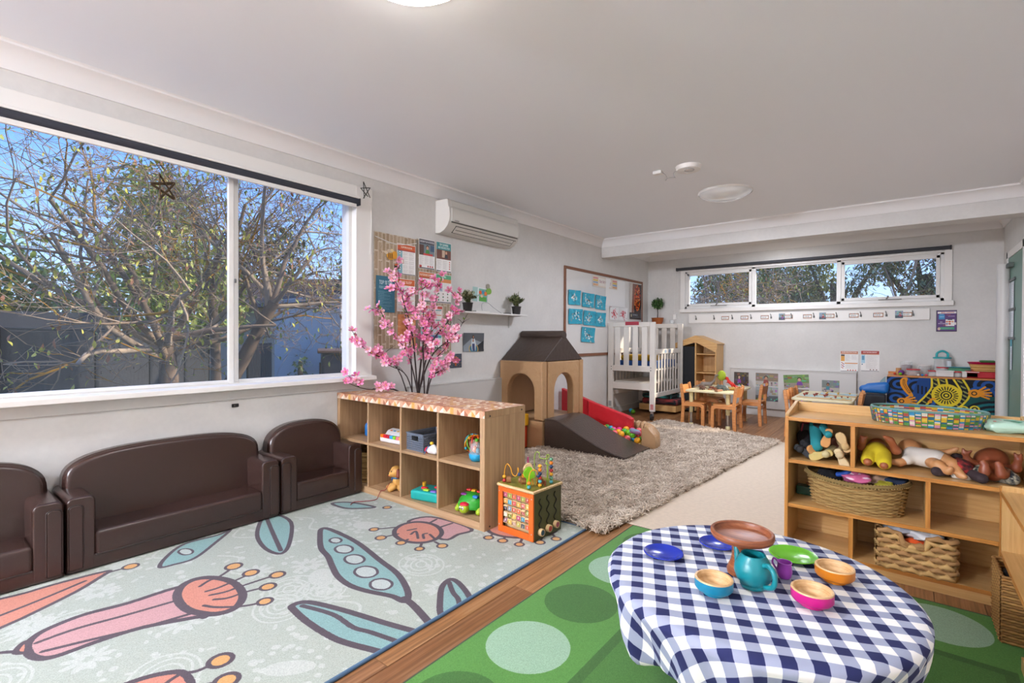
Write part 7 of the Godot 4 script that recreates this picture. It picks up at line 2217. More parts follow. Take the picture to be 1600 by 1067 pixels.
# a woven round or oval basket: stakes with strands passing in and out
func weave(o: Node,rx0: float,rx1: float,rz: float,h: float,rowsn: int,c1: String,c2: String,rz1 := -1.0,hdrop := 0.0) -> void:
	if rz1<0: rz1 = rz*rx1/rx0
	var stakes = maxi(16,int(TAU*(rx0+rz)/2/0.03)) | 1
	for j in rowsn:
		var t = (j+0.5)/rowsn
		var m = MB.new()
		var p = PackedVector3Array()
		var n = stakes*2
		for i in n+1:
			var a = TAU*i/n
			var wob = minf(0.006,rx0*0.04)*(1.0 if (i/2+j) % 2==0 else -1.0)*(1.0 if i % 2==0 else 0.0)
			var rx = lerpf(rx0,rx1,t)+wob; var z = lerpf(rz,rz1,t)+wob
			p.append(Vector3(cos(a)*rx,t*h+hdrop*(cos(a)*cos(a))*t,sin(a)*z))
		m.tube(p,h/rowsn*0.58,5,false)
		put("strand",m,pm("weave_"+(c1 if j % 3!=1 else c2),hx(c1 if j % 3!=1 else c2),0.8),o)
	var m2 = MB.new()
	m2.lathe(PackedVector2Array([Vector2(0,0.004),Vector2(rx0-0.004,0.004),Vector2(rx1-0.006,h*0.97)]),40,V3,Vector2(1,1),Vector2(1,rz/rx0))
	put("lining",m2,pm("weave_"+c2,hx(c2),0.8),o)
func green_door() -> void:
	var d = struct("door_1")
	var gr = pm("door_green",hx("6f9183"),0.45)
	put("door_leaf",bx(Vector3(XR-0.012,1.08,-7.6),Vector3(0.03,2.16,0.94),0.003),gr,d)
	put("door_frame",bx(Vector3(XR-0.01,1.12,-8.115),Vector3(0.05,2.24,0.08),0.004),white_gloss,d)
	put("door_frame",bx(Vector3(XR-0.01,1.12,-7.07),Vector3(0.05,2.24,0.12),0.004),white_gloss,d)
	put("door_frame",bx(Vector3(XR-0.01,2.2,-7.6),Vector3(0.05,0.08,1.1),0.004),white_gloss,d)
	put("door_closer",bx(Vector3(XR-0.05,2.05,-7.75),Vector3(0.05,0.05,0.16),0.005),pm("closer_dark",hx("4f5a55"),0.5),d)
	# rounded white finger guard at the hinge side
	var m = MB.new()
	var pr = PackedVector2Array()
	for k in 13: pr.append(Vector2(0.885,-7.95)+Vector2(cos(PI*k/12.0)*0.055,sin(PI*k/12.0)*0.06))
	pr.append(Vector2(0.83,-8.02)); pr.append(Vector2(0.94,-8.02))
	m.xf = Transform3D(Basis(Vector3(1,0,0),Vector3(0,0,1),Vector3(0,-1,0)),Vector3(0,2.09,0))
	m.extr(pr,2.08,0.003)
	put("finger_guard",m,pm("guard_white",hx("d5d3cf"),0.35),d)
	var k = 0
	var nt = Pad.new(60,90,hx("dfe6ea")); nt.lines(6,10,48,12,6,hx("9aa6b0"),2)
	var ntx = nt.tex()
	for y in [1.72,1.40]:
		for z in [-7.95,-7.72]:
			k += 1
			var s = wall_print("door_notice",["upper clipped notice nearest the hinge of the green door","upper clipped notice on the green door","lower clipped notice nearest the hinge of the green door","lower clipped notice on the green door"][k-1],"notice",0.2,0.29,ntx,Vector3(XR-0.032,y,z),Vector3(-1,0,0))
	var lf = Pad.new(50,110,hx("dbe6ee")); lf.rect(4,4,42,26,hx("2fa9bc")); lf.lines(6,38,38,12,5.5,hx("8896a8"),3)
	var lfx = lf.tex()
	for e in [[1.12,-7.98,0.24,"turquoise headed leaflet on the green door, hinge side"],[1.07,-7.76,0.26,"turquoise headed leaflet on the green door, lower one"]]:
		wall_print("door_leaflet",e[3],"leaflet",0.13,0.36,lfx,Vector3(XR-0.032,e[0],e[1]),Vector3(-1,0,0))
	for y in [1.89,1.56,1.24]: put("clip_strip",bx(Vector3(XR-0.035,y,-7.8),Vector3(0.012,0.03,0.5),0.002),pm("strip_dark",hx("5c5f5e"),0.4),d)

# ---------------------------------------------------------------- toys, dolls and baskets
func crumple(at: Vector3,r: Vector3,seed_: int,amp := 0.25,freq := 9.0) -> MB:
	var m = MB.new()
	var nz = noise(seed_,1.0,2)
	var rows = []
	for j in 15:
		var b = -PI/2+PI*j/14.0
		var row = PackedVector3Array()
		for i in 25:
			var a = -TAU*i/24.0
			var d = Vector3(cos(a)*cos(b),sin(b),sin(a)*cos(b))
			var k = 1.0+amp*nz.get_noise_3d(d.x*freq*0.12,d.y*freq*0.12,d.z*freq*0.12)*2.0+amp*0.5*absf(nz.get_noise_3d(d.x*freq*0.4+5.0,d.y*freq*0.4,d.z*freq*0.4))
			row.append(at+d*r*k)
		rows.append(row)
	m.grid(rows,true)
	return m
func cloth(called: String,label: String,at: Vector3,r: Vector3,color: String,seed_: int,tex_: Texture2D = null) -> void:
	solo(called,crumple(V3,r,seed_),pm("cloth_"+color+("t" if tex_ else ""),hx(color),0.95,{"tex": tex_} if tex_ else {}),label,"clothes",at)

func shelf_things() -> void:
	var y1 = 0.4025; var y0 = 0.0605
	# --- cube shelf, upper row
	var o = thing("blue_bottle","blue plastic bottle in the far upper cube","bottle",Vector3(-3.515,y1,-2.50))
	put("bottle",lt([Vector2(0,0),Vector2(0.03,0),Vector2(0.034,0.01),Vector2(0.034,0.085),Vector2(0.026,0.1),Vector2(0.016,0.104),Vector2(0.016,0.115),Vector2(0,0.115)],18),pm("bottle_blue",hx("1d6fb8"),0.3),o)
	put("cap",lt([Vector2(0,0.115),Vector2(0.016,0.115),Vector2(0.015,0.135),Vector2(0,0.137)],12),pm("cap_pink",hx("a05a78"),0.4),o)
	o = thing("toy_piano","white toy piano with rainbow keys in an upper cube","toy",Vector3(-3.08,y1,-2.47),2.0)
	var wp = pm("toy_white",hx("e3e0de"),0.35)
	put("body",rb(Vector3(0,0.028,0),Vector3(0.32,0.055,0.13),0.014,3),wp,o)
	var m = MB.new(); m.xf = Transform3D(Basis(Vector3.UP,-PI/2),Vector3(0.14,0.052,0))
	m.extr(PackedVector2Array([Vector2(-0.06,0),Vector2(0.03,0),Vector2(0.0,0.032),Vector2(-0.05,0.042)]),0.28,0.004)
	put("music_panel",m,wp,o)
	var kc = ["e8741c","d3202c","b8203c","2aa0d4","7ac42a","ec7a8a","f0c02a","e8688a"]
	for k in 8: put("key",rb(Vector3(-0.128+k*0.0365,0.05,0.058),Vector3(0.033,0.026,0.026),0.005,2),pm("key_"+kc[k],hx(kc[k]),0.35),o)
	for k in 5: put("note_spot",bl(Vector3(-0.07+k*0.04,0.092,0.02),Vector3(0.012,0.004,0.01),8),pm("key_"+kc[(k*3) % 8],hx(kc[(k*3) % 8]),0.35),o)
	# grey pierced basket
	o = thing("plastic_basket","grey pierced plastic basket in an upper cube","basket",Vector3(-2.765,y1,-2.50),-3.0)
	var gp = pm("grey_plastic",hx("6d7684"),0.45)
	var bw = 0.185; var bd = 0.27; var bh = 0.125
	for e in [[0,1],[0,-1],[1,1],[-1,1]]:
		var is_front: bool = e[0]==0
		var wdt = bw if is_front else bd
		# slatted side: bars with gaps, solid band above
		var nbar = 12 if is_front else 16
		var sm = MB.new()
		var bs = Basis()
		var org = Vector3(0,0,e[1]*bd/2) if is_front else Vector3(e[0]*bw/2,0,0)
		if not is_front: bs = Basis(Vector3.UP,PI/2)
		sm.xf = Transform3D(bs,org)
		for k in nbar+1:
			var bx_ = -wdt/2+wdt*k/nbar
			if is_front and absf(bx_) < 0.036:      # hand hole: the bars stop above and below it
				sm.box(Vector3(bx_,0.035,0),Vector3(wdt/nbar*0.6,0.07,0.004),0.001)
			else: sm.box(Vector3(bx_,bh*0.5,0),Vector3(wdt/nbar*0.55,bh,0.004),0.001)
		for k in 7:
			var by = 0.008+k*0.0155
			if is_front and by>0.075:
				for sx in [-1,1]: sm.box(Vector3(sx*(wdt/4+0.018),by,0),Vector3(wdt/2-0.036,0.007,0.004),0.001)
			else: sm.box(Vector3(0,by,0),Vector3(wdt,0.007,0.004),0.001)
		sm.box(Vector3(0,bh-0.008,0),Vector3(wdt+0.006,0.018,0.006),0.002)
		put("basket_side",sm,gp,o)
	put("basket_base",bx(Vector3(0,0.003,0),Vector3(bw,0.005,bd)),gp,o)
	put("rim",bx(Vector3(0,bh,bd/2+0.004),Vector3(bw+0.02,0.006,0.012),0.002),gp,o)
	put("rim",bx(Vector3(0,bh,-bd/2-0.004),Vector3(bw+0.02,0.006,0.012),0.002),gp,o)
	for s in [-1,1]: put("rim",bx(Vector3(s*(bw/2+0.004),bh,0),Vector3(0.012,0.006,bd),0.002),gp,o)
	solo("basket_contents",crumple(V3,Vector3(0.075,0.03,0.11),5),pm("contents_dark",hx("2a2726"),0.8),"dark toys lying in the grey plastic basket","toy",Vector3(-2.765,y1+0.05,-2.50))
	o = thing("toy_telephone","white toy telephone with yellow knob and blue cord","toy",Vector3(-2.60,y1,-2.38))
	put("body",blob([[Vector3(-0.03,0.025,0),Vector3(0.03,0.025,0),0.024,0.024],[Vector3(0,0.045,0),Vector3(0.01,0.05,0),0.02,0.02]],0.006,0.02),wp,o)
	put("knob",bl(Vector3(-0.01,0.075,0),Vector3(0.014,0.012,0.014),10),pm("key_f0c02a",hx("f0c02a"),0.35),o)
	put("wheel",tb([Vector3(-0.062,0.022,0),Vector3(-0.05,0.022,0)],0.022,14),pm("wheel_red",hx("d3203a"),0.35),o)
	put("cord",tb(Array(smooth_path([Vector3(-0.02,0.06,0.02),Vector3(-0.03,0.03,0.035),Vector3(-0.04,0.002,0.045)])),0.003,5),pm("cord_blue",hx("1f6a9a"),0.5),o)
	# loop rattle ball and floating toy
	o = thing("rattle_ball","round rattle of coloured plastic loops in the near upper cube","toy",Vector3(-2.39,y1+0.072,-2.58))
	var lc = ["d8342c","2a9cb4","e8a01c","5cb02a","d8342c","e8701c"]
	for k in 6:
		var pth = []
		for i in 25:
			var a = TAU*i/24.0
			pth.append(Basis(Vector3.UP,k*PI/6)*Basis(Vector3(1,0,0),0.35*(k % 3-1))*Vector3(cos(a)*0.066,sin(a)*0.066,0))
		put("loop",tb(pth,0.005,6),pm("loop_"+lc[k],hx(lc[k]),0.35),o)
	put("core",bl(V3,Vector3(0.035,0.035,0.035),14),pm("rattle_core",hx("b99a86"),0.4),o)
	for k in 6: put("bead",bl(Vector3(sin(k*2.4)*0.066,cos(k*1.7)*0.05,cos(k*2.4)*0.05).normalized()*0.066,Vector3.ONE*0.012,10),pm("loop_"+lc[(k+2) % 6],hx(lc[(k+2) % 6]),0.35),o)
	o = thing("bath_toy","blue cup based toy with orange and clear dome","toy",Vector3(-2.235,y1,-2.44))
	put("base",lt([Vector2(0,0),Vector2(0.035,0),Vector2(0.05,0.02),Vector2(0.054,0.045),Vector2(0.05,0.05),Vector2(0,0.05)],22),pm("cup_blue",hx("1f9bc8"),0.3),o)
	put("dome",lt([Vector2(0.05,0.05),Vector2(0.05,0.08),Vector2(0.036,0.115),Vector2(0.0,0.13)],22),pm("clear_plastic",Color(0.95,0.97,0.97),0.08,{"alpha": 0.22}),o)
	put("figure",bl(Vector3(-0.012,0.075,0.005),Vector3(0.016,0.024,0.016),10),pm("loop_e8701c",hx("e8701c"),0.35),o)
	put("figure",bl(Vector3(0.02,0.07,0.01),Vector3(0.014,0.02,0.014),10),pm("loop_2a9cb4",hx("2a9cb4"),0.35),o)
	put("knob",bl(Vector3(0,0.138,0),Vector3(0.014,0.012,0.014),10),pm("loop_5cb02a",hx("5cb02a"),0.35),o)
	# --- lower row
	o = thing("pull_along_dog","tan toy puppy with brown ears and red pull string","toy",Vector3(-3.03,y0,-2.41),-28.0)
	var tan_ = pm("puppy_tan",hx("cf9a4e"),0.4)
	put("body",blob([[Vector3(0,0.05,-0.03),Vector3(0,0.075,0.0),0.042,0.036],[Vector3(-0.03,0.03,0.03),Vector3(-0.034,0.016,0.06),0.02,0.019],[Vector3(0.03,0.03,0.03),Vector3(0.034,0.016,0.06),0.02,0.019],[Vector3(-0.035,0.025,-0.04),Vector3(-0.04,0.016,-0.015),0.024,0.018],[Vector3(0.035,0.025,-0.04),Vector3(0.04,0.016,-0.015),0.024,0.018]],0.006,0.02),tan_,o)
	put("head",blob([[Vector3(0,0.138,0.005),Vector3(0,0.142,0.008),0.043,0.043],[Vector3(0,0.125,0.035),Vector3(0,0.122,0.048),0.022,0.018]],0.006,0.02),tan_,o)
	for s in [-1,1]:
		put("ear",blob([[Vector3(s*0.042,0.155,0.0),Vector3(s*0.05,0.115,0.0),0.014,0.017]],0.005,0.01),pm("puppy_ear",hx("7a3620"),0.45),o)
		put("eye",bl(Vector3(s*0.017,0.147,0.046),Vector3(0.006,0.008,0.005),8),pm("black_plastic",hx("141414"),0.5),o)
	put("nose",bl(Vector3(0,0.129,0.066),Vector3(0.007,0.006,0.005),8),pm("black_plastic",hx("141414"),0.5),o)
	put("mouth",bl(Vector3(0,0.112,0.062),Vector3(0.01,0.004,0.005),8),pm("puppy_red",hx("c22a2a"),0.45),o)
	put("collar",lt([Vector2(0.036,0.09),Vector2(0.04,0.096),Vector2(0.036,0.102)],18),pm("collar_blue",hx("1d6a96"),0.4),o)
	put("tag",bl(Vector3(0,0.085,0.04),Vector3(0.012,0.012,0.005),10),pm("tag_blue",hx("2a5a9a"),0.4),o)
	var inv: Transform3D = o.transform.affine_inverse()
	var strp = []
	for q in [Vector3(-3.05,0.12,-2.355),Vector3(-3.07,0.07,-2.33),Vector3(-3.09,0.064,-2.305),Vector3(-3.10,0.03,-2.29),Vector3(-3.08,0.014,-2.25),Vector3(-3.12,0.013,-2.17),Vector3(-3.16,0.013,-2.12),Vector3(-3.13,0.013,-2.07)]: strp.append(inv*q)
	put("pull_string",tb(Array(smooth_path(strp)),0.0028,5),pm("string_red",hx("8a2028"),0.7),o)
	o = thing("teal_activity_board","teal toy workbench with red and lime buttons","toy",Vector3(-2.66,y0,-2.44),12.0)
	put("board",rb(Vector3(0,0.035,0),Vector3(0.28,0.07,0.18),0.018,4),pm("teal_plastic",hx("1a9f97"),0.35),o)
	for e in [[Vector3(-0.06,0.074,0.02),"d3202c"],[Vector3(0.02,0.074,-0.03),"d3202c"],[Vector3(-0.02,0.074,0.055),"9ac42a"],[Vector3(0.07,0.074,0.01),"9ac42a"],[Vector3(0.05,0.074,0.06),"6a5aa8"]]:
		put("button",rb(e[0],Vector3(0.05,0.016,0.028),0.007,3),pm("button_"+e[1],hx(e[1]),0.35),o)
	put("post",tb([Vector3(0.02,0.06,-0.06),Vector3(0.02,0.12,-0.06)],0.014,12),pm("post_blue",hx("1f6aa8"),0.35),o)
	put("arch",tb(Array(smooth_path([Vector3(0.03,0.07,-0.065),Vector3(0.035,0.125,-0.065),Vector3(0.055,0.135,-0.065),Vector3(0.068,0.11,-0.065),Vector3(0.068,0.07,-0.065)])),0.008,8),pm("arch_yellow",hx("e0a01c"),0.35),o)
	put("peg",tb([Vector3(-0.1,0.06,-0.03),Vector3(-0.1,0.1,-0.03)],0.014,12),pm("arch_yellow",hx("e0a01c"),0.35),o)
	o = thing("toy_turtle","green toy turtle with red cap and coloured shell buttons","toy",Vector3(-2.27,y0,-2.45),8.0)
	put("shell",lt([Vector2(0.0,0.035),Vector2(0.105,0.035),Vector2(0.108,0.05),Vector2(0.095,0.085),Vector2(0.07,0.112),Vector2(0.04,0.125),Vector2(0,0.128)],24),pm("turtle_shell",hx("2f9a2c"),0.35),o)
	put("body",blob([[Vector3(-0.06,0.03,0),Vector3(0.06,0.03,0),0.03,0.03],[Vector3(-0.08,0.03,0.05),Vector3(-0.085,0.018,0.07),0.024,0.018],[Vector3(0.08,0.03,0.05),Vector3(0.085,0.018,0.07),0.024,0.018],[Vector3(0,0.045,0.09),Vector3(0,0.047,0.112),0.03,0.034]],0.006,0.02),pm("turtle_lime",hx("a6c02a"),0.35),o)
	put("cap",bl(Vector3(0,0.071,0.108),Vector3(0.031,0.014,0.031),14),pm("wheel_red",hx("d3203a"),0.35),o)
	for s in [-1,1]:
		var ey = put("eye",bl(Vector3(s*0.01,0.055,0.142),Vector3(0.009,0.012,0.005),10),pm("toy_white",hx("e3e0de"),0.35),o)
		put("pupil",bl(Vector3(s*0.008,0.054,0.1465),Vector3(0.0045,0.006,0.003),8),pm("black_plastic",hx("141414"),0.5),ey)
	for e in [[-0.04,"c22a2a"],[0.0,"e0a01c"],[0.045,"c22a2a"]]: put("shell_button",rb(Vector3(e[0],0.132,-0.005),Vector3(0.036,0.016,0.03),0.007,3),pm("button_"+e[1],hx(e[1]),0.35),o)
	put("shell_button",rb(Vector3(0.05,0.112,0.05),Vector3(0.04,0.018,0.03),0.008,3),pm("button_2a78c8",hx("2a78c8"),0.35),o)
	put("shell_button",rb(Vector3(-0.045,0.115,0.045),Vector3(0.045,0.012,0.03),0.005,3),pm("button_8a3a8a",hx("8a3a8a"),0.35),o)
	# seagrass basket squeezed between armchair and shelf
	o = thing("seagrass_basket","seagrass basket in the lower cube behind the armchair","basket",Vector3(-3.46,y0,-2.47))
	weave(o,0.13,0.14,0.13,0.24,16,"b08a52","94703e")
	cabinet_contents()

func footed_doll(label: String,at: Vector3,legs: Array,skin: String,torso: Array,dress: String) -> void:
	var o = thing("cloth_doll",label,"doll",at)
	put("body",blob(torso,0.007,0.02),pm("doll_"+skin,hx(skin),0.8),o)
	for l in legs:      # [from, ankle, trouser colour, toe direction, sole colour, length]
		put("leg",blob([[l[0],l[1],l[6] if l.size()>6 else 0.022,l[7] if l.size()>7 else 0.02]],0.006,0.01),pm("doll_leg_"+l[2],hx(l[2]),0.85),o)
		var toe: Vector3 = (l[3] as Vector3).normalized()
		var out: Vector3 = Vector3(0.1,-0.15,1.0).normalized()
		var sd = toe.cross(out).normalized()
		var L: float = l[5]
		var pl = smooth2([Vector2(-0.018,-L*0.42),Vector2(0.0,-L*0.5),Vector2(0.018,-L*0.42),Vector2(0.016,-L*0.1),Vector2(0.024,L*0.22),Vector2(0.018,L*0.44),Vector2(0.0,L*0.5),Vector2(-0.018,L*0.44),Vector2(-0.024,L*0.22),Vector2(-0.016,-L*0.1)],3)
		var m = MB.new()
		m.xf = Transform3D(Basis(-sd,toe,(-sd).cross(toe)),l[1]+toe*L*0.2)
		m.extr(pl,0.018,0.005)
		put("foot",m,pm("sole_"+l[4],hx(l[4]),0.7),o)
func cabinet_contents() -> void:
	var s1 = 0.5515
	# dolls with flat felt feet, feet towards the room
	footed_doll("soft doll in teal trousers lying feet first in the cabinet",Vector3(-0.40,s1,-3.3),[[Vector3(0.0,0.17,-0.04),Vector3(0.02,0.075,0.07),"1f7f86",Vector3(-0.35,-0.3,0.5),"c99055",0.085,0.034,0.03],[Vector3(0.03,0.18,-0.03),Vector3(0.075,0.15,0.09),"1f7f86",Vector3(-0.25,-1,0),"c99055",0.11]],"3a2a26",[[Vector3(0,0.12,-0.1),Vector3(0.02,0.17,-0.03),0.05,0.04]],"")
	footed_doll("soft doll with cream felt feet crossed at the shelf front",Vector3(-0.30,s1,-3.28),[[Vector3(0.0,0.06,-0.05),Vector3(-0.035,0.04,0.075),"c9b98a",Vector3(-0.9,-0.35,0.1),"cbb673",0.12],[Vector3(0.02,0.1,-0.05),Vector3(0.055,0.095,0.08),"b99a6a",Vector3(-0.45,1.0,0),"c9a877",0.115],[Vector3(0.03,0.06,-0.04),Vector3(0.03,0.05,0.10),"c9b08a",Vector3(0.45,-1.0,0),"d3bd94",0.115]],"6a3a2a",[[Vector3(0,0.06,-0.13),Vector3(0.02,0.07,-0.06),0.05,0.045]],"")
	footed_doll("soft doll in black shoes lying against the cabinet side",Vector3(-0.455,s1,-3.28),[[Vector3(0.02,0.06,-0.06),Vector3(-0.005,0.05,0.075),"1b1b20",Vector3(0.9,-0.45,0),"2a2d33",0.11],[Vector3(0.03,0.08,-0.06),Vector3(0.02,0.075,0.045),"1b1b20",Vector3(0.9,-0.35,0),"1c1d22",0.11]],"20181c",[[Vector3(0,0.09,-0.12),Vector3(0.01,0.07,-0.05),0.05,0.04]],"")
	var rd = thing("red_frame_toy","red edged dark toy frame behind the soft dolls","toy",Vector3(-0.44,s1,-3.39))
	put("panel",bx(Vector3(0,0.11,0),Vector3(0.09,0.12,0.02),0.004),pm("dark_panel",hx("181014"),0.7),rd)
	put("edge",tb([Vector3(-0.045,0.05,0.012),Vector3(-0.03,0.175,0.012),Vector3(0.05,0.18,0.012)],0.006,6),pm("edge_red",hx("9a1c34"),0.5),rd)
	# doll in yellow trousers
	var br = pm("doll_skin_brown",hx("9a5734"),0.4,{"sss": 0.05}); var lt_ = pm("doll_skin_tan",hx("c08a5a"),0.4,{"sss": 0.05}); var db = pm("doll_skin_dark",hx("84462c"),0.38,{"sss": 0.05})
	var o = thing("baby_doll","brown baby doll in yellow trousers with both arms raised","doll",Vector3(-0.115,s1,-3.32))
	put("body",blob([[Vector3(0,0.055,-0.03),Vector3(0,0.06,-0.08),0.05,0.05],[Vector3(0.0,0.07,-0.12),Vector3(0,0.075,-0.125),0.045,0.045],[Vector3(-0.045,0.07,-0.06),Vector3(-0.065,0.085,0.02),0.02,0.017],[Vector3(-0.065,0.085,0.02),Vector3(-0.06,0.12,0.04),0.017,0.015],[Vector3(-0.06,0.12,0.04),Vector3(-0.055,0.14,0.045),0.016,0.011],[Vector3(-0.05,0.135,0.045),Vector3(-0.04,0.15,0.05),0.006,0.005],[Vector3(-0.065,0.135,0.045),Vector3(-0.068,0.155,0.05),0.006,0.005],
		[Vector3(0.045,0.07,-0.06),Vector3(0.085,0.085,0.0),0.022,0.02],[Vector3(0.085,0.085,0.0),Vector3(0.06,0.14,0.02),0.02,0.016],[Vector3(0.06,0.14,0.02),Vector3(0.035,0.158,0.03),0.014,0.009],[Vector3(-0.03,0.035,0.09),Vector3(-0.032,0.03,0.125),0.02,0.02],[Vector3(0.035,0.03,0.1),Vector3(0.037,0.026,0.135),0.02,0.02]],0.006,0.014),br,o)
	var yl = pm("yellow_cotton",hx("c9b51f"),0.9)
	put("trousers",blob([[Vector3(0,0.06,-0.02),Vector3(0,0.065,0.01),0.055,0.05],[Vector3(-0.025,0.06,0.02),Vector3(-0.034,0.036,0.1),0.036,0.03],[Vector3(0.03,0.06,0.02),Vector3(0.037,0.032,0.115),0.036,0.032]],0.006,0.014),yl,o)
	# baby doll in white
	o = thing("baby_doll","fair baby doll in a white bodysuit lying on its back","doll",Vector3(0.085,s1,-3.33))
	put("body",blob([[Vector3(-0.03,0.06,-0.03),Vector3(0.04,0.058,0.0),0.04,0.042],[Vector3(-0.055,0.085,-0.085),Vector3(-0.06,0.088,-0.09),0.05,0.05],[Vector3(-0.045,0.05,0.0),Vector3(-0.1,0.03,0.04),0.02,0.018],[Vector3(-0.1,0.03,0.04),Vector3(-0.155,0.03,0.055),0.018,0.013],[Vector3(-0.155,0.03,0.055),Vector3(-0.172,0.045,0.06),0.012,0.009],[Vector3(0.03,0.08,-0.06),Vector3(0.085,0.09,-0.05),0.02,0.017],[Vector3(0.085,0.09,-0.05),Vector3(0.12,0.115,-0.04),0.016,0.012],[Vector3(0.115,0.115,-0.04),Vector3(0.13,0.125,-0.035),0.008,0.006],
		[Vector3(0.03,0.05,0.03),Vector3(0.05,0.05,0.09),0.03,0.026],[Vector3(0.05,0.05,0.09),Vector3(0.085,0.035,0.125),0.024,0.018],[Vector3(0.085,0.035,0.125),Vector3(0.095,0.05,0.135),0.015,0.012],[Vector3(0.07,0.07,0.0),Vector3(0.105,0.06,0.07),0.032,0.028],[Vector3(0.105,0.06,0.07),Vector3(0.13,0.028,0.125),0.024,0.018],[Vector3(0.13,0.022,0.125),Vector3(0.145,0.02,0.14),0.015,0.012]],0.006,0.012),lt_,o)
	put("bodysuit",blob([[Vector3(-0.045,0.062,-0.035),Vector3(0.045,0.062,0.005),0.046,0.05],[Vector3(-0.05,0.055,0.0),Vector3(-0.07,0.044,0.02),0.026,0.025]],0.006,0.014),pm("white_cotton",hx("d6d0c6"),0.9),o)
	# rag doll
	o = thing("rag_doll","dark cloth rag doll in a red and black print dress","doll",Vector3(0.215,s1,-3.30))
	var dk = pm("rag_cloth",hx("34262a"),0.9)
	put("body",blob([[Vector3(0,0.05,-0.1),Vector3(0,0.05,-0.09),0.042,0.042],[Vector3(0,0.035,-0.03),Vector3(0.01,0.035,0.03),0.032,0.032],[Vector3(-0.02,0.03,0.04),Vector3(-0.085,0.024,0.085),0.024,0.024],[Vector3(0.03,0.03,0.04),Vector3(0.075,0.024,0.115),0.024,0.024]],0.007,0.014),dk,o)
	put("dress",blob([[Vector3(0,0.045,-0.05),Vector3(0.01,0.045,0.035),0.036,0.045],[Vector3(-0.03,0.03,0.03),Vector3(0.045,0.03,0.05),0.022,0.022]],0.007,0.014),pm("print_dress",hx("ffffff"),0.9,{"tex": mottled(161,hx("1a1216"),hx("b02a26"),0.05,0.12,64,4.0),"tri": 6.0}),o)
	put("hem",blob([[Vector3(-0.02,0.012,0.065),Vector3(0.03,0.012,0.075),0.014,0.014]],0.005,0.01),pm("white_cotton",hx("d6d0c6"),0.9),o)
	# dark baby doll
	o = thing("baby_doll","dark brown baby doll in checked trousers with feet raised","doll",Vector3(0.335,s1,-3.33))
	put("body",blob([[Vector3(0.0,0.075,-0.05),Vector3(0.01,0.08,-0.055),0.062,0.062],[Vector3(0.0,0.05,0.0),Vector3(0.0,0.045,0.05),0.045,0.045],[Vector3(-0.045,0.055,0.0),Vector3(-0.085,0.08,0.02),0.02,0.017],[Vector3(-0.085,0.08,0.02),Vector3(-0.098,0.115,0.03),0.016,0.012],[Vector3(-0.09,0.115,0.03),Vector3(-0.075,0.13,0.035),0.007,0.006],[Vector3(-0.1,0.115,0.03),Vector3(-0.105,0.135,0.035),0.007,0.006],
		[Vector3(0.045,0.055,0.0),Vector3(0.082,0.07,0.03),0.02,0.018],[Vector3(0.082,0.07,0.03),Vector3(0.088,0.115,0.04),0.018,0.014],[Vector3(0.085,0.115,0.04),Vector3(0.075,0.14,0.04),0.007,0.006],[Vector3(0.09,0.115,0.04),Vector3(0.097,0.14,0.04),0.008,0.006],[Vector3(0.035,0.045,0.07),Vector3(0.03,0.05,0.11),0.028,0.022],[Vector3(-0.025,0.05,0.08),Vector3(-0.035,0.06,0.12),0.026,0.02],[Vector3(-0.035,0.05,0.125),Vector3(-0.035,0.085,0.125),0.02,0.016],[Vector3(0.02,0.05,0.125),Vector3(0.015,0.088,0.125),0.02,0.016],
		[Vector3(-0.048,0.095,0.125),Vector3(-0.05,0.102,0.126),0.005,0.004],[Vector3(-0.038,0.1,0.125),Vector3(-0.038,0.107,0.126),0.005,0.004],[Vector3(0.004,0.098,0.125),Vector3(0.002,0.105,0.126),0.005,0.004],[Vector3(0.014,0.102,0.125),Vector3(0.014,0.109,0.126),0.005,0.004]],0.006,0.012),db,o)
	put("trousers",blob([[Vector3(-0.03,0.03,0.03),Vector3(0.04,0.03,0.03),0.04,0.04],[Vector3(0.04,0.03,0.04),Vector3(0.06,0.03,0.09),0.034,0.03],[Vector3(-0.04,0.03,0.04),Vector3(-0.055,0.034,0.085),0.032,0.028]],0.006,0.012),pm("checked_cloth",hx("ffffff"),0.9,{"tex": mottled(162,hx("141a24"),hx("b9b39a"),0.1,0.2,64,4.0),"tri": 6.0}),o)
	# tin on the second shelf
	o = thing("green_tin","dark green tin at the end of the middle shelf","tin",Vector3(-0.455,0.3035,-3.40))
	put("tin",bx(Vector3(0,0.025,0),Vector3(0.09,0.05,0.07),0.005),pm("dark_green_tin",hx("0f4a34"),0.4),o)
	put("lid_item",bl(Vector3(0.02,0.062,0),Vector3(0.02,0.012,0.016),10),pm("spinner_wood",hx("8a5a2e"),0.5),o)
	# large oval basket
	o = thing("oval_basket","large oval seagrass basket on the middle shelf","basket",Vector3(-0.205,0.3035,-3.305))
	weave(o,0.20,0.225,0.125,0.15,19,"b3915a","9a7642",0.145,0.018)
	var rim = []
	for k in 65:
		var a = TAU*k/64.0
		rim.append(Vector3(cos(a)*0.232,0.153+0.018*cos(a)*cos(a),sin(a)*0.15))
	put("rim",tb(rim,0.012,8),pm("rim_olive",hx("7d6638"),0.85),o)
	var rr = []
	for k in 96:
		var a = TAU*k/96.0
		var c = Vector3(cos(a)*0.232,0.153+0.018*cos(a)*cos(a),sin(a)*0.15)
		var od = Vector3(cos(a),0,sin(a))
		rr.append([c+od*0.012+Vector3(0,-0.008,0),c+Vector3(0,0.0135,0),c-od*0.01])
	var rm = MB.new()
	for e in rr: rm.tube(PackedVector3Array(e),0.0028,4,false)
	stuff(put("rim_binding",rm,pm("weave_b3915a",hx("b3915a"),0.8),o))
	var dots = Pad.new(64,64,hx("d46a96"))
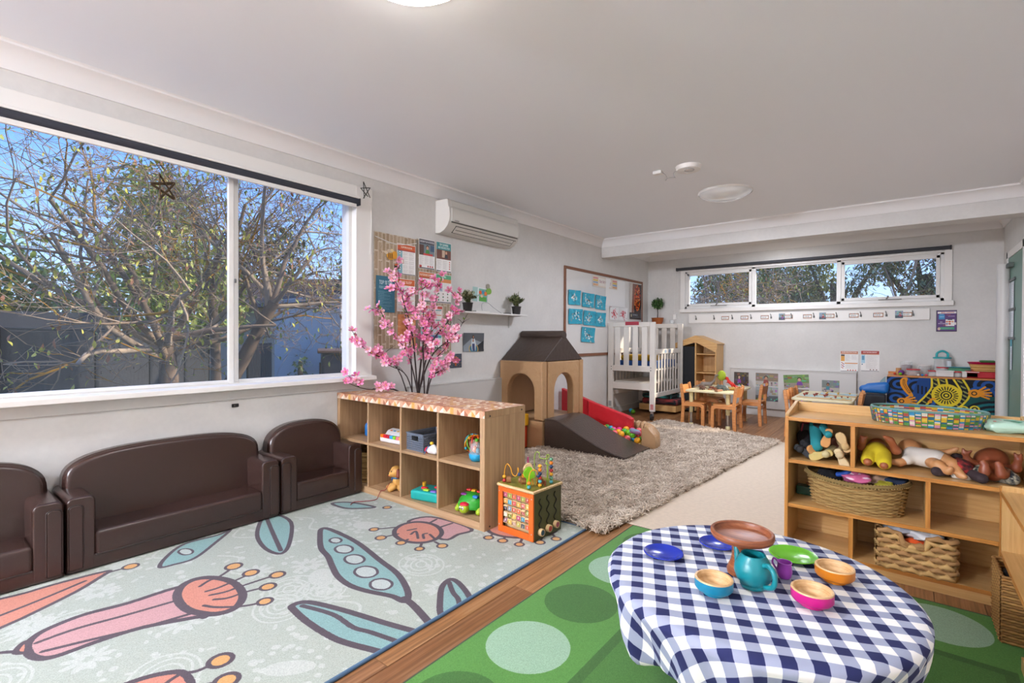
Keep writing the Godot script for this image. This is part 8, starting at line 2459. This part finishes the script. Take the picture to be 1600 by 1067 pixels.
	for k in 18: dots.disc((k*23) % 64,(k*37) % 64,3,3,hx("efd6e0"))
	cloth("dotted_cloth","pink white-dotted cloth in the oval basket",Vector3(-0.19,0.478,-3.25),Vector3(0.062,0.03,0.05),"ffffff",31,dots.tex())
	cloth("black_dress_up","black shiny doll clothes in the oval basket",Vector3(-0.33,0.462,-3.28),Vector3(0.06,0.032,0.06),"16161c",32)
	cloth("brown_cloth","pale brown cloth in the oval basket",Vector3(-0.10,0.47,-3.31),Vector3(0.055,0.03,0.06),"b99a82",33)
	cloth("yellow_cloth","small yellow cloth at the basket front",Vector3(-0.075,0.465,-3.235),Vector3(0.04,0.02,0.03),"a8a02a",34)
	cloth("navy_print_cloth","navy printed cloth at the basket end",Vector3(-0.03,0.468,-3.32),Vector3(0.05,0.03,0.06),"2c3a56",35)
	dino("small_blue_toy","small blue and red figure in the oval basket",[[Vector3(-0.02,0,0),Vector3(0.02,0.005,0),0.014,0.012],[Vector3(0.02,0.015,0),Vector3(0.03,0.02,0),0.012,0.012]],"1f4fa8",Vector3(-0.26,0.486,-3.235),20.0)
	# water hyacinth box
	o = thing("hyacinth_box","chunky woven water hyacinth box on the bottom shelf","basket",Vector3(0.05,0.0655,-3.265))
	box_weave(o,0.29,0.22,0.20,8,"c09a60","a2794a",true)
	cloth("grey_cloth","pale grey crumpled cloth in the hyacinth box",Vector3(-0.005,0.255,-3.245),Vector3(0.08,0.024,0.06),"b9bcc6",36)
	cloth("white_cloth","white crumpled cloth in the hyacinth box",Vector3(0.075,0.245,-3.235),Vector3(0.075,0.03,0.06),"e0e0e2",37)
	cloth("orange_cloth","orange and green cloth inside the hyacinth box",Vector3(0.055,0.19,-3.215),Vector3(0.06,0.03,0.04),"d9541c",38)
	# basket beside the bookcase
	o = thing("seagrass_box","square seagrass basket with dark contents under the bookcase shelf","basket",Vector3(0.42,0.009,-2.90))
	box_weave(o,0.21,0.235,0.27,24,"a87c42","8a6230",false)
	cloth("black_cloth","black shiny cloth in the square basket",Vector3(0.42,0.225,-2.90),Vector3(0.085,0.04,0.09),"121216",39)
	solo("pink_peg",tb([Vector3(0,0,0),Vector3(0,0.03,0)],0.012,10),pm("loop_pink",hx("e0408a"),0.4),"bright pink peg on the lower bookcase shelf","peg",Vector3(0.43,0.281,-2.72))
	# on top of the cabinet
	o = thing("coiled_paper_basket","round basket of colourful rolled paper coils on the cabinet","basket",Vector3(0.093,0.7885,-3.345))
	var cc = ["c9a72a","2a86b0","b04a3a","cfc8b8","4f8a3a","c98aa0","1f5f7a","d9b93a"]
	for j in 9:
		var r = RandomNumberGenerator.new(); r.seed = 40+j
		var seg = 60
		var t = j/8.0
		var k = 0
		# each coil is wrapped paper of changing colour
		for c in 6:
			var m = MB.new()
			var any = false
			for i in seg:
				if (i*7+j*5+int(sin(i*1.3+j)*3.0)) % 6!=c: continue
				any = true
				var pp = PackedVector3Array()
				for q in 3:
					var a = TAU*(i+q*0.5)/seg
					pp.append(Vector3(cos(a)*(0.222+t*0.012),0.007+j*0.0078,sin(a)*(0.152+t*0.01)))
				m.tube(pp,0.0046,6,false)
			if any: stuff(put("paper_coil",m,pm("coil_"+cc[(c+j) % 8],hx(cc[(c+j) % 8]),0.5),o))
	var bm = MB.new()
	for i in 60:
		var a = TAU*(i+0.03)/60
		bm.tube(PackedVector3Array([Vector3(cos(a)*0.2275,0.002,sin(a)*0.157),Vector3(cos(a)*0.239,0.072,sin(a)*0.167),Vector3(cos(a)*0.23,0.08,sin(a)*0.158)]),0.0016,4,false)
	stuff(put("binding_threads",bm,pm("thread_green",hx("4f6a60"),0.7),o))
	var rp = []
	for i in 61: rp.append(Vector3(cos(TAU*i/60.0)*0.232,0.078,sin(TAU*i/60.0)*0.16))
	put("rim",tb(rp,0.006,6),pm("coil_rim",hx("5f8a86"),0.6),o)
	put("base",tb([Vector3(0,0.001,0),Vector3(0,0.005,0)],0.15,32),pm("coil_base",hx("4a7f8a"),0.7),o)
	var wm = MB.new()
	wm.rbox(V3,Vector3(0.22,0.05,0.12),0.024,5)
	var nz = noise(77,9.0,2)
	for i in wm.v.size(): wm.v[i] += wm.n[i]*nz.get_noise_3dv(wm.v[i]*3.0)*0.018
	o = thing("wipes_packet","mint green soft packet of wipes on the cabinet end","packet",Vector3(0.415,0.8145,-3.31),12.0)
	put("wrapper",wm,pm("mint_film",hx("b9dcc8"),0.3),o)
	put("flap",rb(Vector3(0.02,0.024,0.0),Vector3(0.11,0.006,0.06),0.0028,3),pm("flap_green",hx("0f7f58"),0.35),o)
	for e in [[-0.08,0.02],[-0.05,-0.03]]: put("printed_rose",bl(Vector3(e[0],0.024,e[1]),Vector3(0.012,0.003,0.01),8),pm("rose_red",hx("c25a50"),0.5),o)
# rectangular woven box
func box_weave(o: Node,w: float,d: float,h: float,rowsn: int,c1: String,c2: String,chunky: bool) -> void:
	var per = 2.0*(w+d)
	var step = 0.034 if chunky else 0.016
	var n = int(per/step)
	if n % 2==0: n += 1
	for j in rowsn:
		var m = MB.new()
		var p = PackedVector3Array()
		var rad = PackedFloat32Array()
		var rr = h/rowsn*(0.62 if chunky else 0.56)
		for i in n*2+1:
			var s = fmod(float(i)/(n*2),1.0)*per
			var q: Vector3; var nn: Vector3
			if s<w: q = Vector3(-w/2+s,0,d/2); nn = Vector3(0,0,1)
			elif s<w+d: q = Vector3(w/2,0,d/2-(s-w)); nn = Vector3(1,0,0)
			elif s<2*w+d: q = Vector3(w/2-(s-w-d),0,-d/2); nn = Vector3(0,0,-1)
			else: q = Vector3(-w/2,0,-d/2+(s-2*w-d)); nn = Vector3(-1,0,0)
			var up = 1.0 if (i/2+j) % 2==0 else -1.0
			var yy = (j+0.5)*h/rowsn
			if chunky and j>=rowsn-2 and absf(q.x+0.0)<0.05 and absf(nn.z)>0.5: yy -= h/rowsn*(1.6 if j==rowsn-2 else 2.4)
			if i % 2==0:
				p.append(q+nn*up*(rr*0.45)+Vector3(0,yy+(rr*0.5*up if chunky else 0.0),0)); rad.append(rr*1.05)
			else:
				p.append(q+Vector3(0,yy,0)); rad.append(rr*(0.72 if chunky else 0.9))
		m.tube(p,rad,6,false)
		put("strand",m,pm("weave_"+(c1 if j % 2==0 else c2),hx(c1 if j % 2==0 else c2),0.75),o)
	for s in [-1,1]:
		put("lining",bx(Vector3(s*(w/2-0.008),h*0.42,0),Vector3(0.006,h*0.8,d-0.012)),pm("weave_"+c2,hx(c2),0.75),o)
		put("lining",bx(Vector3(0,h*0.38,s*(d/2-0.008)),Vector3(w-0.012,h*0.7,0.006)),pm("weave_"+c2,hx(c2),0.75),o)
	put("base",bx(Vector3(0,0.004,0),Vector3(w-0.01,0.006,d-0.01)),pm("weave_"+c2,hx(c2),0.75),o)

func table_things() -> void:
	var y = 0.4605
	var blue = pm("plate_blue",hx("1a2f9c"),0.22)
	for e in [[Vector3(-0.662,y,-1.70),0.068,"1a2f9c","royal blue plate on the gingham table nearest the floral rug"],[Vector3(-0.535,y,-1.905),0.066,"1a2f9c","royal blue plate partly under the wooden cake stand"],[Vector3(-0.300,y,-1.97),0.077,"6cc02a","lime green plate at the far side of the gingham table"]]:
		var o = thing("toy_plate",e[3],"plate",e[0])
		var r: float = e[1]
		put("dish",lt([Vector2(0,0),Vector2(r*0.62,0),Vector2(r*0.74,0.004),Vector2(r*0.97,0.010),Vector2(r,0.012),Vector2(r*0.97,0.0145),Vector2(r*0.74,0.009),Vector2(r*0.66,0.005),Vector2(0,0.0045)],40),pm("plate_"+e[2],hx(e[2]),0.22),o)
		put("foot_ring",lt([Vector2(r*0.5,-0.0005),Vector2(r*0.56,-0.0005),Vector2(r*0.56,0.002)],32),pm("plate_"+e[2],hx(e[2]),0.22),o)
	var wd = pm("acacia_wood",hx("ffffff"),0.38,{"tex": wood(171,hx("6b3418"),hx("94522a"),hx("b27440"),20),"scale": Vector3(1,1,1)})
	var o = thing("cake_stand","dark wooden cake stand in the middle of the gingham table","cake stand",Vector3(-0.412,y,-1.735))
	put("plate",lt([Vector2(0,0.112),Vector2(0.078,0.112),Vector2(0.092,0.117),Vector2(0.096,0.126),Vector2(0.096,0.137),Vector2(0.092,0.14),Vector2(0.086,0.138),Vector2(0.083,0.126),Vector2(0.076,0.122),Vector2(0,0.121)],44),pm("acacia_top",hx("ffffff"),0.4,{"tex": wood(173,hx("6a3420"),hx("8a4e2e"),hx("a8704a"),18),"tri": 4.0}),o)
	put("pedestal",lt([Vector2(0,0),Vector2(0.044,0),Vector2(0.046,0.012),Vector2(0.034,0.04),Vector2(0.03,0.06),Vector2(0.031,0.09),Vector2(0.038,0.112)],28),wd,o)
	# teapot, spout to the far left of the table
	o = thing("toy_teapot","matt teal toy teapot without a lid","teapot",Vector3(-0.362,y,-1.665),-38.0)
	var tl = pm("teal_enamel",hx("128088"),0.34)
	put("pot",lt([Vector2(0,0),Vector2(0.036,0),Vector2(0.038,0.006),Vector2(0.035,0.01),Vector2(0.048,0.024),Vector2(0.055,0.045),Vector2(0.054,0.062),Vector2(0.046,0.083),Vector2(0.036,0.096),Vector2(0.0355,0.1),Vector2(0.032,0.1),Vector2(0.031,0.094),Vector2(0.04,0.08),Vector2(0.048,0.06),Vector2(0.045,0.03),Vector2(0,0.015)],36),tl,o)
	put("spout",tb(Array(smooth_path([Vector3(-0.045,0.035,0),Vector3(-0.065,0.05,0),Vector3(-0.073,0.078,0),Vector3(-0.083,0.102,0),Vector3(-0.093,0.107,0)])),[0.019,0.018,0.017,0.016,0.015,0.014,0.0135,0.013,0.012,0.0115,0.011,0.0105,0.01,0.0095,0.009,0.0088,0.0085,0.0083,0.008,0.008,0.008,0.008,0.008,0.008,0.009],12),tl,o)
	put("handle",tb(Array(smooth_path([Vector3(0.046,0.082,0),Vector3(0.066,0.09,0),Vector3(0.085,0.078,0),Vector3(0.09,0.055,0),Vector3(0.078,0.032,0),Vector3(0.05,0.02,0)])),0.0075,10),tl,o)
	o = thing("toy_milk_jug","small lilac toy jug beside the teapot","jug",Vector3(-0.297,y,-1.79))
	put("jug",lt([Vector2(0,0),Vector2(0.017,0),Vector2(0.02,0.006),Vector2(0.023,0.02),Vector2(0.02,0.042),Vector2(0.022,0.05),Vector2(0.02,0.05),Vector2(0.018,0.042),Vector2(0.019,0.02),Vector2(0,0.008)],22),pm("lilac_plastic",hx("b04cc0"),0.28),o)
	put("handle",tb(Array(smooth_path([Vector3(-0.018,0.046,0),Vector3(-0.03,0.054,0.002),Vector3(-0.034,0.04,0.004),Vector3(-0.022,0.022,0.003)])),0.0032,6),pm("lilac_plastic",hx("b04cc0"),0.28),o)
	var inner = pm("bowl_wood",hx("ffffff"),0.45,{"tex": wood(172,hx("b98a58"),hx("d3ab78"),hx("e6c79a"),14),"tri": 5.0})
	for e in [[Vector3(-0.445,y,-1.545),"1380a0","wooden bowl painted teal blue on the gingham table"],[Vector3(-0.203,y,-1.655),"c21579","wooden bowl painted magenta on the gingham table"],[Vector3(-0.168,y,-1.865),"d07a10","wooden bowl painted orange on the gingham table"]]:
		o = thing("toy_bowl",e[2],"bowl",e[0],0.0,"painted wooden bowls")
		put("painted_outside",lt([Vector2(0,0),Vector2(0.032,0),Vector2(0.034,0.006),Vector2(0.033,0.009),Vector2(0.049,0.013),Vector2(0.0545,0.02),Vector2(0.055,0.044)],36),pm("bowl_"+e[1],hx(e[1]),0.4),o)
		put("bare_inside",lt([Vector2(0.055,0.044),Vector2(0.0535,0.0475),Vector2(0.0485,0.047),Vector2(0.0465,0.036),Vector2(0.04,0.02),Vector2(0.02,0.013),Vector2(0,0.012)],36),inner,o)
	# under the table
	solo("green_ball",bl(V3,Vector3(0.021,0.021,0.021),16),pm("lime_ball",hx("8cc41c"),0.4),"small lime green ball beside the table leg","ball",Vector3(-0.755,0.03,-1.835))
	o = thing("floor_drum","round patterned tin with dark rim under the table","tin",Vector3(-0.50,0.009,-1.98))
	var pt = Pad.new(256,256,hx("d6cdbb"))
	for k in 40:
		var a = TAU*k/40
		pt.disc(128+cos(a)*104,128+sin(a)*104,13,9,[hx("d95f45"),hx("2f7a5c"),hx("d98a6a"),hx("c9c0ae")][k % 4],a)
		pt.line(PackedVector2Array([Vector2(128+cos(a)*82,128+sin(a)*82),Vector2(128+cos(a)*92,128+sin(a)*92)]),3,hx("8a2a2c"))
	var m = MB.new()
	var ring = PackedVector2Array()
	m.xf = Transform3D(Basis(),V3)
	var rowsd = []
	for j in 2:
		var row = PackedVector3Array()
		for i in 49: row.append(Vector3(cos(TAU*i/48)*0.235*j,0.035,sin(TAU*i/48)*0.235*j))
		rowsd.append(row)
	for i in 48:
		m.tri(rowsd[0][0],rowsd[1][i+1],rowsd[1][i],Vector2(0.5,0.5),Vector2(0.5+0.5*cos(TAU*(i+1)/48),0.5+0.5*sin(TAU*(i+1)/48)),Vector2(0.5+0.5*cos(TAU*i/48),0.5+0.5*sin(TAU*i/48)))
	put("patterned_top",m,pm("tin_print",hx("ffffff"),0.4,{"tex": pt.tex()}),o)
	put("rim",lt([Vector2(0.0,0.0),Vector2(0.245,0),Vector2(0.25,0.01),Vector2(0.248,0.034),Vector2(0.235,0.0345)],56),pm("tin_rim",hx("4a2a28"),0.5),o)

# ---------------------------------------------------------------- outside the windows
var limbs = 0
var twig_min = 0.0035
var bud_xf = []
func limb(m,p: Vector3,d: Vector3,l: float,r: float,lvl: int,g: RandomNumberGenerator,droop: float,spread: float,side := 6) -> void:
	limbs += 1
	var pts = PackedVector3Array([p])
	var rad = PackedFloat32Array([r])
	var n = 5 if lvl>1 else 4
	var q = p
	var dd = d
	for k in n:
		dd = (dd+Vector3(g.randfn(0,0.16),g.randfn(0,0.13)+droop,g.randfn(0,0.16))).normalized()
		q += dd*l/n
		pts.append(q)
		rad.append(r*lerpf(1.0,0.45,float(k+1)/n))
	var gold = g.randf()<0.14 and lvl<4
	m.col = Color(0.42,0.21,0.02) if gold else Color(0.19,0.135,0.09).lerp(Color(0.38,0.3,0.22),g.randf())
	m.tube(pts,rad,side if lvl>2 else (4 if lvl>1 else 3),false)
	if lvl<=0:
		for k in g.randi() % 3: bud_xf.append(Transform3D(Basis.from_euler(Vector3(g.randf()*TAU,g.randf()*TAU,0)).scaled(Vector3.ONE*g.randf_range(0.6,1.3)),q))
		return
	var kids = [0,4,4,4,4,4][mini(lvl,5)]
	for k in kids:
		var t = g.randf_range(0.25,1.0) if k>0 else 1.0
		var f = t*n
		var i = mini(int(f),n-1)
		var s = pts[i].lerp(pts[i+1],f-i)
		var side_d = Vector3(g.randfn(),g.randfn()*0.7,g.randfn()).normalized()
		var nd = (dd*(1.0-spread)+side_d*spread+Vector3(0,0.05,0)).normalized()
		limb(m,s,nd,l*g.randf_range(0.5,0.78),maxf(lerpf(r,r*0.45,t)*0.62,twig_min),lvl-1,g,droop,spread,side)
func bare_tree(label: String,base: Vector3,trunk: Array,r: float,main: Array,lvl: int,seed_: int,droop := 0.0,group := "",len_ := 1.2) -> void:
	var g = RandomNumberGenerator.new(); g.seed = seed_
	var o = thing("bare_tree",label,"tree",base,0.0,group)
	var m = MB.new(); m.use_col = true
	bud_xf = []
	var rad = []
	for k in trunk.size(): rad.append(r*lerpf(1.0,0.7,float(k)/(trunk.size()-1)))
	m.col = Color(0.17,0.125,0.09)
	m.tube(smooth_path(trunk,3),Array(range((trunk.size()-1)*3+1)).map(func(i): return r*lerpf(1.05,0.7,i/((trunk.size()-1)*3.0))*(1.0+0.06*sin(i*2.3))),10)
	var top: Vector3 = trunk[trunk.size()-1]
	for e in main: limb(m,(trunk[trunk.size()-2] as Vector3).lerp(top,g.randf_range(0.2,1.0)),(e as Vector3).normalized(),len_*(e as Vector3).length(),r*0.36,lvl,g,droop,0.62)
	put("branches",m,pm("tree_bark",Color(1,1,1),0.9,{"vcol": 1}),o)
	var f = leaves_mm(o,leaf_mesh(0.06,0.024),bud_xf,pm("bud_leaf",Color(1,1,1),0.7,{"vcol": 1,"back": Color(0.3,0.3,0.1)}),[Color(0.45,0.45,0.06),Color(0.34,0.16,0.09),Color(0.5,0.48,0.09),Color(0.3,0.34,0.07)])
func leafy_tree(called: String,label: String,base: Vector3,h: float,blobs: Array,n: int,leaf: Vector2,cols: Array,seed_: int,group := "") -> void:
	var g = RandomNumberGenerator.new(); g.seed = seed_
	var o = thing(called,label,"tree",base,0.0,group)
	var m = MB.new(); m.use_col = true; m.col = Color(0.12,0.085,0.06)
	m.tube(PackedVector3Array([V3,Vector3(0.1,h*0.3,0.05),Vector3(0,h*0.6,0)]),[0.16,0.13,0.09],7)
	for b in blobs: m.tube(PackedVector3Array([Vector3(0,h*0.3,0),(Vector3(0,h*0.4,0)+b[0])*0.5,b[0]]),[0.09,0.06,0.025],5,false)
	put("trunk",m,pm("tree_bark",Color(1,1,1),0.9,{"vcol": 1}),o)
	var xfs = []
	var tot = 0.0
	for b in blobs: tot += b[1]*b[1]
	for b in blobs:
		for k in int(n*b[1]*b[1]/tot):
			var d = Vector3(g.randfn(),g.randfn()*0.8,g.randfn()).normalized()*b[1]*pow(g.randf(),0.4)*g.randf_range(0.8,1.15)
			var bs = Basis.from_euler(Vector3(g.randf_range(1.2,2.6),g.randf()*TAU,0),EULER_ORDER_YXZ)
			xfs.append(Transform3D(bs.scaled(Vector3.ONE*g.randf_range(0.6,1.4)),b[0]+d))
	leaves_mm(o,leaf_mesh(leaf.x,leaf.y),xfs,pm("tree_leaf",Color(1,1,1),0.55,{"vcol": 1,"back": Color(0.4,0.45,0.15)}),cols)
func outside() -> void:
	var gy = -0.45
	var gnd = put("ground",bx(Vector3(-12,gy-0.05,-8),Vector3(60,0.1,60)),pm("ground_soil",hx("ffffff"),0.95,{"tex": mottled(181,hx("5a5144"),hx("7a6f58"),0.03,0.2,128),"tri": 0.4}))
	gnd.set_meta("kind","structure")
	put("added_bounce_strip",bx(Vector3(-5.3,gy+0.02,-2),Vector3(2.6,0.06,14)),pm("bounce_strip_pale",hx("cfcac0"),0.9)).set_meta("kind","structure")  # unseen pale strip added to bounce sunlight up to the ceiling
	# charcoal privacy fence, two metre bays
	var dir = Vector3(-0.839,0,-0.544)
	var char_ = pm("fence_charcoal",hx("323335"),0.6,{"bump": bumpy(1,0.02),"bump_cm": 0.6,"scale": Vector3(1,1,1)})
	var blk = pm("fence_post_black",hx("16171a"),0.5)
	var o = thing("privacy_fence","charcoal privacy fence panels behind the bare tree","fence",Vector3(-7.17,gy,-0.69)-dir*4.0,rad_to_deg(atan2(-dir.z,dir.x)))
	for k in 6:
		var bay = put("panel",bx(Vector3(k*2.0+1.0,0.86,0),Vector3(1.92,1.72,0.03),0.004),char_,o)
		put("top_rail",bx(Vector3(k*2.0+1.0,1.745,0),Vector3(2.0,0.03,0.05),0.004),blk,bay)
		for i in 7:
			for s in [0.0,0.022]: put("cable_tie",bx(Vector3(k*2.0+0.15+i*0.285,1.14+s,0.02),Vector3(0.022,0.01,0.012),0.002),blk,bay)
		put("post",bx(Vector3(k*2.0+2.0,0.88,0),Vector3(0.09,1.76,0.07),0.006),blk,o)
	o = thing("tall_fence","taller dark mesh fence seen above the charcoal fence","fence",Vector3(-13.5,gy,3.0),74.0)
	for k in 3:
		var pn = put("mesh_panel",bx(Vector3(1.0+k*2.0,1.05,0),Vector3(1.98,2.1,0.03),0.003),pm("mesh_dark",hx("34363b"),0.8),o)
		put("post_cap",bx(Vector3(k*2.0,2.14,0),Vector3(0.16,0.08,0.1),0.01),blk,pn)
	# side yard seen through the sliding sash
	o = thing("black_gate","black slatted side gate with a small triangular sign","gate",Vector3(-8.25,gy,-3.75),-37.0)
	for k in 10: put("slat",bx(Vector3(-0.8+k*0.16,0.78,0),Vector3(0.15,1.56,0.03),0.004),blk,o)
	var m = MB.new(); m.xf = Transform3D(Basis(),Vector3(0.22,1.05,0.02)); m.extr(PackedVector2Array([Vector2(-0.09,0),Vector2(0.09,0),Vector2(0,0.27)]),0.01)
	put("sign",m,pm("sign_white",hx("c9c6b8"),0.6),o)
	for s in [-0.03,0.03]: put("sign_leg",bx(Vector3(0.22+s,0.78,0.025),Vector3(0.02,0.36,0.01)),pm("sign_white",hx("c9c6b8"),0.6),o)
	o = thing("white_shed","pale grey shed wall beyond the black gate","shed",Vector3(-8.55,gy,-6.0),0.0)
	put("wall",bx(Vector3(0,1.15,0),Vector3(2.3,2.3,2.6),0.01),pm("shed_wall",hx("c6c4c0"),0.7),o)
	put("roof_edge",bx(Vector3(0,2.34,0),Vector3(2.42,0.08,2.72),0.01),pm("shed_roof",hx("8f979f"),0.6),o)
	o = thing("cream_house","cream rendered house with brown tiled roof behind the trees","house",Vector3(-15.0,gy,-8.2),37.0)
	put("wall",bx(Vector3(0,1.25,0),Vector3(4.6,2.5,3.0),0.01),pm("house_wall",hx("b9b0a0"),0.8),o)
	m = MB.new(); m.xf = Transform3D(Basis(Vector3.UP,PI/2),Vector3(-2.6,2.5,0)); m.extr(PackedVector2Array([Vector2(-1.8,0),Vector2(1.8,0),Vector2(0,1.0)]),5.2)
	put("roof",m,pm("house_roof",hx("4a3c34"),0.8),o)
	put("window",bx(Vector3(0.6,1.3,1.51),Vector3(0.8,1.0,0.04),0.01),pm("house_window",hx("5a6068"),0.2),o)
	o = thing("garden_bench_bin","dark covered cart beside the shed","cart",Vector3(-6.55,gy,-4.25),-30.0)
	put("cover",rb(Vector3(0,0.72,0),Vector3(1.3,1.44,0.7),0.05,3),pm("cart_cover",hx("2c2f37"),0.5),o)
	put("door",bx(Vector3(0.12,0.7,0.36),Vector3(0.3,1.2,0.03),0.006),pm("cart_door",hx("3a1d1c"),0.6),o)
	put("lid",bx(Vector3(0,1.47,0),Vector3(1.4,0.04,0.8),0.01),pm("cart_lid",hx("5a4638"),0.7),o)
	leafy_tree("garden_shrub","small green shrub in front of the dark cart",Vector3(-6.2,gy,-3.35),1.0,[[Vector3(0,1.1,0),0.18],[Vector3(-0.1,0.85,0.05),0.16],[Vector3(0.1,0.8,0.1),0.2],[Vector3(0,1.35,0),0.12]],420,Vector2(0.06,0.04),[Color(0.10,0.15,0.04),Color(0.2,0.26,0.07),Color(0.06,0.10,0.03)],5)
	# bare trees with orange lichen
	bare_tree("gnarled bare tree with orange lichen outside the large pane",Vector3(-6.53,gy,-1.97),[V3,Vector3(0.02,0.6,0),Vector3(0,1.2,0.0),Vector3(-0.02,1.7,0.02)],0.115,[Vector3(-0.2,1.6,0.25),Vector3(0.5,1.0,0.9),Vector3(0.3,0.9,-0.8),Vector3(0.2,0.35,1.3),Vector3(0.9,0.5,0.3),Vector3(-0.3,0.6,-1.1),Vector3(0.1,0.9,1.2),Vector3(0.6,0.15,-0.7),Vector3(0.4,1.4,0.1),Vector3(0.5,0.1,0.9),Vector3(0.1,1.5,-0.4)],4,3,0.0,"bare trees outside",1.25)
	bare_tree("leaning bare tree outside the narrow sliding sash",Vector3(-6.55,gy,-2.45),[V3,Vector3(-0.05,0.7,-0.03),Vector3(0.2,1.4,-0.25),Vector3(0.55,2.1,-0.45)],0.095,[Vector3(0.3,1.2,-0.2),Vector3(-0.2,1.1,0.4),Vector3(0.6,0.5,-0.3),Vector3(0.2,0.9,0.6),Vector3(-0.5,0.6,-0.2),Vector3(0.4,0.1,-0.6),Vector3(0.1,1.4,0.1)],4,4,0.0,"bare trees outside",1.1)
	bare_tree("slim bare tree standing between the two larger bare trees",Vector3(-7.3,gy,-2.75),[V3,Vector3(0.05,0.8,0.02),Vector3(-0.03,1.6,0.0),Vector3(0.05,2.6,0.1)],0.075,[Vector3(0.2,1.3,0.2),Vector3(-0.3,1.0,0.4),Vector3(0.4,0.8,-0.4),Vector3(0.2,1.1,-0.1),Vector3(0.0,1.2,0.6)],3,6,0.0,"bare trees outside",1.3)
	# leafy background on the window side
	var G1 = [Color(0.24,0.33,0.07),Color(0.38,0.44,0.1),Color(0.15,0.22,0.06),Color(0.46,0.46,0.1)]
	var G2 = [Color(0.16,0.20,0.03),Color(0.30,0.30,0.04),Color(0.10,0.15,0.03),Color(0.5,0.36,0.03)]
	var G3 = [Color(0.05,0.07,0.03),Color(0.09,0.115,0.045),Color(0.13,0.15,0.07),Color(0.10,0.09,0.05)]
	leafy_tree("evergreen_tree","bright green tree rising behind the gnarled bare tree",Vector3(-13.2,gy,-4.0),4.5,[[Vector3(0,3.6,0),1.3],[Vector3(0.6,2.4,0.6),1.2],[Vector3(-0.5,2.6,-0.8),1.2],[Vector3(0.2,4.7,0.3),0.9]],5200,Vector2(0.2,0.1),G1,11,"leafy trees outside")
	leafy_tree("evergreen_tree","olive green tree above the tall mesh fence",Vector3(-15.5,gy,-1.2),4.5,[[Vector3(0,2.9,0),1.4],[Vector3(0.6,2.6,1.4),1.3],[Vector3(0,2.4,-1.4),1.2]],4200,Vector2(0.2,0.1),G1,12,"leafy trees outside")
	leafy_tree("autumn_shrub","yellow and green leafy shrub above the fence top",Vector3(-14.2,gy,-0.4),2.6,[[Vector3(0,2.2,0),0.7],[Vector3(0.2,2.3,0.9),0.7],[Vector3(0,2.1,-0.9),0.7]],2200,Vector2(0.16,0.1),G2,13,"leafy trees outside")
	leafy_tree("dark_pine","dark pine behind the shed roof",Vector3(-11.0,gy,-10.0),6.0,[[Vector3(0,3.2,0),1.2],[Vector3(0.8,4.0,-0.6),1.2],[Vector3(-1.6,3.4,0.8),1.2],[Vector3(0,5.2,0),1.0]],4200,Vector2(0.2,0.07),G3,14,"leafy trees outside")
	leafy_tree("dark_pine","dark pine behind the cream house roof",Vector3(-18.0,gy,-8.0),6.0,[[Vector3(0,3.6,0),1.5],[Vector3(0.8,3.2,1.6),1.4],[Vector3(0.4,4.8,-0.6),1.2]],4200,Vector2(0.24,0.08),G3,15,"leafy trees outside")
	# behind the high back window
	var gum = [Color(0.14,0.18,0.08),Color(0.25,0.29,0.14),Color(0.38,0.39,0.22),Color(0.22,0.15,0.09)]
	twig_min = 0.009
	bare_tree("thicket of brown twigs behind the first back pane",Vector3(-3.6,gy,-11.7),[V3,Vector3(0,1.0,0),Vector3(0.1,2.2,0)],0.1,[Vector3(0.9,0.8,0),Vector3(-0.8,0.8,0.1),Vector3(0.4,1.3,0.2),Vector3(-0.2,1.4,0),Vector3(1.3,0.4,0.3),Vector3(0.2,0.7,0.8),Vector3(-1.0,0.4,0),Vector3(0.8,1.2,-0.3)],4,8,-0.02,"trees behind the back window",1.05)
	twig_min = 0.0035
	leafy_tree("conifer_tree","feathery green conifer behind the middle back pane",Vector3(-3.15,gy,-14.8),4.2,[[Vector3(0.1,3.1,0),0.95],[Vector3(1.1,3.0,0.1),0.8],[Vector3(-1.0,3.2,-0.3),0.8],[Vector3(0.3,4.1,0),0.7]],9000,Vector2(0.15,0.05),[Color(0.34,0.37,0.09),Color(0.5,0.5,0.15),Color(0.2,0.23,0.06)],16,"trees behind the back window")
	leafy_tree("gum_tree","open gum tree with sky gaps behind the back window",Vector3(-1.35,gy,-14.2),5.0,[[Vector3(-0.5,3.5,0),0.5],[Vector3(0.3,2.9,0.2),0.5],[Vector3(0.9,3.6,-0.2),0.55],[Vector3(-0.6,2.7,0),0.45],[Vector3(0.2,4.2,0),0.6]],4200,Vector2(0.1,0.035),gum,17,"trees behind the back window")
	leafy_tree("gum_tree","branching gum tree behind the last back pane",Vector3(0.35,gy,-13.2),5.0,[[Vector3(-0.7,3.2,0),0.5],[Vector3(0.0,2.7,0.1),0.55],[Vector3(0.5,3.2,0),0.5],[Vector3(-0.2,3.6,0),0.5]],4600,Vector2(0.1,0.035),gum,18,"trees behind the back window")
	bare_tree("thin branched tree crossing the last back pane",Vector3(-0.2,gy,-13.0),[V3,Vector3(0,1.2,0),Vector3(0.1,2.2,0)],0.08,[Vector3(-0.5,1.4,0),Vector3(0.5,1.3,0),Vector3(0.1,1.5,0),Vector3(-0.9,0.9,0)],2,9,0.0,"trees behind the back window",1.2)
